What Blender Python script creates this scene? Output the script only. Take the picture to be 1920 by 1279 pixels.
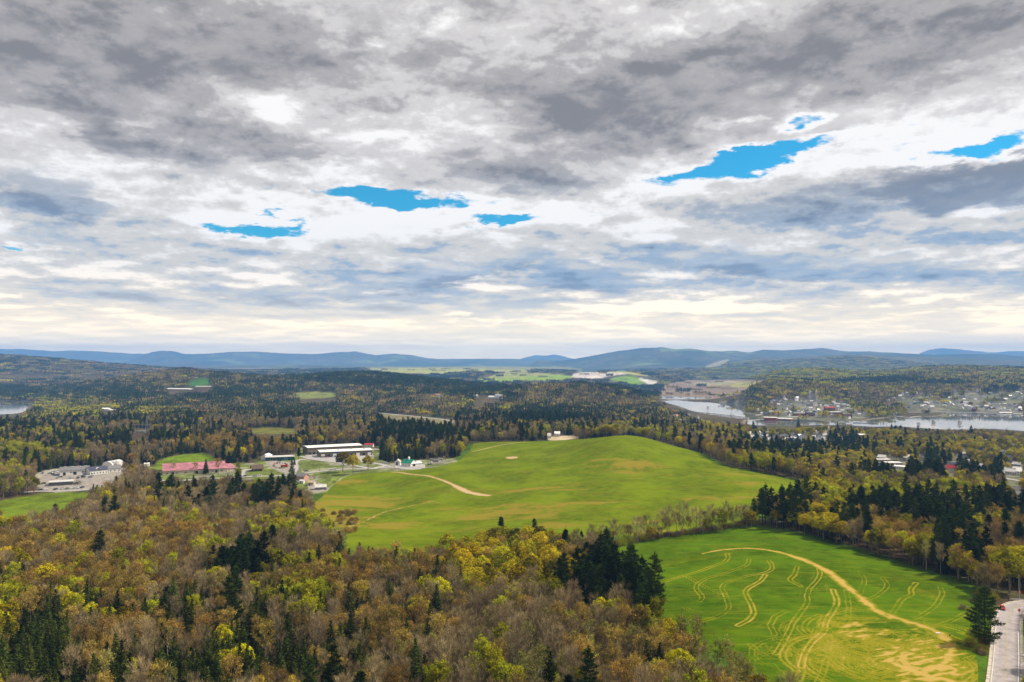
import bpy, bmesh, math, random
import numpy as np
from mathutils import Vector, Matrix

for _o in list(bpy.data.objects):
    bpy.data.objects.remove(_o)
sc = bpy.context.scene
COL = sc.collection

# ------------------------------------------------------------------ camera
CAMZ = 105.0
FPX = 1493.3            # focal length in pixels of the 1920 px wide photograph
PITCH = math.atan(42.5 / FPX)
cam_data = bpy.data.cameras.new('camera')
cam_data.lens = 28.0
cam_data.sensor_width = 36.0
cam_data.clip_start = 1.0
cam_data.clip_end = 120000.0
cam = bpy.data.objects.new('camera', cam_data)
cam.location = (0, 0, CAMZ)
cam.rotation_euler = (math.radians(90) + PITCH, 0, 0)
COL.objects.link(cam)
sc.camera = cam

# ------------------------------------------------------------------ colour management
sc.view_settings.view_transform = 'Standard'
sc.view_settings.look = 'None'
sc.view_settings.exposure = 0.40
sc.view_settings.gamma = 1.0
sc.view_settings.use_curve_mapping = False
sc.render.engine = 'CYCLES'
cy = sc.cycles
cy.max_bounces = 4
cy.diffuse_bounces = 2
cy.glossy_bounces = 2
cy.transmission_bounces = 2
cy.volume_bounces = 1
cy.transparent_max_bounces = 4
cy.caustics_reflective = False
cy.caustics_refractive = False
cy.use_denoising = True
try:
    cy.denoiser = 'OPENIMAGEDENOISE'
    cy.denoising_prefilter = 'ACCURATE'
except Exception:
    pass

# ------------------------------------------------------------------ light
SUN_EL = math.radians(48)
SUN_AZ = math.radians(78)      # clockwise from straight ahead (+Y), towards the right
sd = bpy.data.lights.new('sun', 'SUN')
sd.energy = 4.9
sd.angle = math.radians(3.0)
sd.color = (1.0, 0.91, 0.76)
sun = bpy.data.objects.new('sun', sd)
COL.objects.link(sun)
_sdir = Vector((math.sin(SUN_AZ) * math.cos(SUN_EL), math.cos(SUN_AZ) * math.cos(SUN_EL), math.sin(SUN_EL)))
sun.rotation_euler = _sdir.to_track_quat('Z', 'Y').to_euler()
sun.location = (0, 0, 400)


# ------------------------------------------------------------------ node expression helper
class S:
    """A float socket with arithmetic that builds Math nodes."""
    nt = None

    def __init__(s, v):
        s.v = v

    @staticmethod
    def op(name, *a, clamp=False):
        n = S.nt.nodes.new('ShaderNodeMath')
        n.operation = name
        n.use_clamp = clamp
        for i, x in enumerate(a):
            if isinstance(x, S):
                x = x.v
            if isinstance(x, (int, float)):
                n.inputs[i].default_value = float(x)
            else:
                S.nt.links.new(x, n.inputs[i])
        return S(n.outputs[0])

    def __add__(s, o): return S.op('ADD', s, o)
    def __radd__(s, o): return S.op('ADD', o, s)
    def __sub__(s, o): return S.op('SUBTRACT', s, o)
    def __rsub__(s, o): return S.op('SUBTRACT', o, s)
    def __mul__(s, o): return S.op('MULTIPLY', s, o)
    def __rmul__(s, o): return S.op('MULTIPLY', o, s)
    def __truediv__(s, o): return S.op('DIVIDE', s, o)
    def __rtruediv__(s, o): return S.op('DIVIDE', o, s)


def smooth(x, a, b):
    n = S.nt.nodes.new('ShaderNodeMapRange')
    n.interpolation_type = 'SMOOTHSTEP'
    n.inputs['From Min'].default_value = a
    n.inputs['From Max'].default_value = b
    S.nt.links.new(x.v, n.inputs['Value'])
    return S(n.outputs['Result'])


def vec3(x, y, z):
    n = S.nt.nodes.new('ShaderNodeCombineXYZ')
    for i, q in enumerate((x, y, z)):
        if isinstance(q, S):
            S.nt.links.new(q.v, n.inputs[i])
        else:
            n.inputs[i].default_value = q
    return n.outputs[0]


def noise(v, scale, detail=5, rough=0.5, lac=2.0, dist=0.0):
    n = S.nt.nodes.new('ShaderNodeTexNoise')
    n.inputs['Scale'].default_value = scale
    n.inputs['Detail'].default_value = detail
    n.inputs['Roughness'].default_value = rough
    n.inputs['Lacunarity'].default_value = lac
    n.inputs['Distortion'].default_value = dist
    if v is not None:
        S.nt.links.new(v, n.inputs['Vector'])
    return S(n.outputs['Fac'])


def mixc(f, a, b, mode='MIX'):
    n = S.nt.nodes.new('ShaderNodeMix')
    n.data_type = 'RGBA'
    n.blend_type = mode
    n.clamp_factor = True
    def put(x, sock):
        if isinstance(x, S): x = x.v
        if isinstance(x, (int, float)): sock.default_value = x if sock.type == 'VALUE' else (x, x, x, 1)
        elif isinstance(x, (tuple, list)): sock.default_value = (*x[:3], 1)
        else: S.nt.links.new(x, sock)
    put(f, n.inputs[0]); put(a, n.inputs[6]); put(b, n.inputs[7])
    return n.outputs[2]


# ------------------------------------------------------------------ world: Nishita sky behind a layer of broken cloud
world = bpy.data.worlds.new('World')
sc.world = world
world.use_nodes = True
wn = world.node_tree
wn.nodes.clear()
S.nt = wn
W_out = wn.nodes.new('ShaderNodeOutputWorld')
sky = wn.nodes.new('ShaderNodeTexSky')
sky.sky_type = 'NISHITA'
sky.sun_disc = False
sky.sun_elevation = SUN_EL
sky.sun_rotation = SUN_AZ
sky.air_density = 1.0
sky.dust_density = 0.3
sky.ozone_density = 3.0
bg_sky = wn.nodes.new('ShaderNodeBackground')
bg_sky.inputs['Strength'].default_value = 0.12
wn.links.new(mixc(1.0, sky.outputs[0], (0.10, 0.74, 0.86), 'MULTIPLY'), bg_sky.inputs['Color'])
tc = wn.nodes.new('ShaderNodeTexCoord')
sx = wn.nodes.new('ShaderNodeSeparateXYZ')
wn.links.new(tc.outputs['Generated'], sx.inputs[0])
X, Y, Z = (S(sx.outputs[i]) for i in range(3))
Zc = S.op('MAXIMUM', Z, 0.0)
den = Zc * 0.95 + 0.085
AZ = S.op('ARCTAN2', X, Y)
EL = S.op('ARCSINE', Z)
PX, PY = X / den, Y / den


def dir_px(u, v):
    xx, yy = (u - 960) / FPX, (639.5 - v) / FPX
    c, s_ = math.cos(PITCH), math.sin(PITCH)
    return np.array([xx, c - s_ * yy, s_ + c * yy])


def azel(u, v):
    d = dir_px(u, v)
    return math.atan2(d[0], d[1]), math.atan2(d[2], math.hypot(d[0], d[1]))


# warped coordinates so that the placed gaps and banks get cloud-like outlines
wv = vec3(PX, PY, 0.0)
w1 = noise(vec3(AZ * 9.0, EL * 26.0, 3.0), 1.0, 5, 0.6) - 0.5
w2 = noise(vec3(AZ * 9.0, EL * 26.0, 9.0), 1.0, 5, 0.6) - 0.5
AZw, ELw = AZ + w1 * 0.20, EL + w2 * 0.06


def blob(u, v, ru, rv, amp, rot=0.0):
    a0, e0 = azel(u, v)
    da, de = AZw - a0, ELw - e0
    c, s_ = math.cos(rot), math.sin(rot)
    p, q = da * c + de * s_, de * c - da * s_
    p, q = p * (FPX / ru), q * (FPX / rv)
    return S.op('EXPONENT', (p * p + q * q) * -1.0) * amp


GAPS = [(1370, 318, 105, 24, 1.2, .14), (1470, 290, 150, 13, 1.25, .14), (745, 376, 165, 16, 1.25, -.03), (990, 415, 110, 12, 1.1, 0),
        (460, 428, 120, 15, 1.35, -.02), (508, 402, 22, 16, .7, .6), (1840, 274, 130, 17, 1.25, 0), (1486, 228, 36, 18, 1.0, .2),
        (1380, 232, 25, 8, .4, 0), (0, 455, 30, 6, .6, 0), (1710, 538, 90, 12, .45, 0), (1330, 580, 120, 10, .4, 0)]
DARK = [(150, 90, 380, 110, .55, 0), (620, 100, 420, 60, .40, -.06), (1380, 130, 330, 75, .62, .06), (1650, 60, 260, 50, .3, 0),
        (250, 268, 150, 24, 1.0, -.22), (510, 275, 120, 24, .9, -.12), (1110, 235, 170, 55, .75, .1), (1060, 345, 150, 26, .4, .05),
        (1640, 385, 300, 42, .75, .03), (1250, 480, 260, 18, .38, -.02), (1450, 505, 260, 18, .38, -.03), (930, 525, 240, 20, .38, 0),
        (140, 400, 220, 22, .35, -.1), (430, 555, 300, 13, .3, 0), (1750, 150, 200, 45, .35, 0), (1290, 270, 120, 30, .2, 0),
        (60, 150, 200, 60, .2, 0), (1120, 455, 60, 20, .3, 0), (700, 590, 330, 10, .25, 0), (1650, 470, 300, 14, .2, 0), (1500, 560, 300, 10, .2, 0)]
LIGHT = [(480, 195, 210, 34, .42, .05), (1560, 225, 300, 34, .5, .06), (900, 270, 150, 40, .42, 0), (720, 430, 180, 30, .35, 0),
         (1140, 400, 130, 34, .4, 0), (1310, 60, 26, 40, .35, .5), (1500, 450, 320, 14, .3, .08), (250, 470, 300, 24, .3, 0),
         (1240, 90, 90, 26, .3, .1), (650, 55, 110, 26, .3, 0), (80, 220, 120, 22, .35, -.1), (1600, 290, 330, 26, .5, 0),
         (1640, 80, 28, 50, .3, 0), (300, 600, 400, 14, .2, 0), (700, 330, 220, 20, .3, 0)]
gap = dark = light = None
for L_, nm in ((GAPS, 'g'), (DARK, 'd'), (LIGHT, 'l')):
    acc = None
    for b in L_:
        t_ = blob(b[0], b[1], b[2], b[3], b[4], b[5])
        acc = t_ if acc is None else acc + t_
    if nm == 'g': gap = acc
    elif nm == 'd': dark = acc
    else: light = acc

lowf = smooth(EL, math.radians(15), math.radians(6.5))      # 1 towards the horizon
horf = smooth(EL, math.radians(9), math.radians(1.5))


def voro(v, scale, detail=2.0, rough=0.5):
    n = S.nt.nodes.new('ShaderNodeTexVoronoi')
    n.voronoi_dimensions = '3D'
    n.feature = 'F1'
    n.normalize = True
    n.inputs['Scale'].default_value = scale
    n.inputs['Detail'].default_value = detail
    n.inputs['Roughness'].default_value = rough
    n.inputs['Lacunarity'].default_value = 2.3
    S.nt.links.new(v, n.inputs['Vector'])
    return S(n.outputs['Distance'])


fade = smooth(EL, math.radians(1.0), math.radians(7.0))


def dens(h, zo, sc_, billow, de):
    """Cloud thickness: a far-reaching deck seen in perspective plus the upright billows of each cloud."""
    vv = vec3(PX * h, PY * h, zo)
    big = noise(vv, 0.66 * sc_, 2, 0.45)
    fine = noise(vv, 1.7 * sc_, 7, 0.56, 2.1, 0.12)
    d = big * 0.80 + fine * 0.62 - 0.71
    av = vec3(AZ, (EL + de) * 1.75, zo * 0.3 + 5.0)
    d = d + (noise(av, 7.5 * sc_, 8, 0.58, 2.1, 0.15) - 0.5) * (0.12 + fade * 0.48)
    if billow:
        d = d + (0.36 - voro(av, 15.0 * sc_, 3.0, 0.55)) * (billow * (0.25 + fade * 0.75))
    return d


def ramp(x, stops):
    c = stops[0][1]
    for (x0, _c0), (x1, c1) in zip(stops[:-1], stops[1:]):
        c = mixc(smooth(x, x0, x1), c, c1)
    return c


c_dark = mixc(lowf, (0.19, 0.185, 0.19), (0.13, 0.20, 0.31))
c_gray = mixc(lowf, (0.35, 0.33, 0.325), (0.29, 0.37, 0.47))
c_pale = mixc(lowf, (0.54, 0.515, 0.50), (0.57, 0.545, 0.50))
c_lit = mixc(horf, (0.80, 0.78, 0.76), (1.25, 1.02, 0.72))
# upper deck: bright, billowed, closed but for the gaps
d0, d1, d2 = dens(1.0, 0.0, 1.0, 0.34, 0.0), dens(0.968, 0.01, 1.0, 0.34, 0.007), dens(0.88, 0.02, 1.0, 0.34, 0.026)
relief = (d0 - d1) * 1.75 + (d0 - d2) * 1.35
shade = relief * 1.0 - d0 * 0.75 + (light - dark) * 0.52 + gap * 0.45 + 0.68 + lowf * 0.06
colA = ramp(shade, [(0.10, c_dark), (0.42, c_gray), (0.66, c_pale), (0.98, c_lit)])
dA = d0 - gap * 0.42 + (dark - light * 0.3) * 0.10
wisp = noise(vec3(PX, PY, 7.0), 5.0, 6, 0.65, 2.1, 0.4)
alA = smooth(dA + (wisp - 0.5) * 0.22, -0.36, -0.22)
# lower scud: ragged darker shreds passing in front
e0, e1 = dens(1.17, 4.0, 1.2, 0.0, 0.0), dens(1.10, 4.02, 1.2, 0.0, 0.016)
shB = (e0 - e1) * 2.2 - e0 * 0.7 + (light - dark) * 0.4 + 0.40
colB = ramp(shB, [(0.05, c_dark), (0.35, c_gray), (0.75, c_pale), (1.1, c_lit)])
alB = smooth(e0 + dark * 0.20 - light * 0.12 - gap * 0.6, 0.03, 0.16) * 0.85
Cacc = mixc(alB, mixc(alA, (0, 0, 0), colA), colB)
T = (1.0 - alA) * (1.0 - alB)
# low haze veil towards the horizon joins the far cloud rows
veil = smooth(EL, math.radians(7.5), math.radians(0.3))
alpha = 1.0 - T
ccol = Cacc
bg_c = wn.nodes.new('ShaderNodeBackground')
wn.links.new(ccol, bg_c.inputs['Color'])
bg_c.inputs['Strength'].default_value = 1.0
tr = wn.nodes.new('ShaderNodeMixShader')
bk = wn.nodes.new('ShaderNodeBackground')
bk.inputs['Color'].default_value = (0, 0, 0, 1)
wn.links.new(T.v, tr.inputs[0])
wn.links.new(bk.outputs[0], tr.inputs[1])
wn.links.new(bg_sky.outputs[0], tr.inputs[2])
add = wn.nodes.new('ShaderNodeAddShader')
wn.links.new(tr.outputs[0], add.inputs[0])
wn.links.new(bg_c.outputs[0], add.inputs[1])
vmix = wn.nodes.new('ShaderNodeMixShader')
bv = wn.nodes.new('ShaderNodeBackground')
bv.inputs['Color'].default_value = (2.35, 1.72, 0.80, 1)
wn.links.new((veil * veil * 0.72).v, vmix.inputs[0])
wn.links.new(add.outputs[0], vmix.inputs[1])
wn.links.new(bv.outputs[0], vmix.inputs[2])
# below the horizon the world is plain dark land colour
lm = wn.nodes.new('ShaderNodeMixShader')
bl = wn.nodes.new('ShaderNodeBackground')
bl.inputs['Color'].default_value = (0.07, 0.08, 0.05, 1)
wn.links.new(smooth(Z, -0.02, -0.06).v, lm.inputs[0])
wn.links.new(vmix.outputs[0], lm.inputs[1])
wn.links.new(bl.outputs[0], lm.inputs[2])
wn.links.new(lm.outputs[0], W_out.inputs[0])
world.cycles.sampling_method = 'MANUAL'
world.cycles.sample_map_resolution = 512

# ================================================================== terrain
rng = np.random.default_rng(7)
LAKE = -45.0


def pz(u, v, z):
    """World x, y where the line of sight through photo pixel (u, v) meets height z."""
    d = dir_px(u, v)
    t = (z - CAMZ) / d[2]
    return d[0] * t, d[1] * t


def uy(u, yy):
    d = dir_px(u, 700)
    return d[0] / d[1] * yy, yy


def to_px(x, y, z):
    c, s_ = math.cos(PITCH), math.sin(PITCH)
    z = z - CAMZ
    f = y * c + z * s_
    up = -y * s_ + z * c
    f = np.maximum(f, 1e-3)
    return 960 + x / f * FPX, 639.5 - up / f * FPX


_CP = [  # (u, v, z): ground seen at that pixel stands at that height
    (0, 1279, -4), (400, 1279, -3), (800, 1279, -1), (1200, 1279, 0), (1600, 1279, 0), (1900, 1279, 0),
    (0, 1130, -6), (400, 1130, -5), (800, 1130, -2), (1200, 1130, 0), (1600, 1130, 1), (1900, 1130, 0),
    (0, 1020, -9), (300, 1020, -8), (620, 1020, -8), (850, 1040, -6), (1050, 1040, -3), (1250, 1010, 0), (1420, 990, 2), (1600, 1025, 1),
    (1780, 1000, -3), (1920, 1000, -6), (100, 940, -12), (400, 940, -11), (600, 930, -10), (740, 925, -9.5), (900, 930, -6.5), (1100, 945, -2),
    (1300, 955, 1), (1500, 920, 0), (1600, 935, -6), (1750, 920, -12), (1900, 920, -18), (130, 905, -12.5), (360, 885, -12.5), (600, 885, -11),
    (700, 885, -7), (790, 893, -3), (860, 910, -3.5), (640, 860, -12), (770, 872, -9), (860, 862, -5), (940, 850, -1.5), (900, 900, -2),
    (1000, 895, 1), (1000, 862, 1.5), (1080, 845, 9), (1150, 875, 6), (1130, 832, 18), (1180, 816, 22.5), (1230, 828, 17), (1290, 848, 9), (1350, 870, 4),
    (1240, 880, 5), (1000, 832, 1), (900, 832, -5), (1450, 895, 1), (1400, 920, 2),
    (80, 850, -14), (250, 845, -14), (500, 830, -14), (700, 815, -14), (850, 810, -12), (260, 805, -16), (500, 800, -17), (600, 790, -18),
    (60, 800, -22), (0, 777, -42), (120, 770, -38), (250, 770, -25), (400, 760, -18), (620, 742, -8), (780, 782, -22), (900, 780, -22),
    (1040, 785, -20), (1150, 780, -26), (1250, 790, -34),
]
_XY = [(*pz(u, v, z), z) for u, v, z in _CP]
for u, yy, z in [  # (u, distance, z) for ground that nearer ground or trees hide
    (1180, 1130, -2), (1080, 1180, -6), (1300, 1060, -14), (1400, 1000, -16), (1500, 880, -14), (1600, 760, -12), (980, 1230, -10),
    (1650, 1140, -36), (1800, 1080, -38), (1920, 1000, -36), (1450, 1440, -38), (1350, 1500, -34), (1600, 1500, -41), (1850, 1450, -42), (1700, 1800, -43),
    (1500, 1900, -43.5), (1900, 1760, -43.5), (1400, 2200, -43.5), (1300, 2400, -44), (1280, 2900, -44),
    (0, 3300, -43), (60, 3700, -30), (150, 3300, -30), (0, 5000, 20), (150, 5000, 0),
    (0, 6600, 160), (80, 6600, 135), (180, 6500, 95), (280, 6400, 55), (350, 6300, 20),
    (250, 4100, 35), (345, 3900, 68), (430, 4000, 40), (500, 4100, 25), (345, 3000, 0), (345, 4600, 10), (250, 3000, -10),
    (580, 3800, 34), (650, 3600, 52), (730, 3600, 44), (800, 3600, 26), (650, 4500, 0), (650, 2900, 8), (860, 3500, 10),
    (900, 2900, 0), (980, 2900, 16), (1060, 2900, 22), (1130, 2850, 15), (1180, 2800, 0), (1215, 2800, -28), (1000, 3700, -20), (1120, 3600, -38), (1000, 2300, -14), (1150, 2300, -26),
    (1450, 2400, -42), (1560, 2400, -42), (1500, 2850, -15), (1450, 3050, 36), (1480, 3100, 34), (1410, 2850, -20), (1385, 2850, -43), (1560, 3100, 15), (1450, 3600, -25), (1600, 2700, -40),
    (1650, 2700, -38), (1800, 2500, -40), (1920, 2450, -42), (1700, 3100, 0), (1800, 3200, 8), (1900, 3200, 12), (1650, 3500, 12), (1750, 3800, 42), (1850, 3900, 40), (1920, 4200, 60),
    (1300, 3300, -44), (1350, 4600, -43.5), (1300, 6200, -43), (1400, 5600, -40), (1230, 4500, -43),
    (1400, 5000, 5), (1480, 5000, 62), (1560, 5000, 64), (1640, 5000, 35), (1500, 6000, 10), (1700, 5200, 60), (1800, 5400, 78), (1900, 5400, 66), (1750, 6600, 30),
    (1080, 6500, 22), (1150, 6600, 40), (1220, 6400, 10), (1150, 5400, -25), (1150, 7600, -10), (1000, 5200, -35), (850, 5200, -20), (700, 5500, -10), (500, 5500, 0),
    (500, 7500, 15), (700, 7500, 22), (900, 7500, 18), (1050, 8200, 20), (1300, 9000, -20), (1600, 9000, 30), (1900, 9000, 60), (200, 9000, 50), (0, 9500, 120),
    (0, 14000, 60), (500, 14000, 50), (960, 14000, 52), (1400, 14000, 60), (1920, 14000, 80), (0, 30000, 80), (960, 30000, 70), (1920, 30000, 90), (0, 60000, 60), (960, 60000, 60), (1920, 60000, 60),
    (-900, 500, -8), (-900, 1500, -14), (-900, 4000, 20), (-900, 12000, 60), (2800, 500, -4), (2800, 1300, -40), (2800, 2500, -42), (2800, 5000, 50), (2800, 12000, 70),
    (-900, 180, -3), (0, 120, -2), (960, 120, -1), (1920, 120, 0), (2800, 180, 0), (960, 40, -1), (-900, 60000, 60), (2800, 60000, 60),
]:
    _XY.append((*uy(u, yy), z))
_XY = np.array(_XY)


def _feat(x, y):
    y = np.maximum(y, 30.0)
    return x / y * 2.2, np.log(y)


def _kern(r2):
    return np.where(r2 > 0, r2 * np.log(np.maximum(r2, 1e-12)) * 0.5, 0.0)


_fu, _fv = _feat(_XY[:, 0], _XY[:, 1])
_n = len(_fu)
_K = _kern((_fu[:, None] - _fu) ** 2 + (_fv[:, None] - _fv) ** 2) + np.eye(_n) * 2e-4
_P = np.stack([np.ones(_n), _fu, _fv], 1)
_A = np.block([[_K, _P], [_P.T, np.zeros((3, 3))]])
_sol = np.linalg.solve(_A, np.concatenate([_XY[:, 2], np.zeros(3)]))


def _tps(x, y):
    a, b = _feat(x, y)
    a = np.clip(a, -2.0, 2.0)
    out = np.empty_like(a)
    for i in range(0, len(a), 20000):
        s_ = slice(i, i + 20000)
        k = _kern((a[s_, None] - _fu) ** 2 + (b[s_, None] - _fv) ** 2)
        out[s_] = k @ _sol[:_n] + _sol[_n] + _sol[_n + 1] * a[s_] + _sol[_n + 2] * b[s_]
    return out


# ---- value noise
_tab = rng.random((256, 256))


def vnoise(x, y):
    xi, yi = np.floor(x).astype(np.int64), np.floor(y).astype(np.int64)
    fx, fy = x - xi, y - yi
    fx, fy = fx * fx * (3 - 2 * fx), fy * fy * (3 - 2 * fy)
    g = lambda i, j: _tab[(i) & 255, (j) & 255]
    return (g(xi, yi) * (1 - fx) + g(xi + 1, yi) * fx) * (1 - fy) + (g(xi, yi + 1) * (1 - fx) + g(xi + 1, yi + 1) * fx) * fy


def fbm(x, y, o=4):
    a, s_, t = 0.5, 0.0, 0.0
    for k in range(o):
        s_ = s_ + a * vnoise(x * 2 ** k + 17.3 * k, y * 2 ** k + 5.1 * k)
        t += a
        a *= 0.5
    return s_ / t - 0.5


# ---- ridges: (distance, half depth, [(u, v) skyline])
RIDGES = [
    (26500, 1500, [(940, 683), (965, 676), (985, 667), (1005, 663), (1022, 665), (1038, 662), (1060, 667), (1075, 671), (1100, 683)]),
    (25200, 1500, [(1690, 683), (1725, 661), (1745, 653), (1765, 651), (1800, 654), (1830, 657), (1870, 659), (1890, 656), (1930, 655), (2050, 658), (2200, 665)]),
    (22000, 2600, [(-300, 655), (-100, 652), (0, 651), (40, 652), (100, 655), (200, 657), (250, 661), (300, 660), (360, 664), (450, 665), (560, 668), (700, 673), (800, 672), (900, 671), (1000, 672), (1060, 672), (1110, 676), (1300, 676), (1900, 675), (2200, 668)]),
    (19000, 2400, [(200, 690), (270, 664), (285, 657), (300, 655), (325, 656), (345, 661), (380, 661), (430, 658), (480, 657), (530, 660), (600, 660), (640, 657), (665, 656), (690, 661), (705, 664), (738, 660), (770, 663), (800, 669), (850, 673), (905, 671), (960, 672), (1000, 678), (1040, 686)]),
    (15000, 2600, [(960, 700), (1010, 674), (1040, 675), (1090, 669), (1130, 662), (1160, 657), (1200, 653), (1240, 651), (1270, 655), (1295, 654), (1330, 658), (1380, 657), (1405, 660), (1430, 655), (1470, 655), (1510, 652), (1540, 650), (1565, 653), (1590, 657), (1620, 657), (1660, 660), (1750, 664), (1900, 664), (2200, 668)]),
    (10500, 1900, [(1040, 712), (1150, 690), (1260, 687), (1330, 684), (1370, 674), (1420, 670), (1480, 671), (1540, 667), (1620, 664), (1700, 665), (1780, 668), (1860, 672), (1930, 677), (2100, 680)]),
    (13000, 1700, [(-300, 672), (100, 676), (250, 682), (420, 684), (560, 683), (700, 686), (850, 690)]),
    (7600, 700, [(1180, 700), (1260, 694), (1330, 692), (1400, 689), (1470, 690), (1600, 692), (1720, 700)]),
]


def terrain(x, y):
    x = np.atleast_1d(np.asarray(x, float)).ravel()
    y = np.atleast_1d(np.asarray(y, float)).ravel()
    z = _tps(x, y)
    # gentle undulation, stronger far away
    far = np.clip((y - 1500) / 4500, 0, 1)
    z = z + fbm(x / 260 + 3, y / 260, 3) * (1.5 + 14 * far) + fbm(x / 1500, y / 1500 + 9, 4) * (46 * np.clip((y - 3000) / 5000, 0, 1))
    hl = np.exp(-((x - 60) / 330) ** 2 - ((y - 760) / 210) ** 2)
    z = z + hl * (fbm(x / 95 + 8, y / 70 + 2, 2) * 9.0 + fbm(x / 30, y / 24 + 9, 2) * 1.6)
    up = 960 + x / np.maximum(y, 1) * FPX
    m = y > 4500
    if m.any():
        xm, ym, um, zm = x[m], y[m], up[m], z[m]
        for (d, w, prof) in RIDGES:
            pu, pv = zip(*prof)
            v = np.interp(um, pu, pv)
            vf = v + np.where((um < pu[0]) | (um > pu[-1]), 40, 0)
            zc = CAMZ + (682 - vf) / FPX * d
            zc = zc - d * 0.0012 + fbm(xm / (d * 0.03), ym / (d * 0.03) + d, 4) * d * 0.0022
            wob = fbm(xm / 2600 + d, np.zeros_like(xm) + d * 0.01, 3) * w * 1.5
            q = (ym - d - wob) / w
            spur = 1 + 0.9 * fbm(xm / (w * 0.55) + 40, ym / (w * 1.4) + 7, 4)
            fall = np.exp(-np.abs(q) ** 1.6 * spur * 1.1)
            zr = -60 + (zc + 60) * fall
            k = 25.0
            hh = np.clip(0.5 + 0.5 * (zr - zm) / k, 0, 1)
            zm = zm * (1 - hh) + zr * hh + k * hh * (1 - hh) * 0.5
        z[m] = zm
    s_ = np.full(x.shape, 999.0)
    for P, wz in WATERS:
        s_ = np.minimum(s_, sdist(P, x, y))
    if WATERS:
        t = np.clip(s_ / 30.0, 0, 1)
        z = np.where(s_ > 0, np.maximum(z * t + (LAKE + 0.7) * (1 - t), LAKE + 0.7), LAKE - 3.0)
    return z


def inside(P, x, y):
    r = np.zeros(x.shape, bool)
    n = len(P)
    for i in range(n):
        x0, y0 = P[i]
        x1, y1 = P[(i + 1) % n]
        c = (y0 > y) != (y1 > y)
        if y1 != y0:
            r ^= c & (x < (x1 - x0) * (y - y0) / (y1 - y0) + x0)
    return r


def sdist(P, x, y):
    """Signed distance to polygon outline: negative inside. Exact only within 80 m."""
    out = np.full(x.shape, 999.0)
    P = np.asarray(P)
    m = (x > P[:, 0].min() - 80) & (x < P[:, 0].max() + 80) & (y > P[:, 1].min() - 80) & (y < P[:, 1].max() + 80)
    if not m.any():
        return out
    xm, ym = x[m], y[m]
    d = np.full(xm.shape, 999.0 ** 2)
    for i in range(len(P)):
        ax, ay = P[i]
        bx, by = P[(i + 1) % len(P)]
        ex, ey = bx - ax, by - ay
        t = np.clip(((xm - ax) * ex + (ym - ay) * ey) / (ex * ex + ey * ey + 1e-9), 0, 1)
        d = np.minimum(d, (xm - ax - t * ex) ** 2 + (ym - ay - t * ey) ** 2)
    d = np.sqrt(d)
    out[m] = np.where(inside(P, xm, ym), -d, d)
    return out


def smooth_poly(P, it=2):
    P = np.asarray(P, float)
    for _ in range(it):
        Q = np.roll(P, -1, 0)
        P = np.stack([P * .75 + Q * .25, P * .25 + Q * .75], 1).reshape(-1, 2)
    return P


# ---- water outlines (traced on the water level)
WATERS = []
WATER_PX = [
    # big lake
    [(1585, 797), (1625, 789), (1665, 783), (1700, 781), (1740, 783), (1780, 778), (1768, 773), (1700, 772), (1690, 769), (1760, 770), (1830, 773), (1880, 775), (1925, 779), (2150, 785), (2300, 800), (2100, 818), (1925, 809), (1850, 803), (1790, 806), (1730, 803), (1680, 799), (1640, 801)],
    # channel between the lake and the river
    [(1400, 788), (1460, 786), (1500, 789), (1545, 791), (1590, 789), (1620, 790), (1590, 797), (1520, 797), (1440, 799), (1400, 797)],
    # river
    [(1222, 745), (1255, 743), (1300, 745), (1345, 744), (1330, 747), (1290, 749), (1255, 749)],
    [(1238, 752), (1270, 750), (1300, 754), (1345, 755), (1392, 757), (1395, 765), (1388, 773), (1420, 779), (1440, 785), (1400, 787), (1340, 779), (1300, 772), (1275, 762)],
    # pond at the far west
    [(-120, 756), (-20, 753), (30, 752), (68, 753), (56, 760), (44, 776), (-20, 778), (-140, 776)],
]
for poly in WATER_PX:
    P = [pz(u, v, LAKE) for u, v in poly]
    WATERS.append((smooth_poly(P, 2), LAKE))


def g(u, v, up=0.0, ymin=120.0, ymax=30000.0):
    """First ground point on the line of sight through pixel (u, v)."""
    d = dir_px(u, v)
    ys = np.geomspace(ymin, ymax, 700)
    t = ys / d[1]
    xs, zs = d[0] * t, CAMZ + d[2] * t
    zt = terrain(xs, ys)
    below = np.where(zs < zt)[0]
    if len(below) == 0:
        i = len(ys) - 1
        return np.array([xs[i], ys[i], zt[i]])
    i = max(1, below[0])
    a, b = zs[i - 1] - zt[i - 1], zs[i] - zt[i]
    f = a / (a - b + 1e-9)
    yy = ys[i - 1] + (ys[i] - ys[i - 1]) * f
    xx = d[0] * yy / d[1]
    return np.array([xx, yy, terrain([xx], [yy])[0] + up])


def gpoly(pts, it=1):
    out = []
    for p in pts:
        if p[1] < 0:           # (u, -distance)
            out.append(uy(p[0], -p[1]))
        else:
            out.append(g(*p)[:2])
    return smooth_poly(out, it) if it else np.array(out)


def zt(x, y):
    return float(terrain([x], [y])[0])


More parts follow.
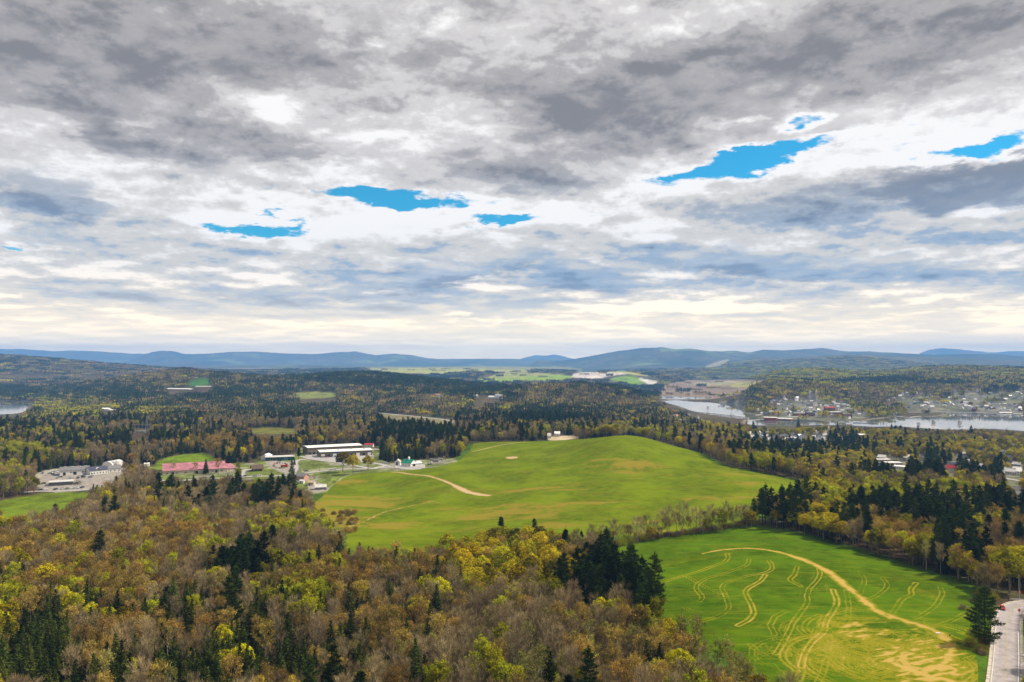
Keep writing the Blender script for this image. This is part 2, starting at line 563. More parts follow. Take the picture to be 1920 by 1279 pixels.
# ---- fields and clearings, traced on the ground
F_TRACK = gpoly([(1122, 1045), (1150, 1026), (1200, 1013), (1300, 1001), (1400, 985), (1480, 996), (1580, 1024), (1680, 1054), (1760, 1080), (1815, 1098), (1832, 1130), (1838, 1190), (1850, 1250), (1852, 1300), (1790, 1350),
                 (1560, 1390), (1500, 1335), (1420, 1275), (1320, 1220), (1250, 1185), (1180, 1100), (1130, 1075)])
F_HILL = gpoly([(600, 930), (625, 903), (660, 889), (720, 885), (790, 879), (850, 869), (872, 852), (880, -1040), (885, -1130), (960, -1130), (1010, -1110), (1090, -1090), (1180, -1030), (1250, -985), (1300, -930), (1340, 868), (1400, 882),
                (1470, 896), (1520, 908), (1528, 918), (1500, 935), (1440, 955), (1410, 975), (1340, 985), (1240, 1003), (1120, 1010), (1080, 1015), (1000, 1020), (880, 1030), (780, 1042), (700, 1045), (640, 1030), (618, 1010), (590, 975), (575, 950)])
F_WEST = gpoly([(-40, 975), (-40, 950), (30, 932), (90, 925), (150, 922), (175, 926), (150, 945), (90, 975), (20, 1000)])
F_ABOVE_SHED = gpoly([(285, 872), (310, 858), (350, 851), (385, 849), (400, 858), (420, 868), (440, 878), (380, 884), (300, 884)])
F_MID = gpoly([(450, 808), (490, 801), (540, 802), (575, 809), (560, 815), (480, 814)])
F_FAR1 = gpoly([(548, 742), (560, 735), (610, 734), (640, 740), (620, 746), (560, 747)])
F_FAR2 = gpoly([(350, 722), (362, 712), (380, 709), (398, 713), (396, 720), (370, 726)], 0)
F_ROADSTRIP = gpoly([(690, 773), (740, 777), (800, 782), (862, 789), (860, 796), (800, 795), (740, 789), (700, 783)])
F_YARD_W = gpoly([(60, 900), (72, 884), (110, 878), (235, 874), (262, 886), (225, 905), (170, 921), (80, 923)])
F_YARD_M = gpoly([(262, 900), (250, 880), (262, 868), (300, 880), (440, 868), (480, 868), (488, 862), (550, 860), (560, 842), (640, 832), (720, 838), (712, 862), (740, 868), (790, 862), (850, 858), (862, 868), (790, 884), (700, 888), (640, 905), (640, 925), (590, 925), (550, 912), (540, 900), (440, 900)], 0)
F_SAND = gpoly([(1022, 821), (1040, 817), (1075, 817), (1092, 821), (1060, 825), (1030, 826)], 0)
F_MEADOW_R = gpoly([(1890, 1150), (1905, 1138), (1960, 1130), (1960, 1240), (1905, 1238), (1888, 1210)], 0)
CLEAR = [F_TRACK, F_HILL, F_WEST, F_ABOVE_SHED, F_MID, F_FAR1, F_FAR2, F_ROADSTRIP, F_YARD_W, F_YARD_M, F_SAND, F_MEADOW_R]


# ================================================================== materials
def new_mat(name):
    m = bpy.data.materials.new(name)
    m.use_nodes = True
    m.node_tree.nodes.clear()
    S.nt = m.node_tree
    return m


def finish(m, shader):
    o = m.node_tree.nodes.new('ShaderNodeOutputMaterial')
    m.node_tree.links.new(shader, o.inputs[0])
    return m


def put(sock, x):
    if isinstance(x, S): x = x.v
    if isinstance(x, (int, float)): sock.default_value = x
    elif isinstance(x, (tuple, list)): sock.default_value = (*x[:3], 1)
    else: S.nt.links.new(x, sock)


def principled(color, rough=0.8, normal=None, spec=0.2, metal=0.0):
    n = S.nt.nodes.new('ShaderNodeBsdfPrincipled')
    put(n.inputs['Base Color'], color)
    put(n.inputs['Roughness'], rough)
    n.inputs['Specular IOR Level'].default_value = spec
    n.inputs['Metallic'].default_value = metal
    if spec >= 1.0: n.inputs['IOR'].default_value = 1.9
    if normal is not None:
        S.nt.links.new(normal, n.inputs['Normal'])
    return n.outputs[0]


def bump(h, strength=0.5, dist=1.0):
    n = S.nt.nodes.new('ShaderNodeBump')
    n.inputs['Strength'].default_value = strength
    n.inputs['Distance'].default_value = dist
    S.nt.links.new(h.v, n.inputs['Height'])
    return n.outputs[0]


def geo_pos():
    return S.nt.nodes.new('ShaderNodeNewGeometry').outputs['Position']


def obj_pos():
    return S.nt.nodes.new('ShaderNodeTexCoord').outputs['Object']


def attr(name, out='Fac'):
    n = S.nt.nodes.new('ShaderNodeAttribute')
    n.attribute_name = name
    return S(n.outputs['Fac']) if out == 'Fac' else n.outputs['Color']


def scl(v, f):
    n = S.nt.nodes.new('ShaderNodeVectorMath')
    n.operation = 'MULTIPLY'
    S.nt.links.new(v, n.inputs[0])
    n.inputs[1].default_value = f if isinstance(f, tuple) else (f, f, f)
    return n.outputs[0]


def plain(name, col, rough=0.7, var=0.15, scale=0.6, spec=0.2, metal=0.0, bmp=0.0):
    """Solid colour with weathering noise in world metres."""
    m = new_mat(name)
    p = geo_pos()
    n = noise(p, scale, 4, 0.6)
    dk = tuple(c * (1 - var * 1.6) for c in col)
    lt = tuple(min(1, c * (1 + var)) for c in col)
    c = mixc(smooth(n, 0.3, 0.7), dk, lt)
    nn = bump(noise(p, scale * 4, 3), bmp, 0.1) if bmp else None
    return finish(m, principled(c, rough, nn, spec, metal))


# ------------------------------------------------------------------ object helpers
def link(o, parent=None, coll=None):
    (coll or COL).objects.link(o)
    if parent is not None:
        o.parent = parent
    return o


def tagit(o, label=None, cat=None, group=None, kind=None):
    if label: o['label'] = label
    if cat: o['category'] = cat
    if group: o['group'] = group
    if kind: o['kind'] = kind
    return o


def mesh_np(name, V, F, mats=(), mi=None, smooth_=False, attrs=None):
    """V (n,3); F list of arrays (each (k,3) or (k,4))."""
    me = bpy.data.meshes.new(name)
    V = np.asarray(V, np.float32)
    Fs = [np.asarray(f, np.int32) for f in (F if isinstance(F, list) else [F]) if len(f)]
    loops = np.concatenate([f.ravel() for f in Fs])
    tot = np.concatenate([np.full(len(f), f.shape[1], np.int32) for f in Fs])
    start = np.concatenate([[0], np.cumsum(tot)[:-1]]).astype(np.int32)
    me.vertices.add(len(V)); me.vertices.foreach_set('co', V.ravel())
    me.loops.add(len(loops)); me.loops.foreach_set('vertex_index', loops)
    me.polygons.add(len(tot)); me.polygons.foreach_set('loop_start', start)
    try: me.polygons.foreach_set('loop_total', tot)
    except Exception: pass
    for m in mats: me.materials.append(m)
    if mi is not None: me.polygons.foreach_set('material_index', np.asarray(mi, np.int32))
    if smooth_: me.polygons.foreach_set('use_smooth', np.ones(len(tot), bool))
    if attrs:
        for k, v in attrs.items():
            if v.ndim == 2:
                a = me.attributes.new(k, 'FLOAT_COLOR', 'POINT')
                c = np.ones((len(V), 4), np.float32); c[:, :3] = v
                a.data.foreach_set('color', c.ravel())
            else:
                a = me.attributes.new(k, 'FLOAT', 'POINT')
                a.data.foreach_set('value', v.astype(np.float32))
    me.update(calc_edges=True)
    me.validate()
    return me


def obj(name, me, parent=None):
    return link(bpy.data.objects.new(name, me), parent)


def empty(name, loc, rz=0.0):
    o = bpy.data.objects.new(name, None)
    o.location = loc
    o.rotation_euler = (0, 0, rz)
    o.empty_display_size = 1
    return link(o)


class MB:
    """Collects simple solids into one mesh."""
    def __init__(s):
        s.v = []; s.f = []; s.m = []

    def add(s, vs, fs, m=0):
        b = len(s.v)
        s.v += [tuple(map(float, p)) for p in vs]
        s.f += [tuple(b + i for i in f) for f in fs]
        s.m += [m] * len(fs)
        return s

    def box(s, x0, y0, z0, x1, y1, z1, m=0):
        return s.add([(x0, y0, z0), (x1, y0, z0), (x1, y1, z0), (x0, y1, z0), (x0, y0, z1), (x1, y0, z1), (x1, y1, z1), (x0, y1, z1)],
                     [(0, 3, 2, 1), (4, 5, 6, 7), (0, 1, 5, 4), (1, 2, 6, 5), (2, 3, 7, 6), (3, 0, 4, 7)], m)

    def tube(s, p, q, r0, r1, n=6, m=0, cap=True):
        p, q = Vector(p), Vector(q)
        d = (q - p).normalized()
        a = d.orthogonal().normalized(); b = d.cross(a)
        vs = []
        for c, r in ((p, r0), (q, r1)):
            for i in range(n):
                t = 2 * math.pi * i / n
                vs.append(c + a * math.cos(t) * r + b * math.sin(t) * r)
        fs = [(i, (i + 1) % n, n + (i + 1) % n, n + i) for i in range(n)]
        if cap: fs += [tuple(range(n - 1, -1, -1)), tuple(range(n, 2 * n))]
        return s.add(vs, fs, m)

    def build(s, name, mats, parent=None, bevel=0.0):
        me = bpy.data.meshes.new(name)
        me.from_pydata(s.v, [], s.f)
        for m in (mats if isinstance(mats, (list, tuple)) else [mats]): me.materials.append(m)
        me.polygons.foreach_set('material_index', s.m)
        me.update()
        o = obj(name, me, parent)
        return o


# ------------------------------------------------------------------ ground sheet
FIN = np.radians(np.linspace(-39, 39, 560))
th = np.concatenate([np.radians(np.linspace(-180, -42, 47)), FIN, np.radians(np.linspace(42, 177, 46))])
rr = np.geomspace(45, 62000, 560)
TH, RR = np.meshgrid(th, rr)
gx, gy = (np.sin(TH) * RR).ravel(), (np.cos(TH) * RR).ravel()
gz = terrain(gx, gy)
nr, nc = RR.shape
SD = {}
fieldmin = np.full(gx.shape, 999.0)
for nm, P in (('track', F_TRACK), ('hill', F_HILL)):
    SD[nm] = sdist(P, gx, gy)
    fieldmin = np.minimum(fieldmin, SD[nm])
gz = gz - 1.2 * np.clip((-fieldmin - 3.0) / 5.0, 0, 1)

# land cover colours (traced region by region; far valley fields yellowed as if sunlit)
C_FLOOR = np.array([0.075, 0.050, 0.028])
C_GRASS = np.array([0.085, 0.165, 0.014])
C_STRAW = np.array([0.26, 0.22, 0.075])
C_GRAVEL = np.array([0.36, 0.33, 0.29])
C_TOWN = np.array([0.13, 0.135, 0.08])
base = np.tile(C_FLOOR, (len(gx), 1))
nz1 = fbm(gx / 35, gy / 35, 4)
nz2 = fbm(gx / 420 + 50, gy / 420, 4)
nz3 = fbm(gx / 1300 + 11, gy / 1700 + 4, 4)


def over(m, col):
    global base
    m = np.clip(m, 0, 1)[:, None]
    base = base * (1 - m) + np.asarray(col) * m


over(nz1 * 2 + 0.2, (0.06, 0.075, 0.025))
far = np.clip((gy - 5000) / 3500, 0, 1)
over(far, (0.065, 0.068, 0.038))
over(far * np.clip(nz2 * 5 + 0.3, 0, 1), (0.10, 0.085, 0.050))
over(far * np.clip(nz3 * 6 - 0.1, 0, 1) * 0.8, (0.022, 0.042, 0.024))
over(far * np.clip(fbm(gx / 700 + 90, gy / 500, 4) * 9 - 1.3, 0, 1), (0.15, 0.19, 0.055))
gu, gv = to_px(gx, gy, gz)


def fieldcol(P, col, soft=4.0):
    s_ = sdist(P, gx, gy)
    over(np.clip(-s_ / soft + 0.5, 0, 1), col)


for P in (F_TRACK, F_HILL): over(np.clip(-sdist(P, gx, gy) / 4 + 2.2, 0, 1), (0.046, 0.088, 0.004))
fieldcol(F_WEST, (0.105, 0.145, 0.006)); fieldcol(F_ABOVE_SHED, (0.11, 0.165, 0.006)); fieldcol(F_MID, (0.13, 0.13, 0.022))
fieldcol(F_FAR1, (0.16, 0.18, 0.045), 20); fieldcol(F_FAR2, (0.045, 0.13, 0.02), 20); fieldcol(F_ROADSTRIP, (0.17, 0.15, 0.07), 12)
fieldcol(F_SAND, (0.42, 0.34, 0.22), 5); fieldcol(F_MEADOW_R, (0.052, 0.098, 0.004), 2)
fieldcol(F_YARD_M, (0.12, 0.15, 0.03)); fieldcol(F_YARD_W, (0.13, 0.13, 0.04))
over(np.clip((sdist(F_YARD_M, gx, gy) < 0) * (fbm(gx / 18, gy / 18, 3) * 7 - 0.2), 0, 1) * 0.7, (0.30, 0.27, 0.22))
over(np.clip((sdist(F_YARD_W, gx, gy) < 0) * 0.85, 0, 1), (0.32, 0.29, 0.25))
T_TOWN1 = gpoly([(1395, 790), (1440, 765), (1480, 745), (1560, 742), (1620, 765), (1640, 785), (1580, 797), (1500, 786)], 1)
T_TOWN2 = gpoly([(1400, 815), (1450, 805), (1580, 810), (1680, 825), (1920, 840), (1990, 900), (1920, 930), (1800, 905), (1640, 890), (1600, 850), (1480, 840)], 1)
T_TOWN3 = gpoly([(1640, 768), (1700, 745), (1800, 735), (1990, 735), (1990, 772), (1900, 775), (1800, 772), (1700, 769)], 1)
for P in (T_TOWN1, T_TOWN2, T_TOWN3):
    over(np.clip(-sdist(P, gx, gy) / 60 + 0.2, 0, 0.8), C_TOWN)
    over(np.clip((sdist(P, gx, gy) < 0) * (fbm(gx / 60, gy / 60, 3) * 8 - 0.7), 0, 1) * 0.35, (0.26, 0.24, 0.21))
for P, wl in WATERS:
    s_ = sdist(P, gx, gy)
    over((s_ < 14) * (s_ > -5) * 0.6, (0.20, 0.17, 0.12))
    over(s_ < 0, (0.05, 0.06, 0.05))


def pxpoly(P, ymin, ymax, col, amt=1.0, soft=1.5):
    """Distant land cover: outline traced in the photograph, kept between two distances."""
    m = (gy > ymin) & (gy < ymax) & (gu > -50) & (gu < 1970)
    s_ = np.full(gx.shape, 99.0)
    s_[m] = sdist(smooth_poly(P, 1), gu[m], gv[m])
    n = fbm(gx / 160 + 5, gy / 160, 3)
    over(np.clip(-s_ / soft + 0.5 + n * 2, 0, 1) * m * amt, col)


pxpoly([(1190, 752), (1240, 722), (1290, 712), (1450, 712), (1470, 722), (1420, 735), (1400, 752), (1300, 750)], 3300, 6900, (0.20, 0.145, 0.095))
pxpoly([(1300, 716), (1440, 714), (1440, 722), (1300, 724)], 3300, 6900, (0.28, 0.24, 0.11), 0.9)
pxpoly([(1370, 719), (1430, 717), (1420, 727), (1370, 727)], 3300, 6900, (0.30, 0.29, 0.07), 0.8)
pxpoly([(680, 691), (780, 689), (900, 692), (1010, 694), (990, 698), (880, 696), (820, 702), (740, 700), (690, 697)], 5200, 12000, (0.33, 0.36, 0.02), 1.0)  # far valley fields: sunlit yellow put into the base colour
pxpoly([(890, 708), (960, 699), (1040, 702), (1080, 706), (1060, 714), (960, 716), (900, 715)], 4400, 12000, (0.20, 0.28, 0.02), 1.0)
pxpoly([(560, 700), (640, 688), (1000, 685), (1090, 690), (1090, 700), (900, 712), (760, 705), (640, 698)], 5200, 14000, (0.30, 0.27, 0.09), 0.65, 4)
pxpoly([(1070, 705), (1082, 699), (1120, 696), (1165, 697), (1185, 701), (1150, 705), (1120, 711), (1085, 710)], 4800, 9000, (0.50, 0.44, 0.38))
pxpoly([(1085, 697), (1125, 693), (1170, 695), (1200, 700), (1230, 706), (1200, 704), (1150, 699), (1110, 698)], 4800, 9000, (0.32, 0.30, 0.08))
pxpoly([(1140, 711), (1165, 704), (1195, 705), (1215, 718), (1190, 722), (1160, 718)], 4400, 9000, (0.15, 0.24, 0.02))
pxpoly([(1196, 708), (1212, 712), (1238, 716), (1222, 722), (1208, 718)], 4400, 9000, (0.52, 0.47, 0.41))
pxpoly([(1215, 722), (1240, 716), (1260, 720), (1230, 727), (1150, 724)], 4300, 9000, (0.30, 0.30, 0.07), 0.8)
pxpoly([(1315, 690), (1350, 676), (1372, 672), (1350, 688), (1330, 694)], 6900, 12500, (0.30, 0.26, 0.15), 0.9)
pxpoly([(1885, 714), (1910, 708), (1960, 706), (1960, 712), (1905, 718)], 3300, 6500, (0.16, 0.28, 0.04), 1.0)
pxpoly([(30, 700), (60, 697), (110, 704), (150, 701), (110, 697), (60, 693)], 4000, 7500, (0.09, 0.15, 0.05), 0.6)
pxpoly([(380, 702), (420, 690), (470, 688), (560, 690), (620, 696), (520, 702), (430, 706)], 5000, 12000, (0.22, 0.18, 0.11), 0.6, 3)

I0 = (np.arange(nr - 1)[:, None] * nc + np.arange(nc)[None, :])
I1 = np.roll(I0, -1, 1)
quads = np.stack([I0, I0 + nc, I1 + nc, I1], -1).reshape(-1, 4)
# centre cap under the camera
V = np.stack([gx, gy, gz], 1)
V = np.vstack([V, [[0, 0, float(gz[:nc].mean())]]])
ci = len(V) - 1
cap = np.stack([np.full(nc, ci), I0[0], I1[0]], 1)
base = np.vstack([base, base[:1]])
M_GROUND = new_mat('ground_cover')
p = geo_pos()
col = attr('base', 'c')
sp = S.nt.nodes.new('ShaderNodeSeparateXYZ'); S.nt.links.new(p, sp.inputs[0])
dist = S.op('ABSOLUTE', S(sp.outputs[1]))
n1 = noise(p, 0.9, 5, 0.65)
n2 = noise(p, 0.045, 4, 0.6)
n3 = noise(scl(p, (1, 0.45, 1)), 0.012, 5, 0.65)
k = smooth(n1, 0.3, 0.7) * 0.5 + smooth(n2, 0.3, 0.7) * 0.55 + smooth(n3, 0.32, 0.68) * 0.5 + 0.22
hs = S.nt.nodes.new('ShaderNodeHueSaturation')
put(hs.inputs['Color'], col); put(hs.inputs['Value'], k)
put(hs.inputs['Hue'], 0.5 + (n2 - 0.5) * 0.05)
M_GROUND = finish(M_GROUND, principled(hs.outputs[0], 0.95, bump(n3 * 30 + n2 * 6 + n1 * 0.4, 0.55, 1.0), 0.05))
ground = obj('ground', mesh_np('ground', V, [quads, cap], [M_GROUND], smooth_=True, attrs={'base': base}))
tagit(ground, kind='structure')

# ------------------------------------------------------------------ water
M_WATER = new_mat('lake_water')
p = geo_pos()
wn_ = noise(scl(p, (0.06, 0.02, 1)), 1.0, 3) + noise(p, 0.5, 3) * 0.25
M_WATER = finish(M_WATER, principled(mixc(smooth(wn_, 0.4, 0.85), (0.09, 0.10, 0.105), (0.12, 0.13, 0.13)), 0.04, bump(wn_, 0.004, 0.5), 1.0))
for P, wl in WATERS:
    me = bpy.data.meshes.new('lake')
    bm = bmesh.new()
    c = P.mean(0); vs = [bm.verts.new((c[0] + (x - c[0]) * 1.0, c[1] + (y - c[1]) * 1.0, wl)) for x, y in P]
    bm.faces.new(vs); bmesh.ops.triangulate(bm, faces=bm.faces[:]); bmesh.ops.recalc_face_normals(bm, faces=bm.faces[:])
    bm.to_mesh(me); bm.free()
    if sum(q.normal.z * q.area for q in me.polygons) < 0: me.flip_normals()
    me.materials.append(M_WATER)
    tagit(obj('water', me), kind='structure')


# ------------------------------------------------------------------ near field sheets
def sheet(name, P, step, mats, attr_fn, kind='structure', lift=0.0):
    P = np.asarray(P)
    xs = np.arange(P[:, 0].min() - 2, P[:, 0].max() + 2, step)
    ys = np.arange(P[:, 1].min() - 2, P[:, 1].max() + 2, step)
    XX, YY = np.meshgrid(xs, ys)
    x, y = XX.ravel(), YY.ravel()
    s_ = sdist(P, x, y)
    ok = ((s_ < 1.0)).reshape(XX.shape)
    q = ok[:-1, :-1] & ok[1:, :-1] & ok[:-1, 1:] & ok[1:, 1:]
    idx = np.arange(XX.size).reshape(XX.shape)
    F = np.stack([idx[:-1, :-1][q], idx[:-1, 1:][q], idx[1:, 1:][q], idx[1:, :-1][q]], 1)
    used = np.unique(F)
    mp = np.full(XX.size, -1); mp[used] = np.arange(len(used))
    x, y, s_ = x[used], y[used], s_[used]
    z = terrain(x, y) + lift - 0.9 * np.clip((s_ + 2.5) / 3.5, 0, 1)
    at = attr_fn(x, y, s_)
    me = mesh_np(name, np.stack([x, y, z], 1), mp[F], mats, smooth_=True, attrs=at)
    return tagit(obj(name, me), kind=kind)


def polyline_dist(L, x, y, lim):
    """Distance to a polyline (world), capped at lim."""
    out = np.full(x.shape, lim, float)
    L = np.asarray(L)
    for i in range(len(L) - 1):
        ax, ay = L[i]; bx, by = L[i + 1]
        m = (x > min(ax, bx) - lim) & (x < max(ax, bx) + lim) & (y > min(ay, by) - lim) & (y < max(ay, by) + lim)
        if not m.any(): continue
        ex, ey = bx - ax, by - ay
        t = np.clip(((x[m] - ax) * ex + (y[m] - ay) * ey) / (ex * ex + ey * ey + 1e-9), 0, 1)
        out[m] = np.minimum(out[m], np.hypot(x[m] - ax - t * ex, y[m] - ay - t * ey))
    return out


def smooth_line(L, it=3):
    L = np.asarray(L, float)
    for _ in range(it):
        A, B = L[:-1], L[1:]
        L = np.vstack([L[:1], np.stack([A * .75 + B * .25, A * .25 + B * .75], 1).reshape(-1, 2), L[-1:]])
    return L


def gline(pts, it=3):
    return smooth_line([g(*p_)[:2] for p_ in pts], it)


MAIN = gline([(1318, 1038), (1345, 1032), (1400, 1027), (1440, 1031), (1480, 1040), (1520, 1055), (1552, 1071), (1575, 1087), (1595, 1106), (1618, 1126), (1645, 1146), (1668, 1158)])
LOOP = gline([(1640, 1142), (1700, 1165), (1752, 1180), (1778, 1198), (1786, 1222), (1772, 1245), (1740, 1258), (1700, 1250), (1690, 1225)])
EXIT = gline([(1690, 1250), (1740, 1268), (1790, 1279), (1830, 1300)])
PAIRS = [gline(q) for q in [
    [(1365, 1038), (1365, 1050), (1340, 1061), (1300, 1074), (1240, 1093)],
    [(1404, 1049), (1401, 1060), (1375, 1070), (1330, 1083), (1304, 1095), (1309, 1110), (1320, 1120), (1311, 1128)],
    [(1440, 1050), (1450, 1064), (1440, 1074), (1395, 1081), (1360, 1092), (1353, 1104), (1362, 1120), (1369, 1140), (1350, 1155), (1312, 1165)],
    [(1436, 1078), (1428, 1090), (1398, 1105), (1398, 1118), (1410, 1135), (1416, 1155), (1385, 1173)],
    [(1534, 1062), (1538, 1082), (1512, 1110), (1516, 1130), (1500, 1150), (1486, 1165), (1472, 1198), (1455, 1226)],
    [(1290, 1082), (1330, 1105), (1396, 1130)],
    [(1494, 1062), (1490, 1078), (1478, 1088), (1502, 1099)],
    [(1612, 1073), (1622, 1090), (1613, 1112)],
    [(1655, 1083), (1666, 1100), (1650, 1115), (1625, 1124)],
    [(1718, 1093), (1706, 1104), (1714, 1116), (1692, 1122), (1680, 1140), (1668, 1157)],
    [(1762, 1100), (1768, 1114), (1755, 1135), (1730, 1155), (1700, 1163)],
    [(1586, 1106), (1590, 1130), (1592, 1160), (1580, 1190)],
    [(1562, 1106), (1571, 1130), (1552, 1160), (1540, 1190), (1512, 1215), (1500, 1250)],
    [(1812, 1148), (1784, 1165), (1745, 1176), (1690, 1168)],
    [(1690, 1160), (1760, 1180), (1800, 1215), (1804, 1245), (1798, 1270)],
    [(1545, 1160), (1530, 1195), (1505, 1230), (1498, 1275)],
    [(1600, 1175), (1560, 1215), (1540, 1260), (1530, 1290)],
]]
FAINT = [gline(q) for q in [
    [(1200, 1070), (1300, 1050), (1380, 1042)], [(1215, 1090), (1290, 1110), (1345, 1118)], [(1230, 1060), (1330, 1048), (1400, 1030)],
    [(1380, 992), (1410, 1010), (1500, 1030)], [(1395, 1010), (1520, 1040), (1640, 1060), (1780, 1090)], [(1430, 1000), (1560, 1035), (1700, 1072), (1810, 1105)],
    [(1410, 1150), (1520, 1160), (1600, 1172)], [(1250, 1120), (1320, 1160), (1400, 1175)], [(1700, 1135), (1780, 1140), (1825, 1125)],
]]
_r = np.random.default_rng(5)
for i in range(200):
    cu, cv = (1560 + _r.random() * 190, 1180 + _r.random() * 78) if i < 90 else (1650 + _r.normal() * 45 + 20, 1218 + _r.normal() * 22)
    c0 = g(cu, cv)[:2]
    R_ = 5 + _r.random() * 30
    a0, a1 = _r.random() * 6.28, 1.2 + _r.random() * 3.2
    aa = np.linspace(a0, a0 + a1, 14)
    e = 0.6 + _r.random() * 0.5
    (PAIRS if i % 2 else FAINT).append(np.stack([c0[0] + np.cos(aa) * R_, c0[1] + np.sin(aa) * R_ * e], 1))
DIRT = [(*g(u, v)[:2], r, a) for u, v, r, a in [(1712, 1232, 13, .75), (1752, 1250, 12, .85), (1700, 1196, 12, .45), (1607, 1182, 10, .55), (1650, 1188, 9, .35), (1780, 1222, 6, .7), (1720, 1268, 10, .7),
                                               (1640, 1232, 12, .25), (1660, 1250, 9, .3), (1600, 1205, 8, .35), (1560, 1230, 9, .3), (1685, 1240, 8, .6)]]


def track_attr(x, y, s_):
    w = np.zeros(x.shape)
    nn = fbm(x / 2.3, y / 2.3, 3)
    n2_ = fbm(x / 9, y / 9, 3)
    xw, yw = x + fbm(x / 13, y / 13 + 30, 2) * 1.3, y + fbm(x / 13 + 60, y / 13, 2) * 1.3
    d = polyline_dist(MAIN, xw, yw, 8)
    wid_ = 1.1 + 1.6 * np.clip((x - MAIN[0, 0]) / (MAIN[-1, 0] - MAIN[0, 0]), 0, 1) ** 2
    w = np.maximum(w, np.clip(1.35 - np.abs(d) / wid_ + nn * 1.0 + n2_ * .8, 0, 1) * 0.92)
    for o_, a_ in ((3.2, .5), (5.0, .38), (6.6, .3)):
        w = np.maximum(w, np.clip(1.1 - np.abs(d - o_) / 0.45, 0, 1) * np.clip(.5 + n2_ * 3, 0, 1) * a_)
    d = polyline_dist(LOOP, xw, yw, 9)
    w = np.maximum(w, np.clip(1.3 - d / 2.6 + nn * 1.3, 0, 1) * 0.85)
    d = polyline_dist(EXIT, xw, yw, 9)
    w = np.maximum(w, np.clip(1.3 - d / 3.4 + nn * 1.0, 0, 1) * 0.95)
    for i, L in enumerate(PAIRS):
        d = polyline_dist(L, xw, yw, 5)
        amp = 0.42 + 0.4 * ((i * 7919) % 10) / 10 if i > 16 else (0.95 if i in (2, 3, 4, 12) else 0.72)
        t = np.clip(1.12 - np.abs(d - 0.95) / (0.42 + 0.3 * (i % 3 == 0)), 0, 1) * np.clip(0.85 + n2_ * 1.3 + nn * 0.9, 0.30, 1)
        w = np.maximum(w, t * amp)
        if i <= 16:
            t2 = np.clip(1.1 - np.abs(d - 2.9) / 0.4, 0, 1) * np.clip(0.45 + n2_ * 3 + nn, 0, 1)
            w = np.maximum(w, t2 * amp * 0.42)
    for L in FAINT:
        d = polyline_dist(L, x, y, 4)
        w = np.maximum(w, np.clip(1.1 - np.abs(d - 0.9) / 0.5, 0, 1) * np.clip(0.35 + n2_ * 1.3 + nn * .5, 0, 1) * 0.55)
    for cx_, cy_, r, a in DIRT:
        q = np.exp(-((x - cx_) ** 2 + ((y - cy_) * 0.8) ** 2) / r ** 2) * 1.0
        st = fbm((x + y * .4) / 6.5, (y - x * .4) / 1.7, 3)
        w = np.maximum(w, np.clip(q * a * 1.6 + (st * 2.4 + nn * 0.8) - 0.35, 0, 1) * np.clip(q * 3, 0, 1))
    dry = np.clip(n2_ * 1.6 + 0.1, 0, 1) * np.exp(-((x - MAIN[:, 0].mean() - 40) ** 2 + (y - 330) ** 2) / 90 ** 2)
    return {'wear': w, 'dry': dry}


def grass_mat(name, dark_, mid_, dry_, dirt_, rows=0.0):
    m = new_mat(name)
    p = geo_pos()
    wear, dry = attr('wear'), attr('dry')
    f1 = noise(p, 2.2, 5, 0.7)
    f2 = noise(p, 0.16, 4, 0.6)
    f3 = noise(p, 0.022, 4, 0.6)
    c = mixc(smooth(f2 * 0.45 + f1 * 0.55, 0.38, 0.60), dark_, mid_)
    c = mixc(smooth(noise(p, 0.55, 4, 0.7), 0.60, 0.74) * 0.45, c, tuple(q * 0.55 for q in dark_))
    c = mixc(smooth(noise(scl(p, (1, 1, 1)), 0.8, 5, 0.75), 0.60, 0.76) * 0.30, c, dry_)
    c = mixc(smooth(f3, 0.40, 0.66) * 0.55, c, tuple(q * 1.5 for q in mid_))
    if rows:
        rt = noise(scl(p, (0.05, 0.55, 0.3)), 1.0, 4, 0.65)
        c = mixc(smooth(rt, 0.46, 0.72) * rows * 1.3, c, dry_)
        c = mixc(smooth(noise(scl(p, (0.012, 0.05, 0.05)), 1.0, 4, 0.6), 0.5, 0.68) * rows * 1.2, c, tuple(q * 0.62 for q in dry_))
    c = mixc(smooth(dry + (f1 - 0.5) * 0.6 + (f2 - .5) * .5, 0.25, 0.8), c, dry_)
    c = mixc(smooth(wear + (f1 - 0.5) * 0.5, 0.10, 0.55) * 0.75, c, dry_)
    c = mixc(smooth(wear + (f1 - 0.5) * 0.35, 0.55, 0.95), c, dirt_)
    return finish(m, principled(c, 1.0, bump(f1 * 0.5 + f2 * 1.6, 0.7, 0.6), 0.0))


M_TRACKF = grass_mat('near_field_grass', (0.026, 0.066, 0.002), (0.062, 0.118, 0.003), (0.24, 0.21, 0.012), (0.40, 0.275, 0.070), 0.20)
sheet('field', F_TRACK, 0.55, [M_TRACKF], track_attr)

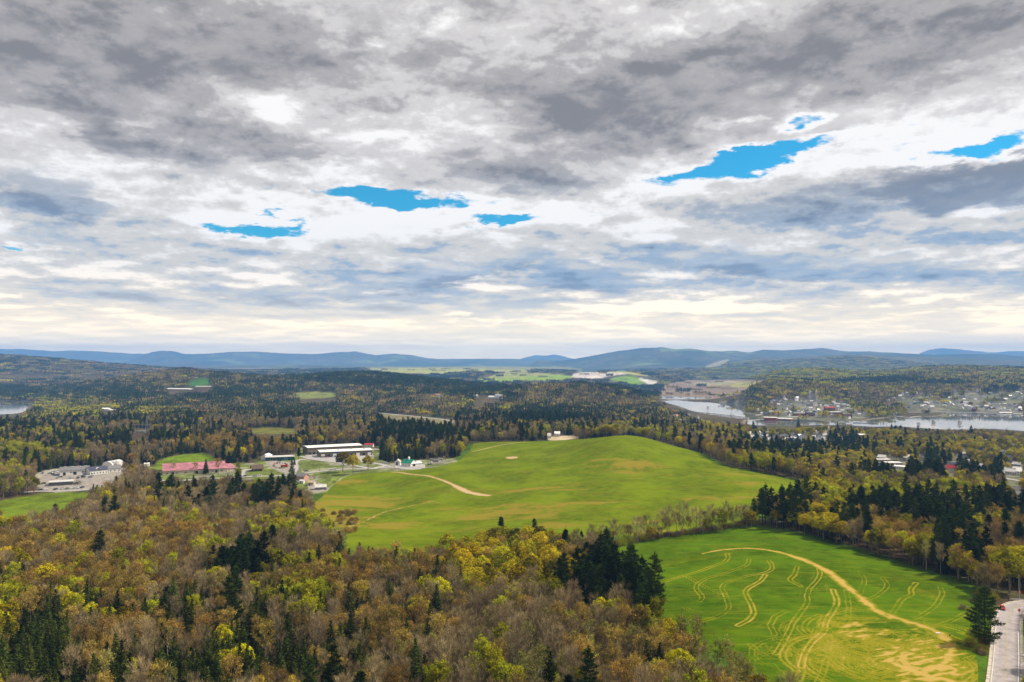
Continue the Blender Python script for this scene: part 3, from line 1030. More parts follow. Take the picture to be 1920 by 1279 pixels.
PATH1 = gline([(694, 882), (740, 885), (785, 890), (822, 898), (842, 905), (858, 914), (880, 924), (915, 929)])
PATH2 = gline([(886, 847), (915, 840), (955, 832), (1003, 827)])
PATH3 = gline([(618, 1000), (650, 990), (690, 975), (712, 962), (760, 950), (812, 940)])
PATH4 = gline([(600, 920), (640, 925), (700, 930), (780, 935), (830, 945)])
BROWN = [(*g(u, v)[:2], a, b, r, s_) for u, v, a, b, r, s_ in [
    (1190, 872, 30, 12, .0, .55), (1140, 862, 40, 8, .2, .35), (1020, 915, 45, 4, 0, .9), (1080, 918, 30, 3, 0, .55), (985, 957, 75, 22, .1, .45), (1080, 900, 60, 10, .1, .3),
    (1280, 890, 60, 10, -.2, .4), (1380, 905, 40, 12, -.2, .35), (640, 978, 22, 16, 0, .9), (700, 985, 40, 10, .2, .5), (950, 990, 45, 8, 0, .35), (905, 920, 30, 8, 0, .3),
    (960, 858, 8, 6, 0, 1.0), (1170, 885, 30, 10, 0, .45), (1240, 1000, 60, 6, 0, .45), (1380, 955, 30, 8, 0, .35), (870, 850, 20, 10, 0, .3), (760, 880, 40, 5, 0, .5),
    (1330, 935, 50, 8, 0, .3), (1100, 985, 60, 8, 0, .3), (640, 905, 25, 9, 0, .5), (1100, 875, 55, 4, .1, .35), (1400, 890, 60, 9, -.3, .4)]]
STRAWZ = gpoly([(575, 945), (585, 925), (640, 930), (720, 932), (790, 934), (820, 941), (760, 952), (710, 958), (650, 962), (600, 970)], 1)


def hill_attr(x, y, s_):
    nn = fbm(x / 4, y / 4, 3)
    n2_ = fbm(x / 28, y / 14, 4)
    w = np.zeros(x.shape)
    t1 = polyline_dist(PATH1, x, y, 12)
    wd = 2.0 + 3.2 * np.exp(-((x - PATH1[-12, 0]) ** 2 + (y - PATH1[-12, 1]) ** 2) / 30 ** 2)
    w = np.maximum(w, np.clip(1.5 - t1 / wd + nn * 0.7, 0, 1))
    w = np.maximum(w, np.clip(1.5 - polyline_dist(PATH2, x, y, 8) / 1.7 + nn * .5, 0, 1))
    w = np.maximum(w, np.clip(1.3 - polyline_dist(PATH3, x, y, 8) / 1.3 + nn * 1.2, 0, 1) * 0.9)
    w = np.maximum(w, np.clip(1.2 - polyline_dist(PATH4, x, y, 8) / 2.2 + nn * 2.2, 0, 1) * 0.45)
    dry = np.zeros(x.shape)
    for cx_, cy_, a, b, r, k_ in BROWN:
        c_, q_ = math.cos(r), math.sin(r)
        dx, dy = x - cx_, y - cy_
        u_, v_ = (dx * c_ + dy * q_) / a, (dy * c_ - dx * q_) / (b * 1.6)
        q = np.exp(-(u_ ** 2 + v_ ** 2))
        dry = np.maximum(dry, q * k_ * 1.25 * (1 + n2_ * 2.5 + nn * 1.6))
    e_ = np.exp(-((x - BROWN[12][0]) ** 2 / 40 + (y - BROWN[12][1]) ** 2 / 60))
    w = np.maximum(w, np.clip(e_ * 2.2 + nn, 0, 1) * (e_ > .2))
    sz = sdist(STRAWZ, x, y)
    dry = np.maximum(dry, np.clip(-sz / 8 + 0.4, 0, 1) * np.clip(0.62 + n2_ * 1.8 + nn * .6, 0.1, 1))
    dry = dry + np.clip(n2_ * 2.2 - 0.12, 0, 1) * 0.5
    dry = np.maximum(dry, np.clip((s_ + 7) / 6 + nn, 0, 1) * 0.45)
    return {'wear': w, 'dry': dry}


M_HILLF = grass_mat('hill_field_grass', (0.052, 0.095, 0.003), (0.112, 0.150, 0.004), (0.200, 0.165, 0.020), (0.42, 0.30, 0.17), 0.30)
sheet('field', F_HILL, 1.9, [M_HILLF], hill_attr)


# ------------------------------------------------------------------ roads
def ribbon(name, L, width, mat, lift=0.12, step=3.0, crown=0.0, wl=None, label=None):
    L = np.asarray(L)
    sgl = np.hypot(*np.diff(L, axis=0).T); cum = np.concatenate([[0], np.cumsum(sgl)])
    n = max(2, int(cum[-1] / step))
    t = np.linspace(0, cum[-1], n)
    C = np.stack([np.interp(t, cum, L[:, 0]), np.interp(t, cum, L[:, 1])], 1)
    T_ = np.gradient(C, axis=0); T_ /= np.linalg.norm(T_, axis=1, keepdims=True) + 1e-9
    Nn = np.stack([-T_[:, 1], T_[:, 0]], 1)
    wl_ = np.interp(t, np.linspace(0, cum[-1], len(wl)), wl) if wl is not None else np.full(n, width)
    offs = [-0.5, -0.25, 0, 0.25, 0.5]
    rows = []
    for o_ in offs:
        P = C + Nn * (o_ * wl_[:, None])
        z = terrain(P[:, 0], P[:, 1]) + lift
        rows.append(np.column_stack([P, z]))
    R_ = np.stack(rows, 1)
    R_[:, :, 2] = np.maximum(R_[:, :, 2], R_[:, :, 2].mean(1, keepdims=True))
    V_ = np.vstack([R_.reshape(-1, 3)])
    m_ = len(offs)
    i = np.arange(n - 1)[:, None] * m_ + np.arange(m_ - 1)[None]
    F = np.stack([i, i + 1, i + m_ + 1, i + m_], -1).reshape(-1, 4)
    # skirt so that the edge is a real step
    b = len(V_)
    sk = np.vstack([R_[:, 0] - [0, 0, 1.2], R_[:, -1] - [0, 0, 1.2]])
    V_ = np.vstack([V_, sk])
    j = np.arange(n - 1)
    F2 = np.stack([j * m_, b + j, b + j + 1, (j + 1) * m_], 1)
    F3 = np.stack([j * m_ + m_ - 1, (j + 1) * m_ + m_ - 1, b + n + j + 1, b + n + j], 1)
    me = mesh_np(name, V_, [F, F2, F3], [mat])
    o = obj(name, me)
    return tagit(o, kind='structure'), C


def asphalt(name, col):
    m = new_mat(name)
    p = geo_pos()
    c = mixc(smooth(noise(p, 0.35, 5, 0.65), 0.3, 0.7), tuple(q * 0.8 for q in col), tuple(q * 1.15 for q in col))
    c = mixc(smooth(noise(scl(p, (0.9, 0.05, 1)), 1.0, 3), 0.55, 0.72) * 0.35, c, tuple(q * 1.35 for q in col))
    return finish(m, principled(c, 0.85, bump(noise(p, 6, 3), 0.2, 0.05), 0.2))


M_ROAD = asphalt('sun_bleached_asphalt', (0.30, 0.265, 0.26))
M_GRAVEL = plain('pale_gravel', (0.27, 0.24, 0.205), 0.95, 0.25, 0.25, bmp=0.3)
M_SHOULDER = plain('road_shoulder', (0.42, 0.37, 0.30), 0.95, 0.25, 0.8)
M_LINE = plain('road_paint', (0.62, 0.58, 0.52), 0.7, 0.2, 1.5)
ROADC = gline([(1880, 1320), (1884, 1279), (1887, 1240), (1888, 1200), (1888, 1168), (1893, 1148), (1908, 1137), (1930, 1133), (1990, 1130)], 3)
ribbon('road_shoulder', ROADC, 10.6, M_SHOULDER, 0.30, 2.0)
_, RC = ribbon('road', ROADC, 8.4, M_ROAD, 0.42, 2.0)
_T = np.gradient(RC, axis=0); _T /= np.linalg.norm(_T, axis=1, keepdims=True); _N = np.stack([-_T[:, 1], _T[:, 0]], 1)
for o_ in (-3.75, 3.75):
    ribbon('road_marking', RC + _N * o_, 0.22, M_LINE, 0.47, 2.0)
for o_ in (-0.14, 0.14):
    ribbon('road_marking', RC + _N * o_, 0.12, plain('yellow_road_paint', (0.45, 0.38, 0.2), 0.7, 0.2, 1.5), 0.47, 2.0)
ribbon('road', gline([(1888, 1262), (1905, 1252), (1930, 1252), (1990, 1258)], 2), 9.0, M_ROAD, 0.38, 2.0)

M_STREET = asphalt('street_asphalt', (0.34, 0.32, 0.30))
for L_, w_ in [
    ([(385, 899), (440, 895), (500, 893), (545, 891), (590, 886), (640, 880), (700, 879), (745, 877), (790, 879)], 8),
    ([(385, 899), (330, 902), (270, 900), (230, 906), (175, 918), (120, 922), (70, 921), (40, 925)], 7),
    ([(548, 890), (556, 878), (552, 868), (560, 862), (600, 860), (660, 862), (700, 868), (735, 876)], 8),
    ([(565, 856), (590, 862), (640, 868), (690, 878)], 7),
    ([(262, 902), (256, 890), (262, 878)], 8),
    ([(455, 894), (450, 885), (470, 880)], 10),
    ([(700, 880), (730, 872), (760, 878), (800, 878)], 9),
    ([(690, 773), (740, 777), (800, 783), (862, 790)], 12),
    ([(420, 771), (560, 764), (640, 758)], 6),
    ([(1396, 789), (1460, 783), (1540, 779), (1640, 784)], 14), ([(1410, 782), (1470, 772), (1560, 766), (1640, 770)], 12),
    ([(1690, 868), (1760, 874), (1830, 884), (1930, 905)], 8), ([(1620, 858), (1690, 868)], 8), ([(1440, 838), (1520, 842), (1600, 852), (1640, 862)], 8),
    ([(1420, 822), (1500, 824), (1600, 828), (1740, 838), (1930, 850)], 9), ([(1840, 905), (1900, 925), (1940, 935)], 8),
]:
    ribbon('road', gline(L_, 2), w_, M_STREET, 0.30, 6.0)
# gravel yards
for P, st_, m_ in ((gpoly([(66, 905), (78, 888), (112, 882), (165, 876), (228, 876), (232, 888), (215, 905), (176, 917), (120, 921), (80, 921)]), 3.0, M_GRAVEL),
                   (gpoly([(490, 862), (556, 866), (552, 885), (540, 892), (508, 880), (498, 872)]), 3.0, M_GRAVEL),
                   (gpoly([(565, 856), (575, 842), (700, 848), (706, 858), (690, 866), (600, 866)]), 3.0, M_STREET),
                   (gpoly([(735, 876), (740, 866), (800, 868), (800, 880), (760, 881)]), 2.5, M_STREET),
                   (gpoly([(575, 922), (572, 905), (590, 902), (614, 908), (612, 924)]), 2.5, M_GRAVEL),
                   (gpoly([(258, 898), (262, 878), (292, 880), (298, 896), (280, 902)]), 3.0, M_GRAVEL)):
    sheet('yard', P, st_, [m_], lambda x, y, s_: {'dry': s_ * 0}, lift=0.26)


# ================================================================== trees
def leaf_mat(name, dark_, light_, vary=0.25, trans=0.25, hue=0.02, clump=0.35):
    m = new_mat(name)
    oi = S.nt.nodes.new('ShaderNodeObjectInfo')
    rnd = S(oi.outputs['Random'])
    p = obj_pos()
    n = noise(p, clump, 3, 0.6)
    gp = geo_pos()
    n2 = noise(gp, 0.012, 2, 0.5)
    c = mixc(smooth(n * 0.75 + rnd * 0.3 + (n2 - 0.5) * 0.35, 0.28, 0.72), dark_, light_)
    hs = S.nt.nodes.new('ShaderNodeHueSaturation')
    put(hs.inputs['Color'], c)
    r2 = S.op('FRACT', rnd * 7.31)
    put(hs.inputs['Hue'], 0.5 + (r2 - 0.5) * (hue * 2))
    put(hs.inputs['Value'], 1.0 + (S.op('FRACT', rnd * 3.77) - 0.5) * (vary * 2))
    d = S.nt.nodes.new('ShaderNodeBsdfDiffuse'); S.nt.links.new(hs.outputs[0], d.inputs[0])
    if trans <= 0: return finish(m, d.outputs[0])
    t = S.nt.nodes.new('ShaderNodeBsdfTranslucent'); S.nt.links.new(hs.outputs[0], t.inputs[0])
    mx = S.nt.nodes.new('ShaderNodeMixShader'); mx.inputs[0].default_value = trans
    S.nt.links.new(d.outputs[0], mx.inputs[1]); S.nt.links.new(t.outputs[0], mx.inputs[2])
    return finish(m, mx.outputs[0])


M_BARK = leaf_mat('grey_brown_bark', (0.10, 0.08, 0.058), (0.25, 0.205, 0.155), 0.2, 0, 0.01, 1.5)
M_BARKP = leaf_mat('pine_bark', (0.035, 0.026, 0.02), (0.07, 0.052, 0.04), 0.2, 0, 0.01, 1.5)
M_BIRCH = leaf_mat('white_birch_bark', (0.26, 0.22, 0.17), (0.46, 0.42, 0.35), 0.15, 0, 0.01, 3)
M_TWIG = leaf_mat('bare_twigs', (0.115, 0.086, 0.042), (0.37, 0.285, 0.145), 0.30, 0, 0.012)
M_RUST = leaf_mat('rusty_buds', (0.145, 0.098, 0.022), (0.42, 0.285, 0.058), 0.30, 0.2, 0.015)
M_LIME = leaf_mat('lime_young_leaves', (0.16, 0.17, 0.008), (0.48, 0.47, 0.018), 0.22, 0.3, 0.015)
M_OCHRE = leaf_mat('ochre_young_leaves', (0.085, 0.080, 0.004), (0.54, 0.45, 0.014), 0.25, 0.25, 0.02)
M_PINE = leaf_mat('pine_needles', (0.014, 0.027, 0.007), (0.060, 0.092, 0.017), 0.25, 0, 0.02)
M_SPRUCE = leaf_mat('spruce_needles', (0.015, 0.024, 0.006), (0.080, 0.100, 0.016), 0.3, 0, 0.02)
M_ASPEN = leaf_mat('aspen_catkins', (0.12, 0.115, 0.02), (0.29, 0.27, 0.055), 0.25, 0.25, 0.015)


class TB:
    """Numpy tree mesh builder: tubes and loose leaf faces."""
    def __init__(s, seed):
        s.r = np.random.default_rng(seed)
        s.v = []; s.f3 = []; s.f4 = []; s.n = 0

    def tube(s, p, q, r0, r1, n=4):
        p, q = np.asarray(p, float), np.asarray(q, float)
        d = q - p; d /= np.linalg.norm(d) + 1e-9
        a = np.cross(d, [0.3, 0.2, 1.0] if abs(d[2]) < .9 else [1, 0, 0]); a /= np.linalg.norm(a); b = np.cross(d, a)
        t = np.arange(n) * 2 * np.pi / n
        ring = np.cos(t)[:, None] * a + np.sin(t)[:, None] * b
        s.v.append(p + ring * r0); s.v.append(q + ring * r1)
        i = np.arange(n)
        s.f4.append(np.stack([s.n + i, s.n + (i + 1) % n, s.n + n + (i + 1) % n, s.n + n + i], 1))
        s.n += 2 * n

    def tris(s, C, size, elong=1.0, D=None, width=None):
        """Loose triangles at C; D = long-axis direction."""
        C = np.asarray(C, float); k = len(C)
        if D is None:
            D = s.r.normal(size=(k, 3))
        D = D / (np.linalg.norm(D, axis=1, keepdims=True) + 1e-9)
        R_ = s.r.normal(size=(k, 3)); Bn = np.cross(D, R_); Bn /= np.linalg.norm(Bn, axis=1, keepdims=True) + 1e-9
        sz = size * (0.6 + 0.8 * s.r.random((k, 1)))
        L = D * sz * elong
        W = Bn * (sz * 0.55 if width is None else width)
        s.v.append(np.concatenate([C - L * .5 - W, C - L * .5 + W, C + L * .5], 0))
        i = np.arange(k)
        s.f3.append(np.stack([s.n + i, s.n + k + i, s.n + 2 * k + i], 1))
        s.n += 3 * k

    def quads(s, C, size, N=None):
        C = np.asarray(C, float); k = len(C)
        if N is None: N = s.r.normal(size=(k, 3))
        N = N / (np.linalg.norm(N, axis=1, keepdims=True) + 1e-9)
        A = np.cross(N, s.r.normal(size=(k, 3))); A /= np.linalg.norm(A, axis=1, keepdims=True) + 1e-9
        B = np.cross(N, A)
        sz = size * (0.6 + 0.8 * s.r.random((k, 1))) * .5
        A, B = A * sz, B * sz * 0.8
        s.v.append(np.concatenate([C - A - B, C + A - B, C + A + B, C - A + B], 0))
        i = np.arange(k)
        s.f4.append(np.stack([s.n + i, s.n + k + i, s.n + 2 * k + i, s.n + 3 * k + i], 1))
        s.n += 4 * k

    def arrays(s):
        V = np.concatenate(s.v) if s.v else np.zeros((0, 3))
        f3 = np.concatenate(s.f3) if s.f3 else np.zeros((0, 3), int)
        f4 = np.concatenate(s.f4) if s.f4 else np.zeros((0, 4), int)
        return V, f3, f4


def broad_skeleton(t, h, rc, start=0.35, nl=13, up=0.75, lean=0.03, tr=0.22):
    """Trunk with forks, limbs and branches; returns branch points and directions for twigs and leaves."""
    r = t.r
    pts = [np.array([0, 0, -0.6])]
    n = 5
    for i in range(1, n + 1):
        pts.append(np.array([r.normal() * lean * h * .4, r.normal() * lean * h * .4, h * 0.86 * i / n]))
    for i in range(n):
        t.tube(pts[i], pts[i + 1], tr * (1 - i / (n + .6)), tr * (1 - (i + 1) / (n + .6)), 5)
    tips, dirs = [], []
    for k in range(nl):
        f = start + (0.93 - start) * (k + r.random() * .7) / nl
        z = h * 0.86 * f
        i = min(n - 1, int(f * n)); w = f * n - i
        base_ = pts[i] * (1 - w) + pts[i + 1] * w
        a = k * 2.4 + r.random() * .8
        prof = math.sin(min(1, (1.12 - f) / (1.0 - start)) * 1.9) * rc
        L = max(1.0, prof * (0.8 + r.random() * .4))
        o_ = np.array([math.cos(a), math.sin(a), up * (0.5 + f)])
        mid = base_ + o_ * L * 0.45 + r.normal(size=3) * .15
        end = mid + np.array([math.cos(a) * .7, math.sin(a) * .7, up * 1.25]) * L * 0.55
        t.tube(base_, mid, tr * .42 * (1.1 - f), tr * .26 * (1.1 - f), 3)
        t.tube(mid, end, tr * .26 * (1.1 - f), 0.025, 3)
        for j in range(4):
            q = (base_ if j == 0 else mid) * (1 - j / 5) + end * (j / 5) if j else mid
            d = r.normal(size=3); d[2] = abs(d[2]) * .7 + .45; d += o_ * .6; d /= np.linalg.norm(d)
            e = q + d * (0.25 * L + 0.8) * (0.7 + .6 * r.random())
            t.tube(q, e, 0.05, 0.02, 3)
            for s_ in (0.35, 0.7, 1.0):
                tips.append(q * (1 - s_) + e * s_); dirs.append(d)
        tips.append(end); dirs.append(o_ / np.linalg.norm(o_))
    for s_ in (0.0, 1.0):
        top = pts[-1] + np.array([r.normal() * .5, r.normal() * .5, h * .12])
        t.tube(pts[-1], top, 0.07, 0.02, 3)
        for w in (0, .33, .66, 1): tips.append(pts[-1] * (1 - w) + top * w); dirs.append(np.array([0, 0, 1.0]))
    return np.array(tips), np.array(dirs)


def jit(t, P, D, k, rad, along=0.5):
    i = t.r.integers(0, len(P), k)
    d = t.r.normal(size=(k, 3)); d /= np.linalg.norm(d, axis=1, keepdims=True)
    return P[i] + d * rad * t.r.random((k, 1)) ** .5 + D[i] * along * t.r.random((k, 1)), D[i], d


def mk_bare(seed, h=16, rc=3.6, dens_=1.0, **kw):
    w = TB(seed); tips, dirs = broad_skeleton(w, h, rc, **kw)
    c = TB(seed + 1)
    P, D, d = jit(c, tips, dirs, int(1150 * dens_), 0.9, 1.0)
    D = D * .9 + d * .75 + np.array([0, 0, .5])
    c.tris(P, 1.0, 1.25, D, width=0.036)
    return w, c


def mk_bud(seed, h=15, rc=3.6, leafk=1100, size=0.26, rad=0.75, twk=450, **kw):
    w = TB(seed); tips, dirs = broad_skeleton(w, h, rc, **kw)
    c = TB(seed + 1)
    P, D, d = jit(c, tips, dirs, twk, 0.8, 0.8)
    c.tris(P, 1.0, 1.15, D * .8 + d * .7 + np.array([0, 0, .5]), width=0.03)
    P, D, d = jit(c, tips, dirs, leafk, rad, 0.7)
    c.tris(P, size, 1.3)
    return w, c


def mk_round(seed, h=14, rc=5.0, leafk=3600, size=0.36, lobes=20, flat=0.8):
    """Broad crown of many leafy lobes with gaps between."""
    w = TB(seed); tips, dirs = broad_skeleton(w, h * .9, rc * .8, start=0.3, nl=12, up=.6, tr=.3)
    c = TB(seed + 1); r = c.r
    cz, rz = h * 0.62, h * 0.38
    L = []
    for i in range(lobes):
        u_ = 1 - 1.35 * (i + .5) / lobes; ph = i * 2.4 + r.random() * .6
        s_ = math.sqrt(max(0, 1 - u_ * u_))
        q = 0.66 + r.random() * .22
        L.append((np.array([math.cos(ph) * s_ * rc * q, math.sin(ph) * s_ * rc * q, cz + u_ * rz * q * 1.1]), rc * (.26 + .16 * r.random())))
    per = leafk // lobes
    for cen, rad in L:
        d = r.normal(size=(per, 3)); d[:, 2] = d[:, 2] * .8 + .25; d /= np.linalg.norm(d, axis=1, keepdims=True)
        P = cen + d * rad * (0.62 + 0.45 * r.random((per, 1))) * np.array([1, 1, flat])
        c.quads(P, size, d * .9 + r.normal(size=(per, 3)) * .55)
    return w, c


def mk_pine(seed, h=23, rc=4.2, ragged=0.35, asym=0.0, start=0.22):
    w = TB(seed); c = TB(seed + 1); r = c.r
    lean = r.normal(size=2) * .25
    P0 = np.array([0, 0, -.8]); n = 6
    ax = lambda z: np.array([lean[0] * (z / h) ** 2 * 2, lean[1] * (z / h) ** 2 * 2, z])
    for i in range(n):
        w.tube(ax(-.8 + (h + .8) * i / n), ax(-.8 + (h + .8) * (i + 1) / n), .34 * (1 - i / (n + .3)), .34 * (1 - (i + 1) / (n + .3)), 6)
    nw = 15
    for k in range(nw):
        f = start + (1 - start) * (k / nw) ** .95
        z = f * h
        q = (1 - f) / (1 - start)
        prof = rc * (0.16 + 0.95 * q ** .8) * (1 if q < .8 else 1 - (q - .8) * 1.6)
        nb = 5 if f < .85 else 4
        for j in range(nb):
            if r.random() < ragged * .45: continue
            a = j * 6.283 / nb + k * 1.1 + r.normal() * .25
            L = prof * (1 - ragged + 1.5 * ragged * r.random()) * (1 + asym * math.cos(a))
            o_ = np.array([math.cos(a), math.sin(a), 0.10 + .28 * f])
            b0 = ax(z); e = b0 + o_ * L
            e[2] += 0.12 * L
            w.tube(b0, e, .07 * (1.2 - f), .02, 3)
            nt = max(3, int(L * 1.9))
            for s_ in range(nt):
                u_ = 0.28 + 0.72 * (s_ + .6) / nt
                cen = b0 * (1 - u_) + e * u_ + np.array([0, 0, .18])
                sp_ = 0.28 * L * (1.15 - u_) + .35
                m_ = 15
                off = r.normal(size=(m_, 3)) * np.array([sp_ * .7, sp_ * .7, .20])
                D = off * .6 + np.array([math.cos(a) * .5, math.sin(a) * .5, .55])
                c.tris(cen + off, .62, 1.15, D, width=.17)
    m_ = 60
    c.tris(ax(h * .985) + r.normal(size=(m_, 3)) * np.array([.3, .3, .8]), .6, 1.2, np.tile([0, 0, 1.0], (m_, 1)) + r.normal(size=(m_, 3)) * .5, width=.15)
    return w, c


def mk_spruce(seed, h=15, rc=2.9, start=0.06, droop=.28, dens_=1.0, rag=.25):
    w = TB(seed); c = TB(seed + 1); r = c.r
    w.tube((0, 0, -.6), (0, 0, h * .5), .2, .12, 5); w.tube((0, 0, h * .5), (0, 0, h), .12, .02, 4)
    nl = int(h * 1.75)
    for k in range(nl):
        f = start + (1 - start) * k / nl
        z = f * h; q = 1 - f
        rad = rc * (q ** .82) + .12
        nb = max(4, int(5 + 7 * q * dens_))
        for j in range(nb):
            a = j * 6.283 / nb + k * .77 + r.normal() * .12
            L = rad * (1 - rag + rag * 1.5 * r.random())
            m_ = max(3, int(4.5 * L))
            u_ = (0.30 + 0.7 * r.random(m_))[:, None]
            dirn = np.array([math.cos(a), math.sin(a), -droop * q + .12 * f])
            C = np.array([0, 0, z]) + dirn * L * u_ + r.normal(size=(m_, 3)) * np.array([.16, .16, .12]) * (1 + L * .25)
            D = np.tile(dirn, (m_, 1)) + r.normal(size=(m_, 3)) * .35 + np.array([0, 0, .12])
            c.tris(C, .62 + .1 * L, 1.1, D, width=.21)
    return w, c


def mk_aspen(seed, h=17, rc=1.9, leafk=620, size=.30):
    w = TB(seed); tips, dirs = broad_skeleton(w, h, rc, start=0.42, nl=12, up=1.25, lean=.02, tr=.15)
    c = TB(seed + 1)
    P, D, d = jit(c, tips, dirs, 300, .5, .8); c.tris(P, .9, 1.1, D + d * .5, width=.03)
    P, D, d = jit(c, tips, dirs, leafk, .7, .6); c.tris(P, size, 1.25)
    return w, c


def mk_bush(seed, h=3.2, rc=2.4):
    w = TB(seed); c = TB(seed + 1); r = c.r
    for k in range(9):
        a = k * 2.4; e = np.array([math.cos(a) * rc * .6, math.sin(a) * rc * .6, h * (.5 + .4 * r.random())])
        w.tube((0, 0, -.2), e, .06, .02, 3)
    d = r.normal(size=(700, 3)); d[:, 2] = np.abs(d[:, 2]); d /= np.linalg.norm(d, axis=1, keepdims=True)
    c.tris(d * np.array([rc, rc, h]) * (.45 + .6 * r.random((700, 1))), .34, 1.6, d + r.normal(size=(700, 3)) * .4 + [0, 0, .5], width=.06)
    return w, c


def two(name, wc, mw, mc):
    out = []
    for part, tb, m in (('trunk', wc[0], mw), ('crown', wc[1], mc)):
        V_, f3, f4 = tb.arrays()
        out.append(mesh_np(name + '_' + part, V_, [f3, f4], [m]))
    Vw, a3, a4 = wc[0].arrays(); Vc, b3, b4 = wc[1].arrays()
    n = len(Vw)
    F = [np.concatenate([a3, b3 + n]), np.concatenate([a4, b4 + n])]
    mi = np.concatenate([np.zeros(len(a3), int), np.ones(len(b3), int), np.zeros(len(a4), int), np.ones(len(b4), int)])
    F = [f for f in F if len(f)]
    whole = mesh_np(name + '_whole', np.vstack([Vw, Vc]), F, [mw, mc], mi)
    return out[0], out[1], whole


KINDS = {
    'bare_tree': [two('bare', mk_bare(10 + i * 3, h, rc, up=u_, nl=nl, start=st), M_BARK, M_TWIG) for i, (h, rc, u_, nl, st) in enumerate([(16, 3.2, 1.15, 14, .35), (14, 3.8, .8, 15, .25), (17.5, 2.6, 1.4, 13, .4), (12, 3.2, 1.0, 12, .2)])],
    'budding_tree': [two('budding', mk_bud(40 + i * 3, h, rc, leafk=lk, up=u_), M_BARK, M_RUST) for i, (h, rc, lk, u_) in enumerate([(14, 3.3, 1300, .9), (12.5, 3.0, 1000, 1.1), (15.5, 3.0, 1200, 1.2)])],
    'lime_tree': [two('lime', mk_bud(60 + i * 3, h, rc, leafk=lk, size=.34, rad=.95, up=u_, twk=150), M_BARK, M_LIME) for i, (h, rc, lk, u_) in enumerate([(14.5, 3.0, 2600, 1.0), (12.5, 2.6, 2000, 1.1), (16, 3.4, 2700, .9)])],
    'round_tree': [two('round', mk_round(80 + i * 3, h, rc, leafk=4600, lobes=26), M_BARK, M_OCHRE) for i, (h, rc) in enumerate([(14, 5.2), (12, 4.4), (15, 4.6)])],
    'pine_tree': [two('pine', mk_pine(100 + i * 3, h, rc, rg, 0.0, st), M_BARKP, M_PINE) for i, (h, rc, rg, st) in enumerate([(22, 4.2, .35, .22), (19, 3.6, .4, .3), (24, 4.6, .5, .3), (23, 7.4, .30, .05)])],
    'spruce_tree': [two('spruce', mk_spruce(120 + i * 3, h, rc, dr, dp), M_BARKP, M_SPRUCE) for i, (h, rc, dr, dp) in enumerate([(14, 2.9, .06, .28), (11, 2.4, .05, .2), (16, 3.6, .1, .4)])],
    'aspen_tree': [two('aspen', mk_aspen(140 + i * 3, h, rc), M_BIRCH, M_ASPEN) for i, (h, rc) in enumerate([(17, 1.9), (15, 1.7), (13.5, 2.0)])],
}
KH = {'bare_tree': [16, 14, 17.5, 12], 'budding_tree': [14, 12.5, 15.5], 'lime_tree': [14.5, 12.5, 16], 'round_tree': [14, 12, 15], 'pine_tree': [22, 19, 24, 23], 'spruce_tree': [14, 11, 16], 'aspen_tree': [17, 15, 13.5]}
KR = {'bare_tree': 3.4, 'budding_tree': 3.2, 'lime_tree': 3.2, 'round_tree': 4.8, 'pine_tree': 3.8, 'spruce_tree': 2.8, 'aspen_tree': 1.9}
KN = list(KINDS)
kB, kR, kL, kO, kP, kS, kA = range(7)

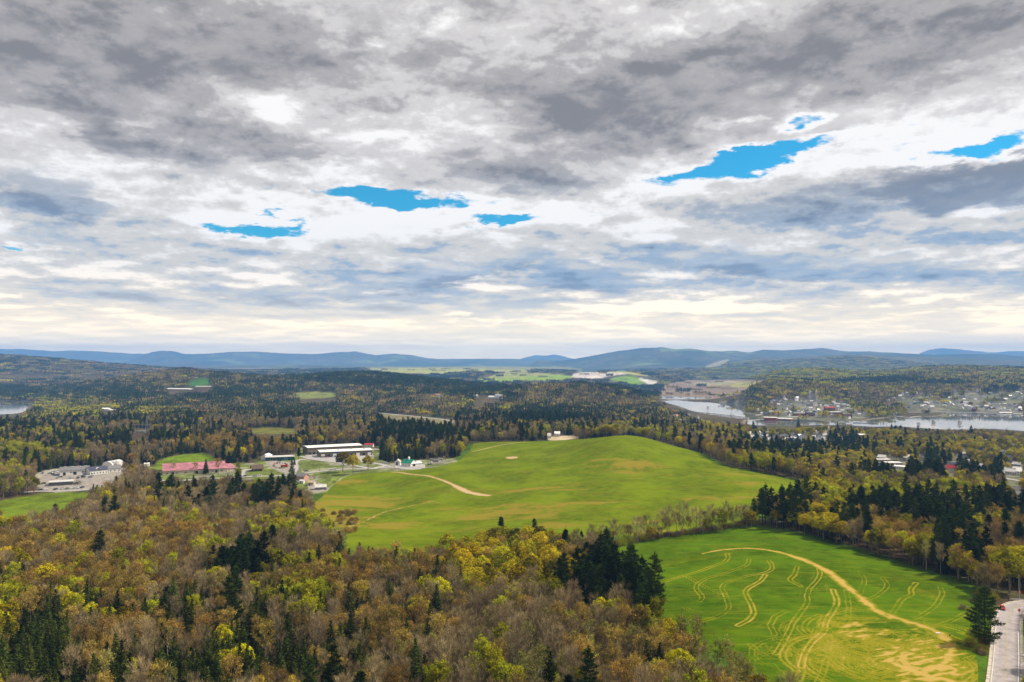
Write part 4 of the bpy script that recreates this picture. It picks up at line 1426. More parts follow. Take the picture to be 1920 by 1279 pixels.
# tree mix by place: (u, v, ru, rv, kind, weight), centred on crown tops as photographed
BLOBS = [
    # dark conifers of the near woods
    (330, 1150, 60, 28, kS, 8), (300, 1240, 70, 30, kS, 8), (60, 1235, 70, 45, kS, 9), (100, 1180, 50, 35, kS, 6), (180, 1150, 60, 22, kS, 4), (160, 1120, 50, 14, kS, 3), (450, 1230, 120, 45, kS, 9), (500, 1160, 100, 24, kS, 6),
    (440, 1085, 42, 26, kP, 2.2), (470, 1065, 20, 14, kP, 1.5), (400, 1190, 50, 22, kS, 5), (540, 1220, 60, 40, kS, 5), (460, 1150, 14, 30, kP, 2), (560, 1050, 60, 9, kS, 3), (640, 1040, 22, 16, kS, 3), (20, 1090, 30, 14, kS, 3), (740, 1110, 10, 14, kS, 6), (700, 1060, 80, 12, kS, 3),
    (580, 1000, 25, 12, kS, 2), (825, 1100, 28, 22, kS, 5), (830, 1150, 12, 20, kS, 3), (300, 930, 60, 25, kS, 2.2), (430, 935, 110, 14, kP, 1.4), (520, 920, 40, 20, kP, 1.4), (640, 1030, 12, 14, kS, 3), (175, 925, 12, 12, kS, 5), (570, 900, 16, 20, kP, 3),
    # pine stand beside the two fields
    (1195, 1080, 35, 40, kP, 9), (1140, 1075, 45, 34, kP, 7), (1110, 1110, 40, 30, kP, 5), (1060, 1090, 34, 18, kP, 3.5), (1215, 1110, 18, 40, kP, 8), (1085, 1005, 22, 12, kP, 6), (940, 978, 22, 10, kP, 9), (1003, 978, 20, 10, kP, 9), (1050, 995, 30, 10, kP, 6),
    # ochre round crowns of the clump
    (870, 1040, 50, 28, kO, 8), (960, 1010, 60, 25, kO, 10), (990, 1040, 60, 40, kO, 10), (1020, 1080, 50, 22, kO, 7), (900, 1070, 50, 26, kO, 7), (960, 1080, 50, 24, kO, 6), (930, 1110, 50, 14, kO, 3), (790, 1040, 40, 18, kO, 2), (1090, 1040, 30, 20, kB, 3),
    # lime green spots
    (500, 985, 60, 20, kL, 4), (560, 985, 50, 16, kL, 5), (380, 1010, 24, 22, kL, 4.5), (400, 1030, 30, 16, kL, 4), (440, 905, 100, 16, kL, 4.5), (350, 915, 40, 16, kL, 4), (580, 1120, 26, 26, kL, 5), (560, 1140, 40, 30, kL, 3), (890, 1245, 30, 22, kL, 6), (930, 1270, 34, 18, kL, 7), (810, 1279, 26, 14, kL, 6),
    (10, 1120, 20, 20, kL, 3), (270, 1140, 30, 14, kL, 3), (140, 1140, 25, 10, kL, 2), (150, 1060, 14, 12, kL, 3), (280, 1075, 12, 9, kL, 4), (250, 1030, 30, 10, kL, 1.5), (20, 870, 18, 30, kL, 2), (840, 1010, 20, 12, kL, 4), (760, 1020, 60, 10, kL, 2), (680, 1010, 80, 8, kL, 1.5),
    (1250, 1150, 45, 22, kL, 5), (1290, 1190, 60, 40, kA, 8), (1380, 1220, 90, 40, kA, 9), (1220, 1220, 80, 50, kA, 5), (1440, 1260, 70, 30, kA, 5), (1100, 1230, 120, 40, kA, 2.2), (1480, 1270, 40, 20, kL, 3),
    # rusty brown and orange
    (150, 1000, 220, 60, kR, 3.2), (300, 1040, 160, 40, kR, 2.5), (60, 960, 90, 24, kR, 2), (640, 1090, 60, 20, kR, 2), (690, 1150, 30, 18, kR, 2), (870, 1120, 50, 12, kR, 2.5), (650, 965, 26, 14, kR, 4), (180, 1250, 60, 25, kR, 1.5),
    # greyish bare woods
    (800, 1200, 250, 60, kB, 6), (1000, 1200, 180, 50, kB, 5), (600, 1190, 80, 40, kB, 3), (350, 960, 200, 22, kB, 3), (620, 990, 30, 40, kB, 3), (30, 900, 60, 30, kB, 3), (700, 1100, 60, 40, kB, 3.5), (340, 890, 120, 12, kB, 3), (1150, 1190, 50, 40, kB, 3), (1330, 1190, 60, 20, kL, 4), (1460, 1240, 50, 20, kL, 4),
    # hedgerow between the fields
    (1180, 985, 70, 18, kB, 7), (1290, 975, 60, 22, kB, 6), (1380, 965, 30, 18, kB, 4), (1430, 945, 14, 24, kP, 8), (1460, 945, 40, 20, kP, 2.5), (1480, 955, 40, 20, kR, 3), (1100, 990, 20, 14, kB, 4),
    # belt beyond the near field
    (1470, 960, 60, 20, kR, 4), (1500, 965, 60, 22, kO, 3.5), (1560, 950, 80, 14, kL, 7), (1560, 1000, 60, 14, kP, 2), (1620, 960, 40, 18, kP, 1.4), (1700, 960, 60, 14, kP, 2.0), (1820, 985, 80, 16, kP, 1.6), (1880, 965, 50, 16, kP, 1.3), (1700, 990, 150, 20, kO, 1.6), (1560, 940, 60, 14, kL, 3), (1650, 985, 150, 20, kR, 2.5), (1850, 1010, 80, 16, kR, 2), (1560, 970, 60, 20, kO, 2.5),
    (1680, 1020, 50, 22, kR, 4), (1740, 1030, 60, 22, kR, 4), (1830, 1050, 70, 20, kR, 3), (1680, 995, 16, 16, kO, 5), (1800, 1045, 30, 22, kO, 4), (1770, 1010, 12, 26, kP, 6), (1830, 1045, 14, 14, kP, 5), (1895, 1065, 26, 26, kO, 9), (1890, 1010, 40, 20, kB, 3), (1600, 1000, 40, 20, kB, 2),
    (1600, 920, 160, 10, kL, 7), (1760, 925, 90, 12, kL, 8), (1500, 930, 60, 10, kL, 4), (1880, 930, 60, 8, kR, 3), (1720, 910, 80, 8, kB, 5), (1850, 935, 60, 8, kB, 4),
    # shoulder of the hill field and the suburb
    (1330, 850, 80, 14, kR, 5), (1420, 870, 80, 14, kL, 5), (1480, 885, 60, 12, kR, 4), (1300, 830, 60, 12, kB, 2.5), (1560, 895, 70, 14, kO, 4), (1500, 845, 70, 12, kP, 2), (1440, 825, 50, 8, kP, 1.6), (1660, 890, 50, 14, kP, 2), (1730, 890, 40, 12, kP, 1.5),
    (1580, 840, 14, 12, kP, 5), (1750, 855, 22, 18, kP, 7), (1810, 870, 16, 16, kP, 5), (1880, 890, 28, 14, kP, 6), (1620, 850, 16, 12, kP, 4), (1700, 850, 200, 26, kO, 4.5), (1850, 840, 100, 20, kO, 4), (1600, 870, 80, 20, kO, 3.5), (1850, 810, 90, 9, kB, 7), (1780, 815, 80, 8, kB, 3),
    (1240, 815, 90, 8, kL, 3), (1110, 808, 80, 7, kL, 3), (1050, 812, 50, 6, kL, 3), (1400, 800, 120, 20, kO, 3),
    # middle-distance woods
    (200, 820, 200, 30, kS, 3.5), (120, 870, 60, 20, kS, 3), (60, 840, 50, 20, kL, 3), (330, 850, 60, 10, kS, 3), (290, 840, 40, 8, kR, 2.5), (380, 835, 60, 12, kR, 3), (250, 865, 60, 8, kR, 3), (440, 830, 60, 14, kR, 2.5), (500, 830, 50, 12, kR, 3), (120, 815, 50, 8, kL, 2.5), (150, 770, 90, 12, kL, 4),
    (240, 775, 60, 8, kL, 4), (100, 745, 60, 10, kL, 2.5), (60, 785, 40, 14, kS, 3), (360, 790, 120, 14, kS, 2.5), (600, 775, 120, 14, kS, 5), (560, 800, 80, 10, kB, 3), (740, 840, 80, 22, kS, 2.4), (800, 820, 80, 20, kP, 1.8), (650, 835, 90, 10, kP, 3.5), (680, 810, 80, 8, kB, 3), (840, 800, 70, 8, kB, 2.5), (820, 790, 60, 8, kP, 3),
    (920, 825, 50, 8, kL, 2), (750, 715, 120, 10, kP, 6), (640, 710, 60, 8, kP, 4), (900, 735, 60, 8, kP, 4), (760, 755, 160, 10, kB, 3), (900, 765, 60, 8, kL, 2.5), (1160, 740, 80, 16, kB, 5), (1050, 730, 80, 10, kB, 4), (1010, 780, 60, 16, kP, 3), (1150, 770, 120, 16, kS, 2.5), (320, 700, 90, 8, kB, 5), (120, 715, 160, 12, kB, 3), (60, 735, 90, 8, kP, 6), (330, 735, 200, 10, kP, 4),
    (1160, 728, 60, 6, kP, 3), (1215, 737, 50, 6, kP, 6), (1470, 715, 40, 8, kB, 6), (1500, 712, 20, 5, kP, 3), (1640, 712, 50, 5, kP, 7), (1750, 718, 50, 5, kP, 7), (1700, 735, 160, 16, kB, 4), (1800, 750, 120, 10, kB, 3), (1880, 730, 40, 8, kP, 3),
    (1500, 700, 120, 11, kL, 22), (1620, 705, 60, 6, kO, 3), (1480, 722, 30, 5, kL, 6), (1790, 698, 140, 7, kL, 5), (1790, 700, 140, 7, kR, 5), (1400, 735, 20, 8, kP, 2),  # extra lime crowns on the far hills stand in for a patch of sun
]
_BB = np.array(BLOBS, float)


def kind_weights(x, y, z):
    u, v = to_px(x, y, z + 9.0)
    n = len(u)
    W = np.zeros((n, 7))
    Wd = np.array([3.3, 2.0, .7, .35, .10, .75, .6])
    near = np.clip((1000 - y) / 500, 0, 1)[:, None]
    right = np.clip((u - 1150) / 200, 0, 1)[:, None] * (1 - near * .6)
    Wm = np.array([3.0, 1.2, .5, .85, 1.0, 1.8, .25])  # darker middle-distance mix, more conifers and bare crowns, stands in for cloud shadow
    Wr = np.array([1.6, .9, .9, 3.4, .35, .15, .1])
    W[:] = (Wd * near + Wm * (1 - near)) * (1 - right) + Wr * right
    for i in range(0, n, 20000):
        s_ = slice(i, i + 20000)
        q = ((u[s_, None] - _BB[:, 0]) / _BB[:, 2]) ** 2 + ((v[s_, None] - _BB[:, 1]) / _BB[:, 3]) ** 2
        e = np.exp(-q) * _BB[:, 5] * 2.2
        for k in range(7):
            W[s_, k] += e[:, _BB[:, 4] == k].sum(1)
    for k in range(7):
        nz = fbm(x / 42 + 31 * k, y / 42 + 13 * k, 3) * 9 + fbm(x / 140 + 11 * k, y / 140 + 3 * k, 2) * 4
        W[:, k] *= np.exp(np.clip(nz * .62, -1.5, 1.7))
    return W / W.sum(1, keepdims=True), u, v


# ------------------------------------------------------------------ scatter
HOUSES = []      # filled by the builder of the town before this runs: (x, y, radius)


def jgrid(y0, y1, sp, seed):
    """Jittered grid of tree positions in the visible wedge between two distances."""
    r = np.random.default_rng(seed)
    X0 = y1 * 0.70 + 40
    xs = np.arange(-X0, X0, sp); ys = np.arange(y0, y1, sp)
    XX, YY = np.meshgrid(xs, ys)
    XX = XX + (np.arange(len(ys)) % 2)[:, None] * sp * .5
    x = (XX + (r.random(XX.shape) - .5) * sp * .85).ravel(); y = (YY + (r.random(XX.shape) - .5) * sp * .85).ravel()
    m = np.abs(x) < y * 0.67 + 30
    return x[m], y[m], r


PXCLEAR = [np.array(q, float) for q in [
    [(1150, 1026), (1200, 1013), (1300, 1001), (1400, 985), (1480, 996), (1580, 1024), (1680, 1054), (1760, 1080), (1822, 1098), (1815, 1140), (1800, 1180), (1822, 1235), (1850, 1275), (1850, 1300), (1540, 1300), (1500, 1270), (1440, 1245), (1385, 1195), (1330, 1165), (1280, 1140), (1235, 1140), (1225, 1060), (1160, 1040)],
    [(590, 935), (625, 903), (660, 889), (720, 885), (790, 879), (850, 869), (876, 852), (884, 828), (1010, 828), (1090, 824), (1180, 814), (1250, 828), (1300, 848), (1340, 870), (1400, 884), (1500, 906), (1500, 911), (1410, 932), (1380, 950), (1240, 965), (1110, 985), (1080, 990), (1020, 985), (940, 992), (860, 1003), (760, 1012), (650, 1012), (640, 985), (672, 965), (665, 945), (600, 945)],
    [(0, 965), (0, 945), (30, 932), (90, 925), (165, 923), (130, 938), (60, 952), (20, 962)],
    [(62, 905), (76, 885), (112, 872), (228, 870), (232, 888), (205, 893), (178, 902), (158, 921), (80, 922)],
    [(292, 887), (294, 866), (312, 856), (380, 850), (400, 858), (424, 862), (446, 876), (446, 890), (380, 886), (330, 890)],
    [(448, 894), (452, 868), (490, 850), (556, 850), (562, 832), (680, 829), (704, 836), (706, 858), (640, 862), (690, 872), (738, 868), (742, 856), (795, 862), (800, 878), (700, 884), (640, 900), (614, 920), (576, 918), (556, 906), (546, 894), (500, 896)],
    [(455, 810), (490, 803), (540, 804), (570, 810), (540, 813), (480, 813)], [(552, 744), (560, 736), (610, 735), (640, 741), (600, 745)], [(352, 722), (362, 713), (380, 710), (396, 714), (394, 720)],
    [(700, 776), (740, 778), (800, 783), (860, 790), (850, 795), (790, 791), (740, 786)], [(1022, 824), (1040, 810), (1055, 812), (1075, 819), (1090, 822), (1060, 826)], [(186, 775), (186, 765), (218, 767), (218, 775)],
    [(308, 733), (308, 726), (398, 723), (398, 730)], [(810, 747), (812, 738), (825, 740), (824, 747)], [(886, 750), (888, 740), (940, 740), (940, 748)], [(245, 820), (250, 800), (282, 800), (282, 822)],
    [(1870, 1279), (1868, 1200), (1872, 1150), (1885, 1124), (1920, 1124), (1925, 1279)], [(1640, 872), (1636, 858), (1700, 862), (1705, 882)], [(1770, 888), (1772, 868), (1798, 868), (1798, 888)], [(1722, 872), (1722, 852), (1738, 854), (1738, 870)], [(1876, 898), (1878, 880), (1920, 880), (1920, 895)], [(1892, 940), (1894, 918), (1920, 918), (1920, 940)],
]] + [np.array(q, float) for q in WATER_PX]


def covers_open(x, y):
    """True where a crown would hang over ground or water that the photograph shows open."""
    z = terrain(x, y)
    bad = np.zeros(x.shape, bool)
    for hgt in (3.0, 8.0, 13.0, 17.5, 23.0, 28.0):
        u, v = to_px(x, y, z + np.where(y > 1700, hgt, min(hgt, 17.5)))
        for P in PXCLEAR:
            bad |= inside(P, u, v)
    return bad


def keep_clear(x, y, margin=2.0, town=True):
    ok = ~covers_open(x, y)
    for P in CLEAR:
        if P is F_YARD_M or P is F_YARD_W:
            ok &= ~(sdist(P, x, y) < 0); continue
        ok &= ~(sdist(P, x, y) < margin)
    for P, wl in WATERS: ok &= ~(sdist(P, x, y) < 5)
    ok &= ~(polyline_dist(ROADC, x, y, 20) < 10)
    for R_, w_ in ROADS_CLEAR: ok &= ~(polyline_dist(R_, x, y, 30) < w_)
    H = np.array(HOUSES)
    if len(H):
        for i in range(0, len(x), 20000):
            s_ = slice(i, i + 20000)
            d = np.hypot(x[s_, None] - H[:, 0], y[s_, None] - H[:, 1]) - H[:, 2]
            ok[s_] &= d.min(1) > 2.0
            # keep a sight line in front of each building (open yard towards the viewer)
            hx, hy = H[:, 0], H[:, 1]
            L = np.hypot(hx, hy)
            ux, uy_ = hx / L, hy / L
            along = (x[s_, None] * ux + y[s_, None] * uy_)
            side = np.abs(x[s_, None] * uy_ - y[s_, None] * ux)
            front = (along < L) & (along > L - H[:, 3]) & (side < H[:, 2] * .8)
            ok[s_] &= ~front.any(1)
    return ok


PLACED = {k: [] for k in KN}     # rows: x, y, z, rot, scale, variant, u, v


def scatter_trees(x, y, r, dens_fn=None, smin=.75, smax=1.2, sink=0.0):
    ok = keep_clear(x, y)
    x, y = x[ok], y[ok]
    if dens_fn is not None:
        m = r.random(len(x)) < dens_fn(x, y)
        x, y = x[m], y[m]
    z = terrain(x, y)
    W, u, v = kind_weights(x, y, z)
    W = W ** 1.35; W /= W.sum(1, keepdims=True)
    c = np.cumsum(W, 1); q = r.random((len(x), 1))
    kd = (q > c).sum(1).clip(0, 6)
    m = (u > -70) & (u < 1990) & (v < 1420)
    sc_ = smin + (smax - smin) * r.random(len(x))
    rt = r.random(len(x)) * 6.283
    for k, nm in enumerate(KN):
        s_ = m & (kd == k)
        n = int(s_.sum())
        var = r.integers(0, 4 if nm == 'bare_tree' else 3, n)
        PLACED[nm].append(np.column_stack([x[s_], y[s_], z[s_] - sink, rt[s_], sc_[s_], var, u[s_], v[s_]]))


# ================================================================== buildings
def bmat(name, col, **k):
    return plain(name, col, **k)


W_WHITE = bmat('white_siding', (0.72, 0.70, 0.66), var=0.08)
W_CREAM = bmat('cream_siding', (0.55, 0.47, 0.36), var=0.1)
W_GREY = bmat('grey_siding', (0.30, 0.30, 0.31), var=0.1)
W_DARK = bmat('dark_siding', (0.045, 0.05, 0.06), var=0.15)
W_BRICK = bmat('red_brick_wall', (0.22, 0.065, 0.045), var=0.2)
W_TAN = bmat('tan_metal_siding', (0.17, 0.14, 0.10), var=0.12)
W_GREEN = bmat('dark_green_metal', (0.020, 0.085, 0.060), var=0.1)
W_BLUE = bmat('blue_siding', (0.06, 0.14, 0.26), var=0.1)
W_PINK = bmat('salmon_siding', (0.52, 0.27, 0.21), var=0.1)
W_YELLOW = bmat('yellow_siding', (0.55, 0.42, 0.16), var=0.1)
R_WHITE = bmat('white_metal_roof', (0.78, 0.75, 0.71), var=0.07, rough=0.5)
R_LGREY = bmat('light_grey_roof', (0.48, 0.46, 0.44), var=0.1)
R_GREY = bmat('grey_shingle_roof', (0.17, 0.165, 0.17), var=0.15)
R_SLATE = bmat('slate_blue_roof', (0.060, 0.060, 0.095), var=0.15)
R_DARK = bmat('dark_shingle_roof', (0.05, 0.048, 0.05), var=0.2)
R_BROWN = bmat('brown_shingle_roof', (0.11, 0.075, 0.055), var=0.2)
R_RED = bmat('red_metal_roof', (0.34, 0.03, 0.03), var=0.12)
R_ROSE = bmat('faded_rose_metal_roof', (0.36, 0.150, 0.175), var=0.2, scale=0.15)
R_TEAL = bmat('teal_green_metal_roof', (0.012, 0.20, 0.13), var=0.1)
M_GLASS = new_mat('window_glass'); M_GLASS = finish(M_GLASS, principled((0.025, 0.03, 0.035), 0.15, None, 0.6))
M_DOOR = bmat('dark_doorway', (0.03, 0.028, 0.028), var=0.1)
M_TRIM = bmat('white_trim', (0.75, 0.73, 0.70), var=0.05)
M_STEEL = bmat('galvanised_steel', (0.34, 0.35, 0.36), var=0.1, rough=0.5, metal=0.4)
M_WOODP = bmat('weathered_pole_wood', (0.26, 0.20, 0.14), var=0.2)
M_CONC = bmat('pale_concrete', (0.42, 0.39, 0.35), var=0.15)
M_RED = bmat('red_machine_paint', (0.48, 0.03, 0.02), var=0.15)
M_ORANGE = bmat('orange_sign_paint', (0.80, 0.20, 0.03), var=0.05)
M_RUBBER = bmat('black_rubber', (0.02, 0.02, 0.02), var=0.1)

ROADS_CLEAR = []


def wall_mesh(L, W, H, rh, roof):
    """Walls with the gable ends, front at y=0, centred on x."""
    m = MB()
    x0, x1 = -L / 2, L / 2
    if roof == 'gable':        # ridge along x
        m.add([(x0, 0, -1.2), (x1, 0, -1.2), (x1, W, -1.2), (x0, W, -1.2), (x0, 0, H), (x1, 0, H), (x1, W, H), (x0, W, H), (x0, W / 2, H + rh), (x1, W / 2, H + rh)],
              [(0, 1, 5, 4), (2, 3, 7, 6), (1, 2, 6, 9, 5), (3, 0, 4, 8, 7), (3, 2, 1, 0)])
    elif roof == 'front':      # gable faces the front
        m.add([(x0, 0, -1.2), (x1, 0, -1.2), (x1, W, -1.2), (x0, W, -1.2), (x0, 0, H), (x1, 0, H), (x1, W, H), (x0, W, H), (0, 0, H + rh), (0, W, H + rh)],
              [(0, 1, 5, 8, 4), (2, 3, 7, 9, 6), (1, 2, 6, 5), (3, 0, 4, 7), (3, 2, 1, 0)])
    else:
        m.box(x0, 0, -1.2, x1, W, H)
    return m


def roof_mesh(L, W, H, rh, roof, ov=0.5, t=0.25):
    m = MB()
    x0, x1 = -L / 2 - ov, L / 2 + ov
    e = rh / (W / 2) * ov if roof == 'gable' else rh / (L / 2) * ov
    if roof == 'gable':
        for s_ in (0, 1):
            ya, yb = (-ov, W / 2) if s_ == 0 else (W + ov, W / 2)
            za = H - e
            m.add([(x0, ya, za), (x1, ya, za), (x1, yb, H + rh), (x0, yb, H + rh), (x0, ya, za + t), (x1, ya, za + t), (x1, yb, H + rh + t), (x0, yb, H + rh + t)],
                  [(0, 3, 2, 1), (4, 5, 6, 7), (0, 1, 5, 4), (1, 2, 6, 5), (2, 3, 7, 6), (3, 0, 4, 7)] if s_ == 0 else [(0, 1, 2, 3), (7, 6, 5, 4), (4, 5, 1, 0), (5, 6, 2, 1), (6, 7, 3, 2), (7, 4, 0, 3)])
    elif roof == 'front':
        for s_ in (-1, 1):
            xa = s_ * (L / 2 + ov)
            za = H - e
            m.add([(xa, -ov, za), (xa, W + ov, za), (0, W + ov, H + rh), (0, -ov, H + rh), (xa, -ov, za + t), (xa, W + ov, za + t), (0, W + ov, H + rh + t), (0, -ov, H + rh + t)],
                  [(0, 3, 2, 1), (4, 5, 6, 7), (0, 1, 5, 4), (1, 2, 6, 5), (2, 3, 7, 6), (3, 0, 4, 7)])
    else:
        m.box(x0, -ov, H + .004, x1, W + ov, H + 0.45)
    return m


_win_me = {}


def win_mesh(w, h, mats):
    k = (round(w, 2), round(h, 2), mats[0].name, mats[1].name)
    if k not in _win_me:
        m = MB()
        m.box(-w / 2 - .12, -.10, -.12, w / 2 + .12, .02, h + .12, 0)
        me = bpy.data.meshes.new('window'); me.from_pydata(m.v, [], m.f); me.materials.append(mats[0]); me.update()
        m = MB().box(-w / 2, -.14, 0, w / 2, -.098, h, 0)
        m2 = bpy.data.meshes.new('pane'); m2.from_pydata(m.v, [], m.f); m2.materials.append(mats[1]); m2.update()
        _win_me[k] = (me, m2)
    return _win_me[k]


def add_win(par, name, x, y, z, w, h, rz=0.0, mats=None):
    fr, pn = win_mesh(w, h, mats or (M_TRIM, M_GLASS))
    o = obj(name, fr, par)
    obj('pane' if name == 'window' else 'door_leaf', pn, o)
    o.location = (x, y, z); o.rotation_euler = (0, 0, rz)
    return o


def building(name, label, cat, loc, rz, L, W, H, rh, wallm, roofm, roof='gable', group=None, wins=0, doors=0, chimney=False, ov=0.5, clear=True, view=0.0, side_wins=0, winsize=(1.0, 1.3)):
    t = empty(name, loc, rz)
    tagit(t, label, cat, group)
    wall_mesh(L, W, H, rh, roof).build('wall', wallm, t)
    roof_mesh(L, W, H, rh, roof, ov).build('roof', roofm, t)
    for i in range(wins):
        for fl in range(2 if H > 4.6 and H < 8 else 1):
            add_win(t, 'window', -L / 2 + L * (i + .5) / wins, -.002, 1.0 + 2.7 * fl, *winsize)
    for i in range(side_wins):
        add_win(t, 'window', L / 2 + .002, W * (i + .5) / side_wins, 1.0, *winsize, rz=math.pi / 2)
        add_win(t, 'window', -L / 2 - .002, W * (i + .5) / side_wins, 1.0, *winsize, rz=-math.pi / 2)
    for i in range(doors):
        add_win(t, 'door', -L / 2 + L * (i + .3) / max(1, doors), -.003, 0.0, 1.1, 2.1, mats=(M_TRIM, M_DOOR))
    if chimney:
        MB().box(-.4, -.4, 0, .4, .4, 1.9).build('chimney', W_BRICK, t).location = (L * .2, W * .5 - .9, H + rh - .9)
    if clear:
        c_, s_ = math.cos(rz), math.sin(rz)
        cx_, cy_ = loc[0] - s_ * W / 2, loc[1] + c_ * W / 2
        n = max(1, int(L / W))
        for i in range(n):
            q = (-L / 2 + L * (i + .5) / n)
            HOUSES.append((cx_ + c_ * q, cy_ + s_ * q, max(W, L / n) * .55, view))
    return t


def bpx(name, label, cat, FL, FR, H, W, rh, wallm, roofm, z0=None, **k):
    """Building given by the two ends of its front eave in the photograph."""
    if z0 is None: z0 = g(0.5 * (FL[0] + FR[0]), max(FL[1], FR[1]) + 5)[2]
    a, b = np.array(pz(*FL, z0 + H)), np.array(pz(*FR, z0 + H))
    m = (a + b) / 2
    L = float(np.hypot(*(b - a)))
    rz = math.atan2(b[1] - a[1], b[0] - a[0])
    zz = min(zt(*a), zt(*b), zt(*m))
    return building(name, label, cat, (m[0], m[1], max(zz, z0 - 2) + 0.3), rz, L, W, H + (z0 - max(zz, z0 - 2)) - 0.3, rh, wallm, roofm, **k), L


# ---- industrial estate
t, L = bpx('warehouse', 'long white-roofed warehouse with the row of white loading bays, nearer of the two', 'warehouse', (600, 848), (698, 844), 7, 26, 1.0, W_TAN, R_WHITE, view=70)
for i in range(9):
    o = add_win(t, 'loading_door', -L / 2 + L * (i + .5) / 9, -.01, 0, 4.2, 3.8, mats=(M_TRIM, M_DOOR if i in (1, 4, 5, 7) else M_TRIM))
for i in range(4):
    MB().box(-.8, -.8, 0, .8, .8, 1.2).build('roof_vent', M_STEEL, t).location = (-L / 2 + L * (i + .5) / 4, 11, 8.0)
MB().box(-5, -.25, 0, 5, -.02, 1.2).build('sign_board', W_BLUE, t).location = (-L * .18, 0, 5.0)
t, L = bpx('warehouse', 'long white-roofed warehouse standing behind the one with loading bays', 'warehouse', (577, 840), (679, 835), 8, 28, 1.0, W_TAN, R_WHITE, z0=-12)
for i in range(3): add_win(t, 'loading_door', -L / 2 + 3 + i * 5.2, -.01, 0, 3.8, 3.6, mats=(M_TRIM, M_DOOR))
bpx('storage_shed', 'small shed with faded red roof behind the white warehouses', 'shed', (683, 834), (699, 834), 4, 9, 1.6, W_WHITE, R_RED, wins=3)
t, L = bpx('workshop', 'low dark green workshop with pale grey roof beside the gravel yard', 'workshop', (498, 858), (552, 856), 4.6, 17, .9, W_GREEN, R_LGREY, view=60, doors=2)
for i in (1, 3): add_win(t, 'garage_door', -L / 2 + L * (i + .5) / 5, -.012, 0, 3.6, 3.2, mats=(M_TRIM, W_BLUE if i == 3 else M_DOOR))
bpx('workshop', 'white gabled annex at the end of the dark green workshop', 'workshop', (489, 856), (503, 856), 5, 16, 2.4, W_WHITE, R_WHITE, roof='front')
t, L = bpx('farm_shed', 'huge long shed with faded rose-red roof and cream wall', 'shed', (305, 884), (424, 878), 4.2, 52, 5.0, W_CREAM, R_ROSE, view=85)
for i in range(7): add_win(t, 'window', -L / 2 + L * (i + .5) / 7, -.004, 1.4, 1.8, 1.0)
for i in (2, 8, 13): add_win(t, 'door', -L / 2 + L * (i + .5) / 16, -.006, 0, 2.6, 2.8, mats=(M_TRIM, M_DOOR))
for i in range(3): MB().box(-.7, -.7, 0, .7, .7, 1.1).build('roof_vent', M_STEEL, t).location = (-L / 2 + L * (i + .6) / 3.3, 20, 8.2)
bpx('farm_shed', 'lower rose-roofed extension at the end of the huge shed', 'shed', (425, 878.5), (443, 877), 3.6, 34, 3.0, W_CREAM, R_ROSE, wins=2, view=60)
t, L = bpx('store_building', 'white-walled store with long slate roof beside the crowded gravel yard', 'store', (112, 883), (167, 880), 5.2, 15, 3.0, W_WHITE, R_GREY, view=90)
for x_, w_ in ((-.34, 2.4), (.02, 3.0)): add_win(t, 'door', L * x_, -.01, 0, w_, 3.2, mats=(M_TRIM, M_DOOR))
for i in range(4): add_win(t, 'window', -L * .12 + i * 2.6 + (6 if i > 1 else 0), -.004, 2.4, 1.6, 1.0)
for i in range(4): MB().box(-1.6, -.5, 0, 1.6, .5, .35).build('skylight', R_WHITE, t).location = (-L / 2 + L * (i + .8) / 4.3, 6.6, 8.0)
t, L = bpx('store_building', 'middle store section with dark blue slate roof and white dormer', 'store', (169, 883), (202, 880), 4.6, 15, 3.2, W_WHITE, R_SLATE, wins=6, view=60)
roof_mesh(4, 5, 1, 1.2, 'front', .3).build('dormer', M_TRIM, t).location = (0, 1.5, 4.6)
bpx('store_building', 'short grey-roofed wing at the far end of the white store', 'store', (204, 879), (227, 877.5), 4.2, 13, 2.6, W_WHITE, R_GREY, wins=3, view=60)
t = empty('storage_tent', (*g(201, 876)[:2], -13.3), -.2)
tagit(t, 'white arched fabric storage tent behind the dark blue slate roof', 'tent')
m = MB(); n = 14; Rw = 7.0
vs = [(math.cos(math.pi * i / n) * Rw, y_, math.sin(math.pi * i / n) ** .8 * 6.5) for y_ in (0, 20) for i in range(n + 1)]
m.add(vs, [(i, i + 1, n + 2 + i, n + 1 + i) for i in range(n)]); m.build('canopy', R_WHITE, t)
MB().add(vs[:n + 1], [tuple(range(n + 1))]).build('end_panel', W_WHITE, t)
MB().add(vs[n + 1:], [tuple(range(n, -1, -1))]).build('end_panel', W_WHITE, t)
HOUSES.append((t.location.x, t.location.y + 9, 12, 40))
t, L = bpx('office', 'low dark office with flat pale roof inside the loop of parked cars', 'office', (91, 905.5), (136, 903), 3.4, 13, .2, W_DARK, R_LGREY, roof='flat', view=70)
for i in range(8): add_win(t, 'window', -L / 2 + L * (i + .5) / 8, -.004, .9, 1.6, 1.3)
t, L = bpx('barn', 'white barn with bright teal roof at the edge of the hill field', 'barn', (753, 867.5), (770, 869), 4.2, 11, 3.6, W_WHITE, R_TEAL, view=60, wins=3)
MB().box(-.9, -.9, 0, .9, .9, 2.2).add([(-1.1, -1.1, 2.2), (1.1, -1.1, 2.2), (1.1, 1.1, 2.2), (-1.1, 1.1, 2.2), (0, 0, 3.3)], [(0, 1, 4), (1, 2, 4), (2, 3, 4), (3, 0, 4)]).build('cupola', M_TRIM, t).location = (-L * .05, 5.5, 7.2)
t, L = bpx('barn', 'lower white lean-to with wide dark door, joined to the teal-roofed barn', 'barn', (771, 869.5), (791, 868), 3.2, 12, 1.6, W_WHITE, R_WHITE, view=60)
add_win(t, 'door', -L * .22, -.01, 0, 2.6, 2.5, mats=(M_TRIM, M_DOOR))
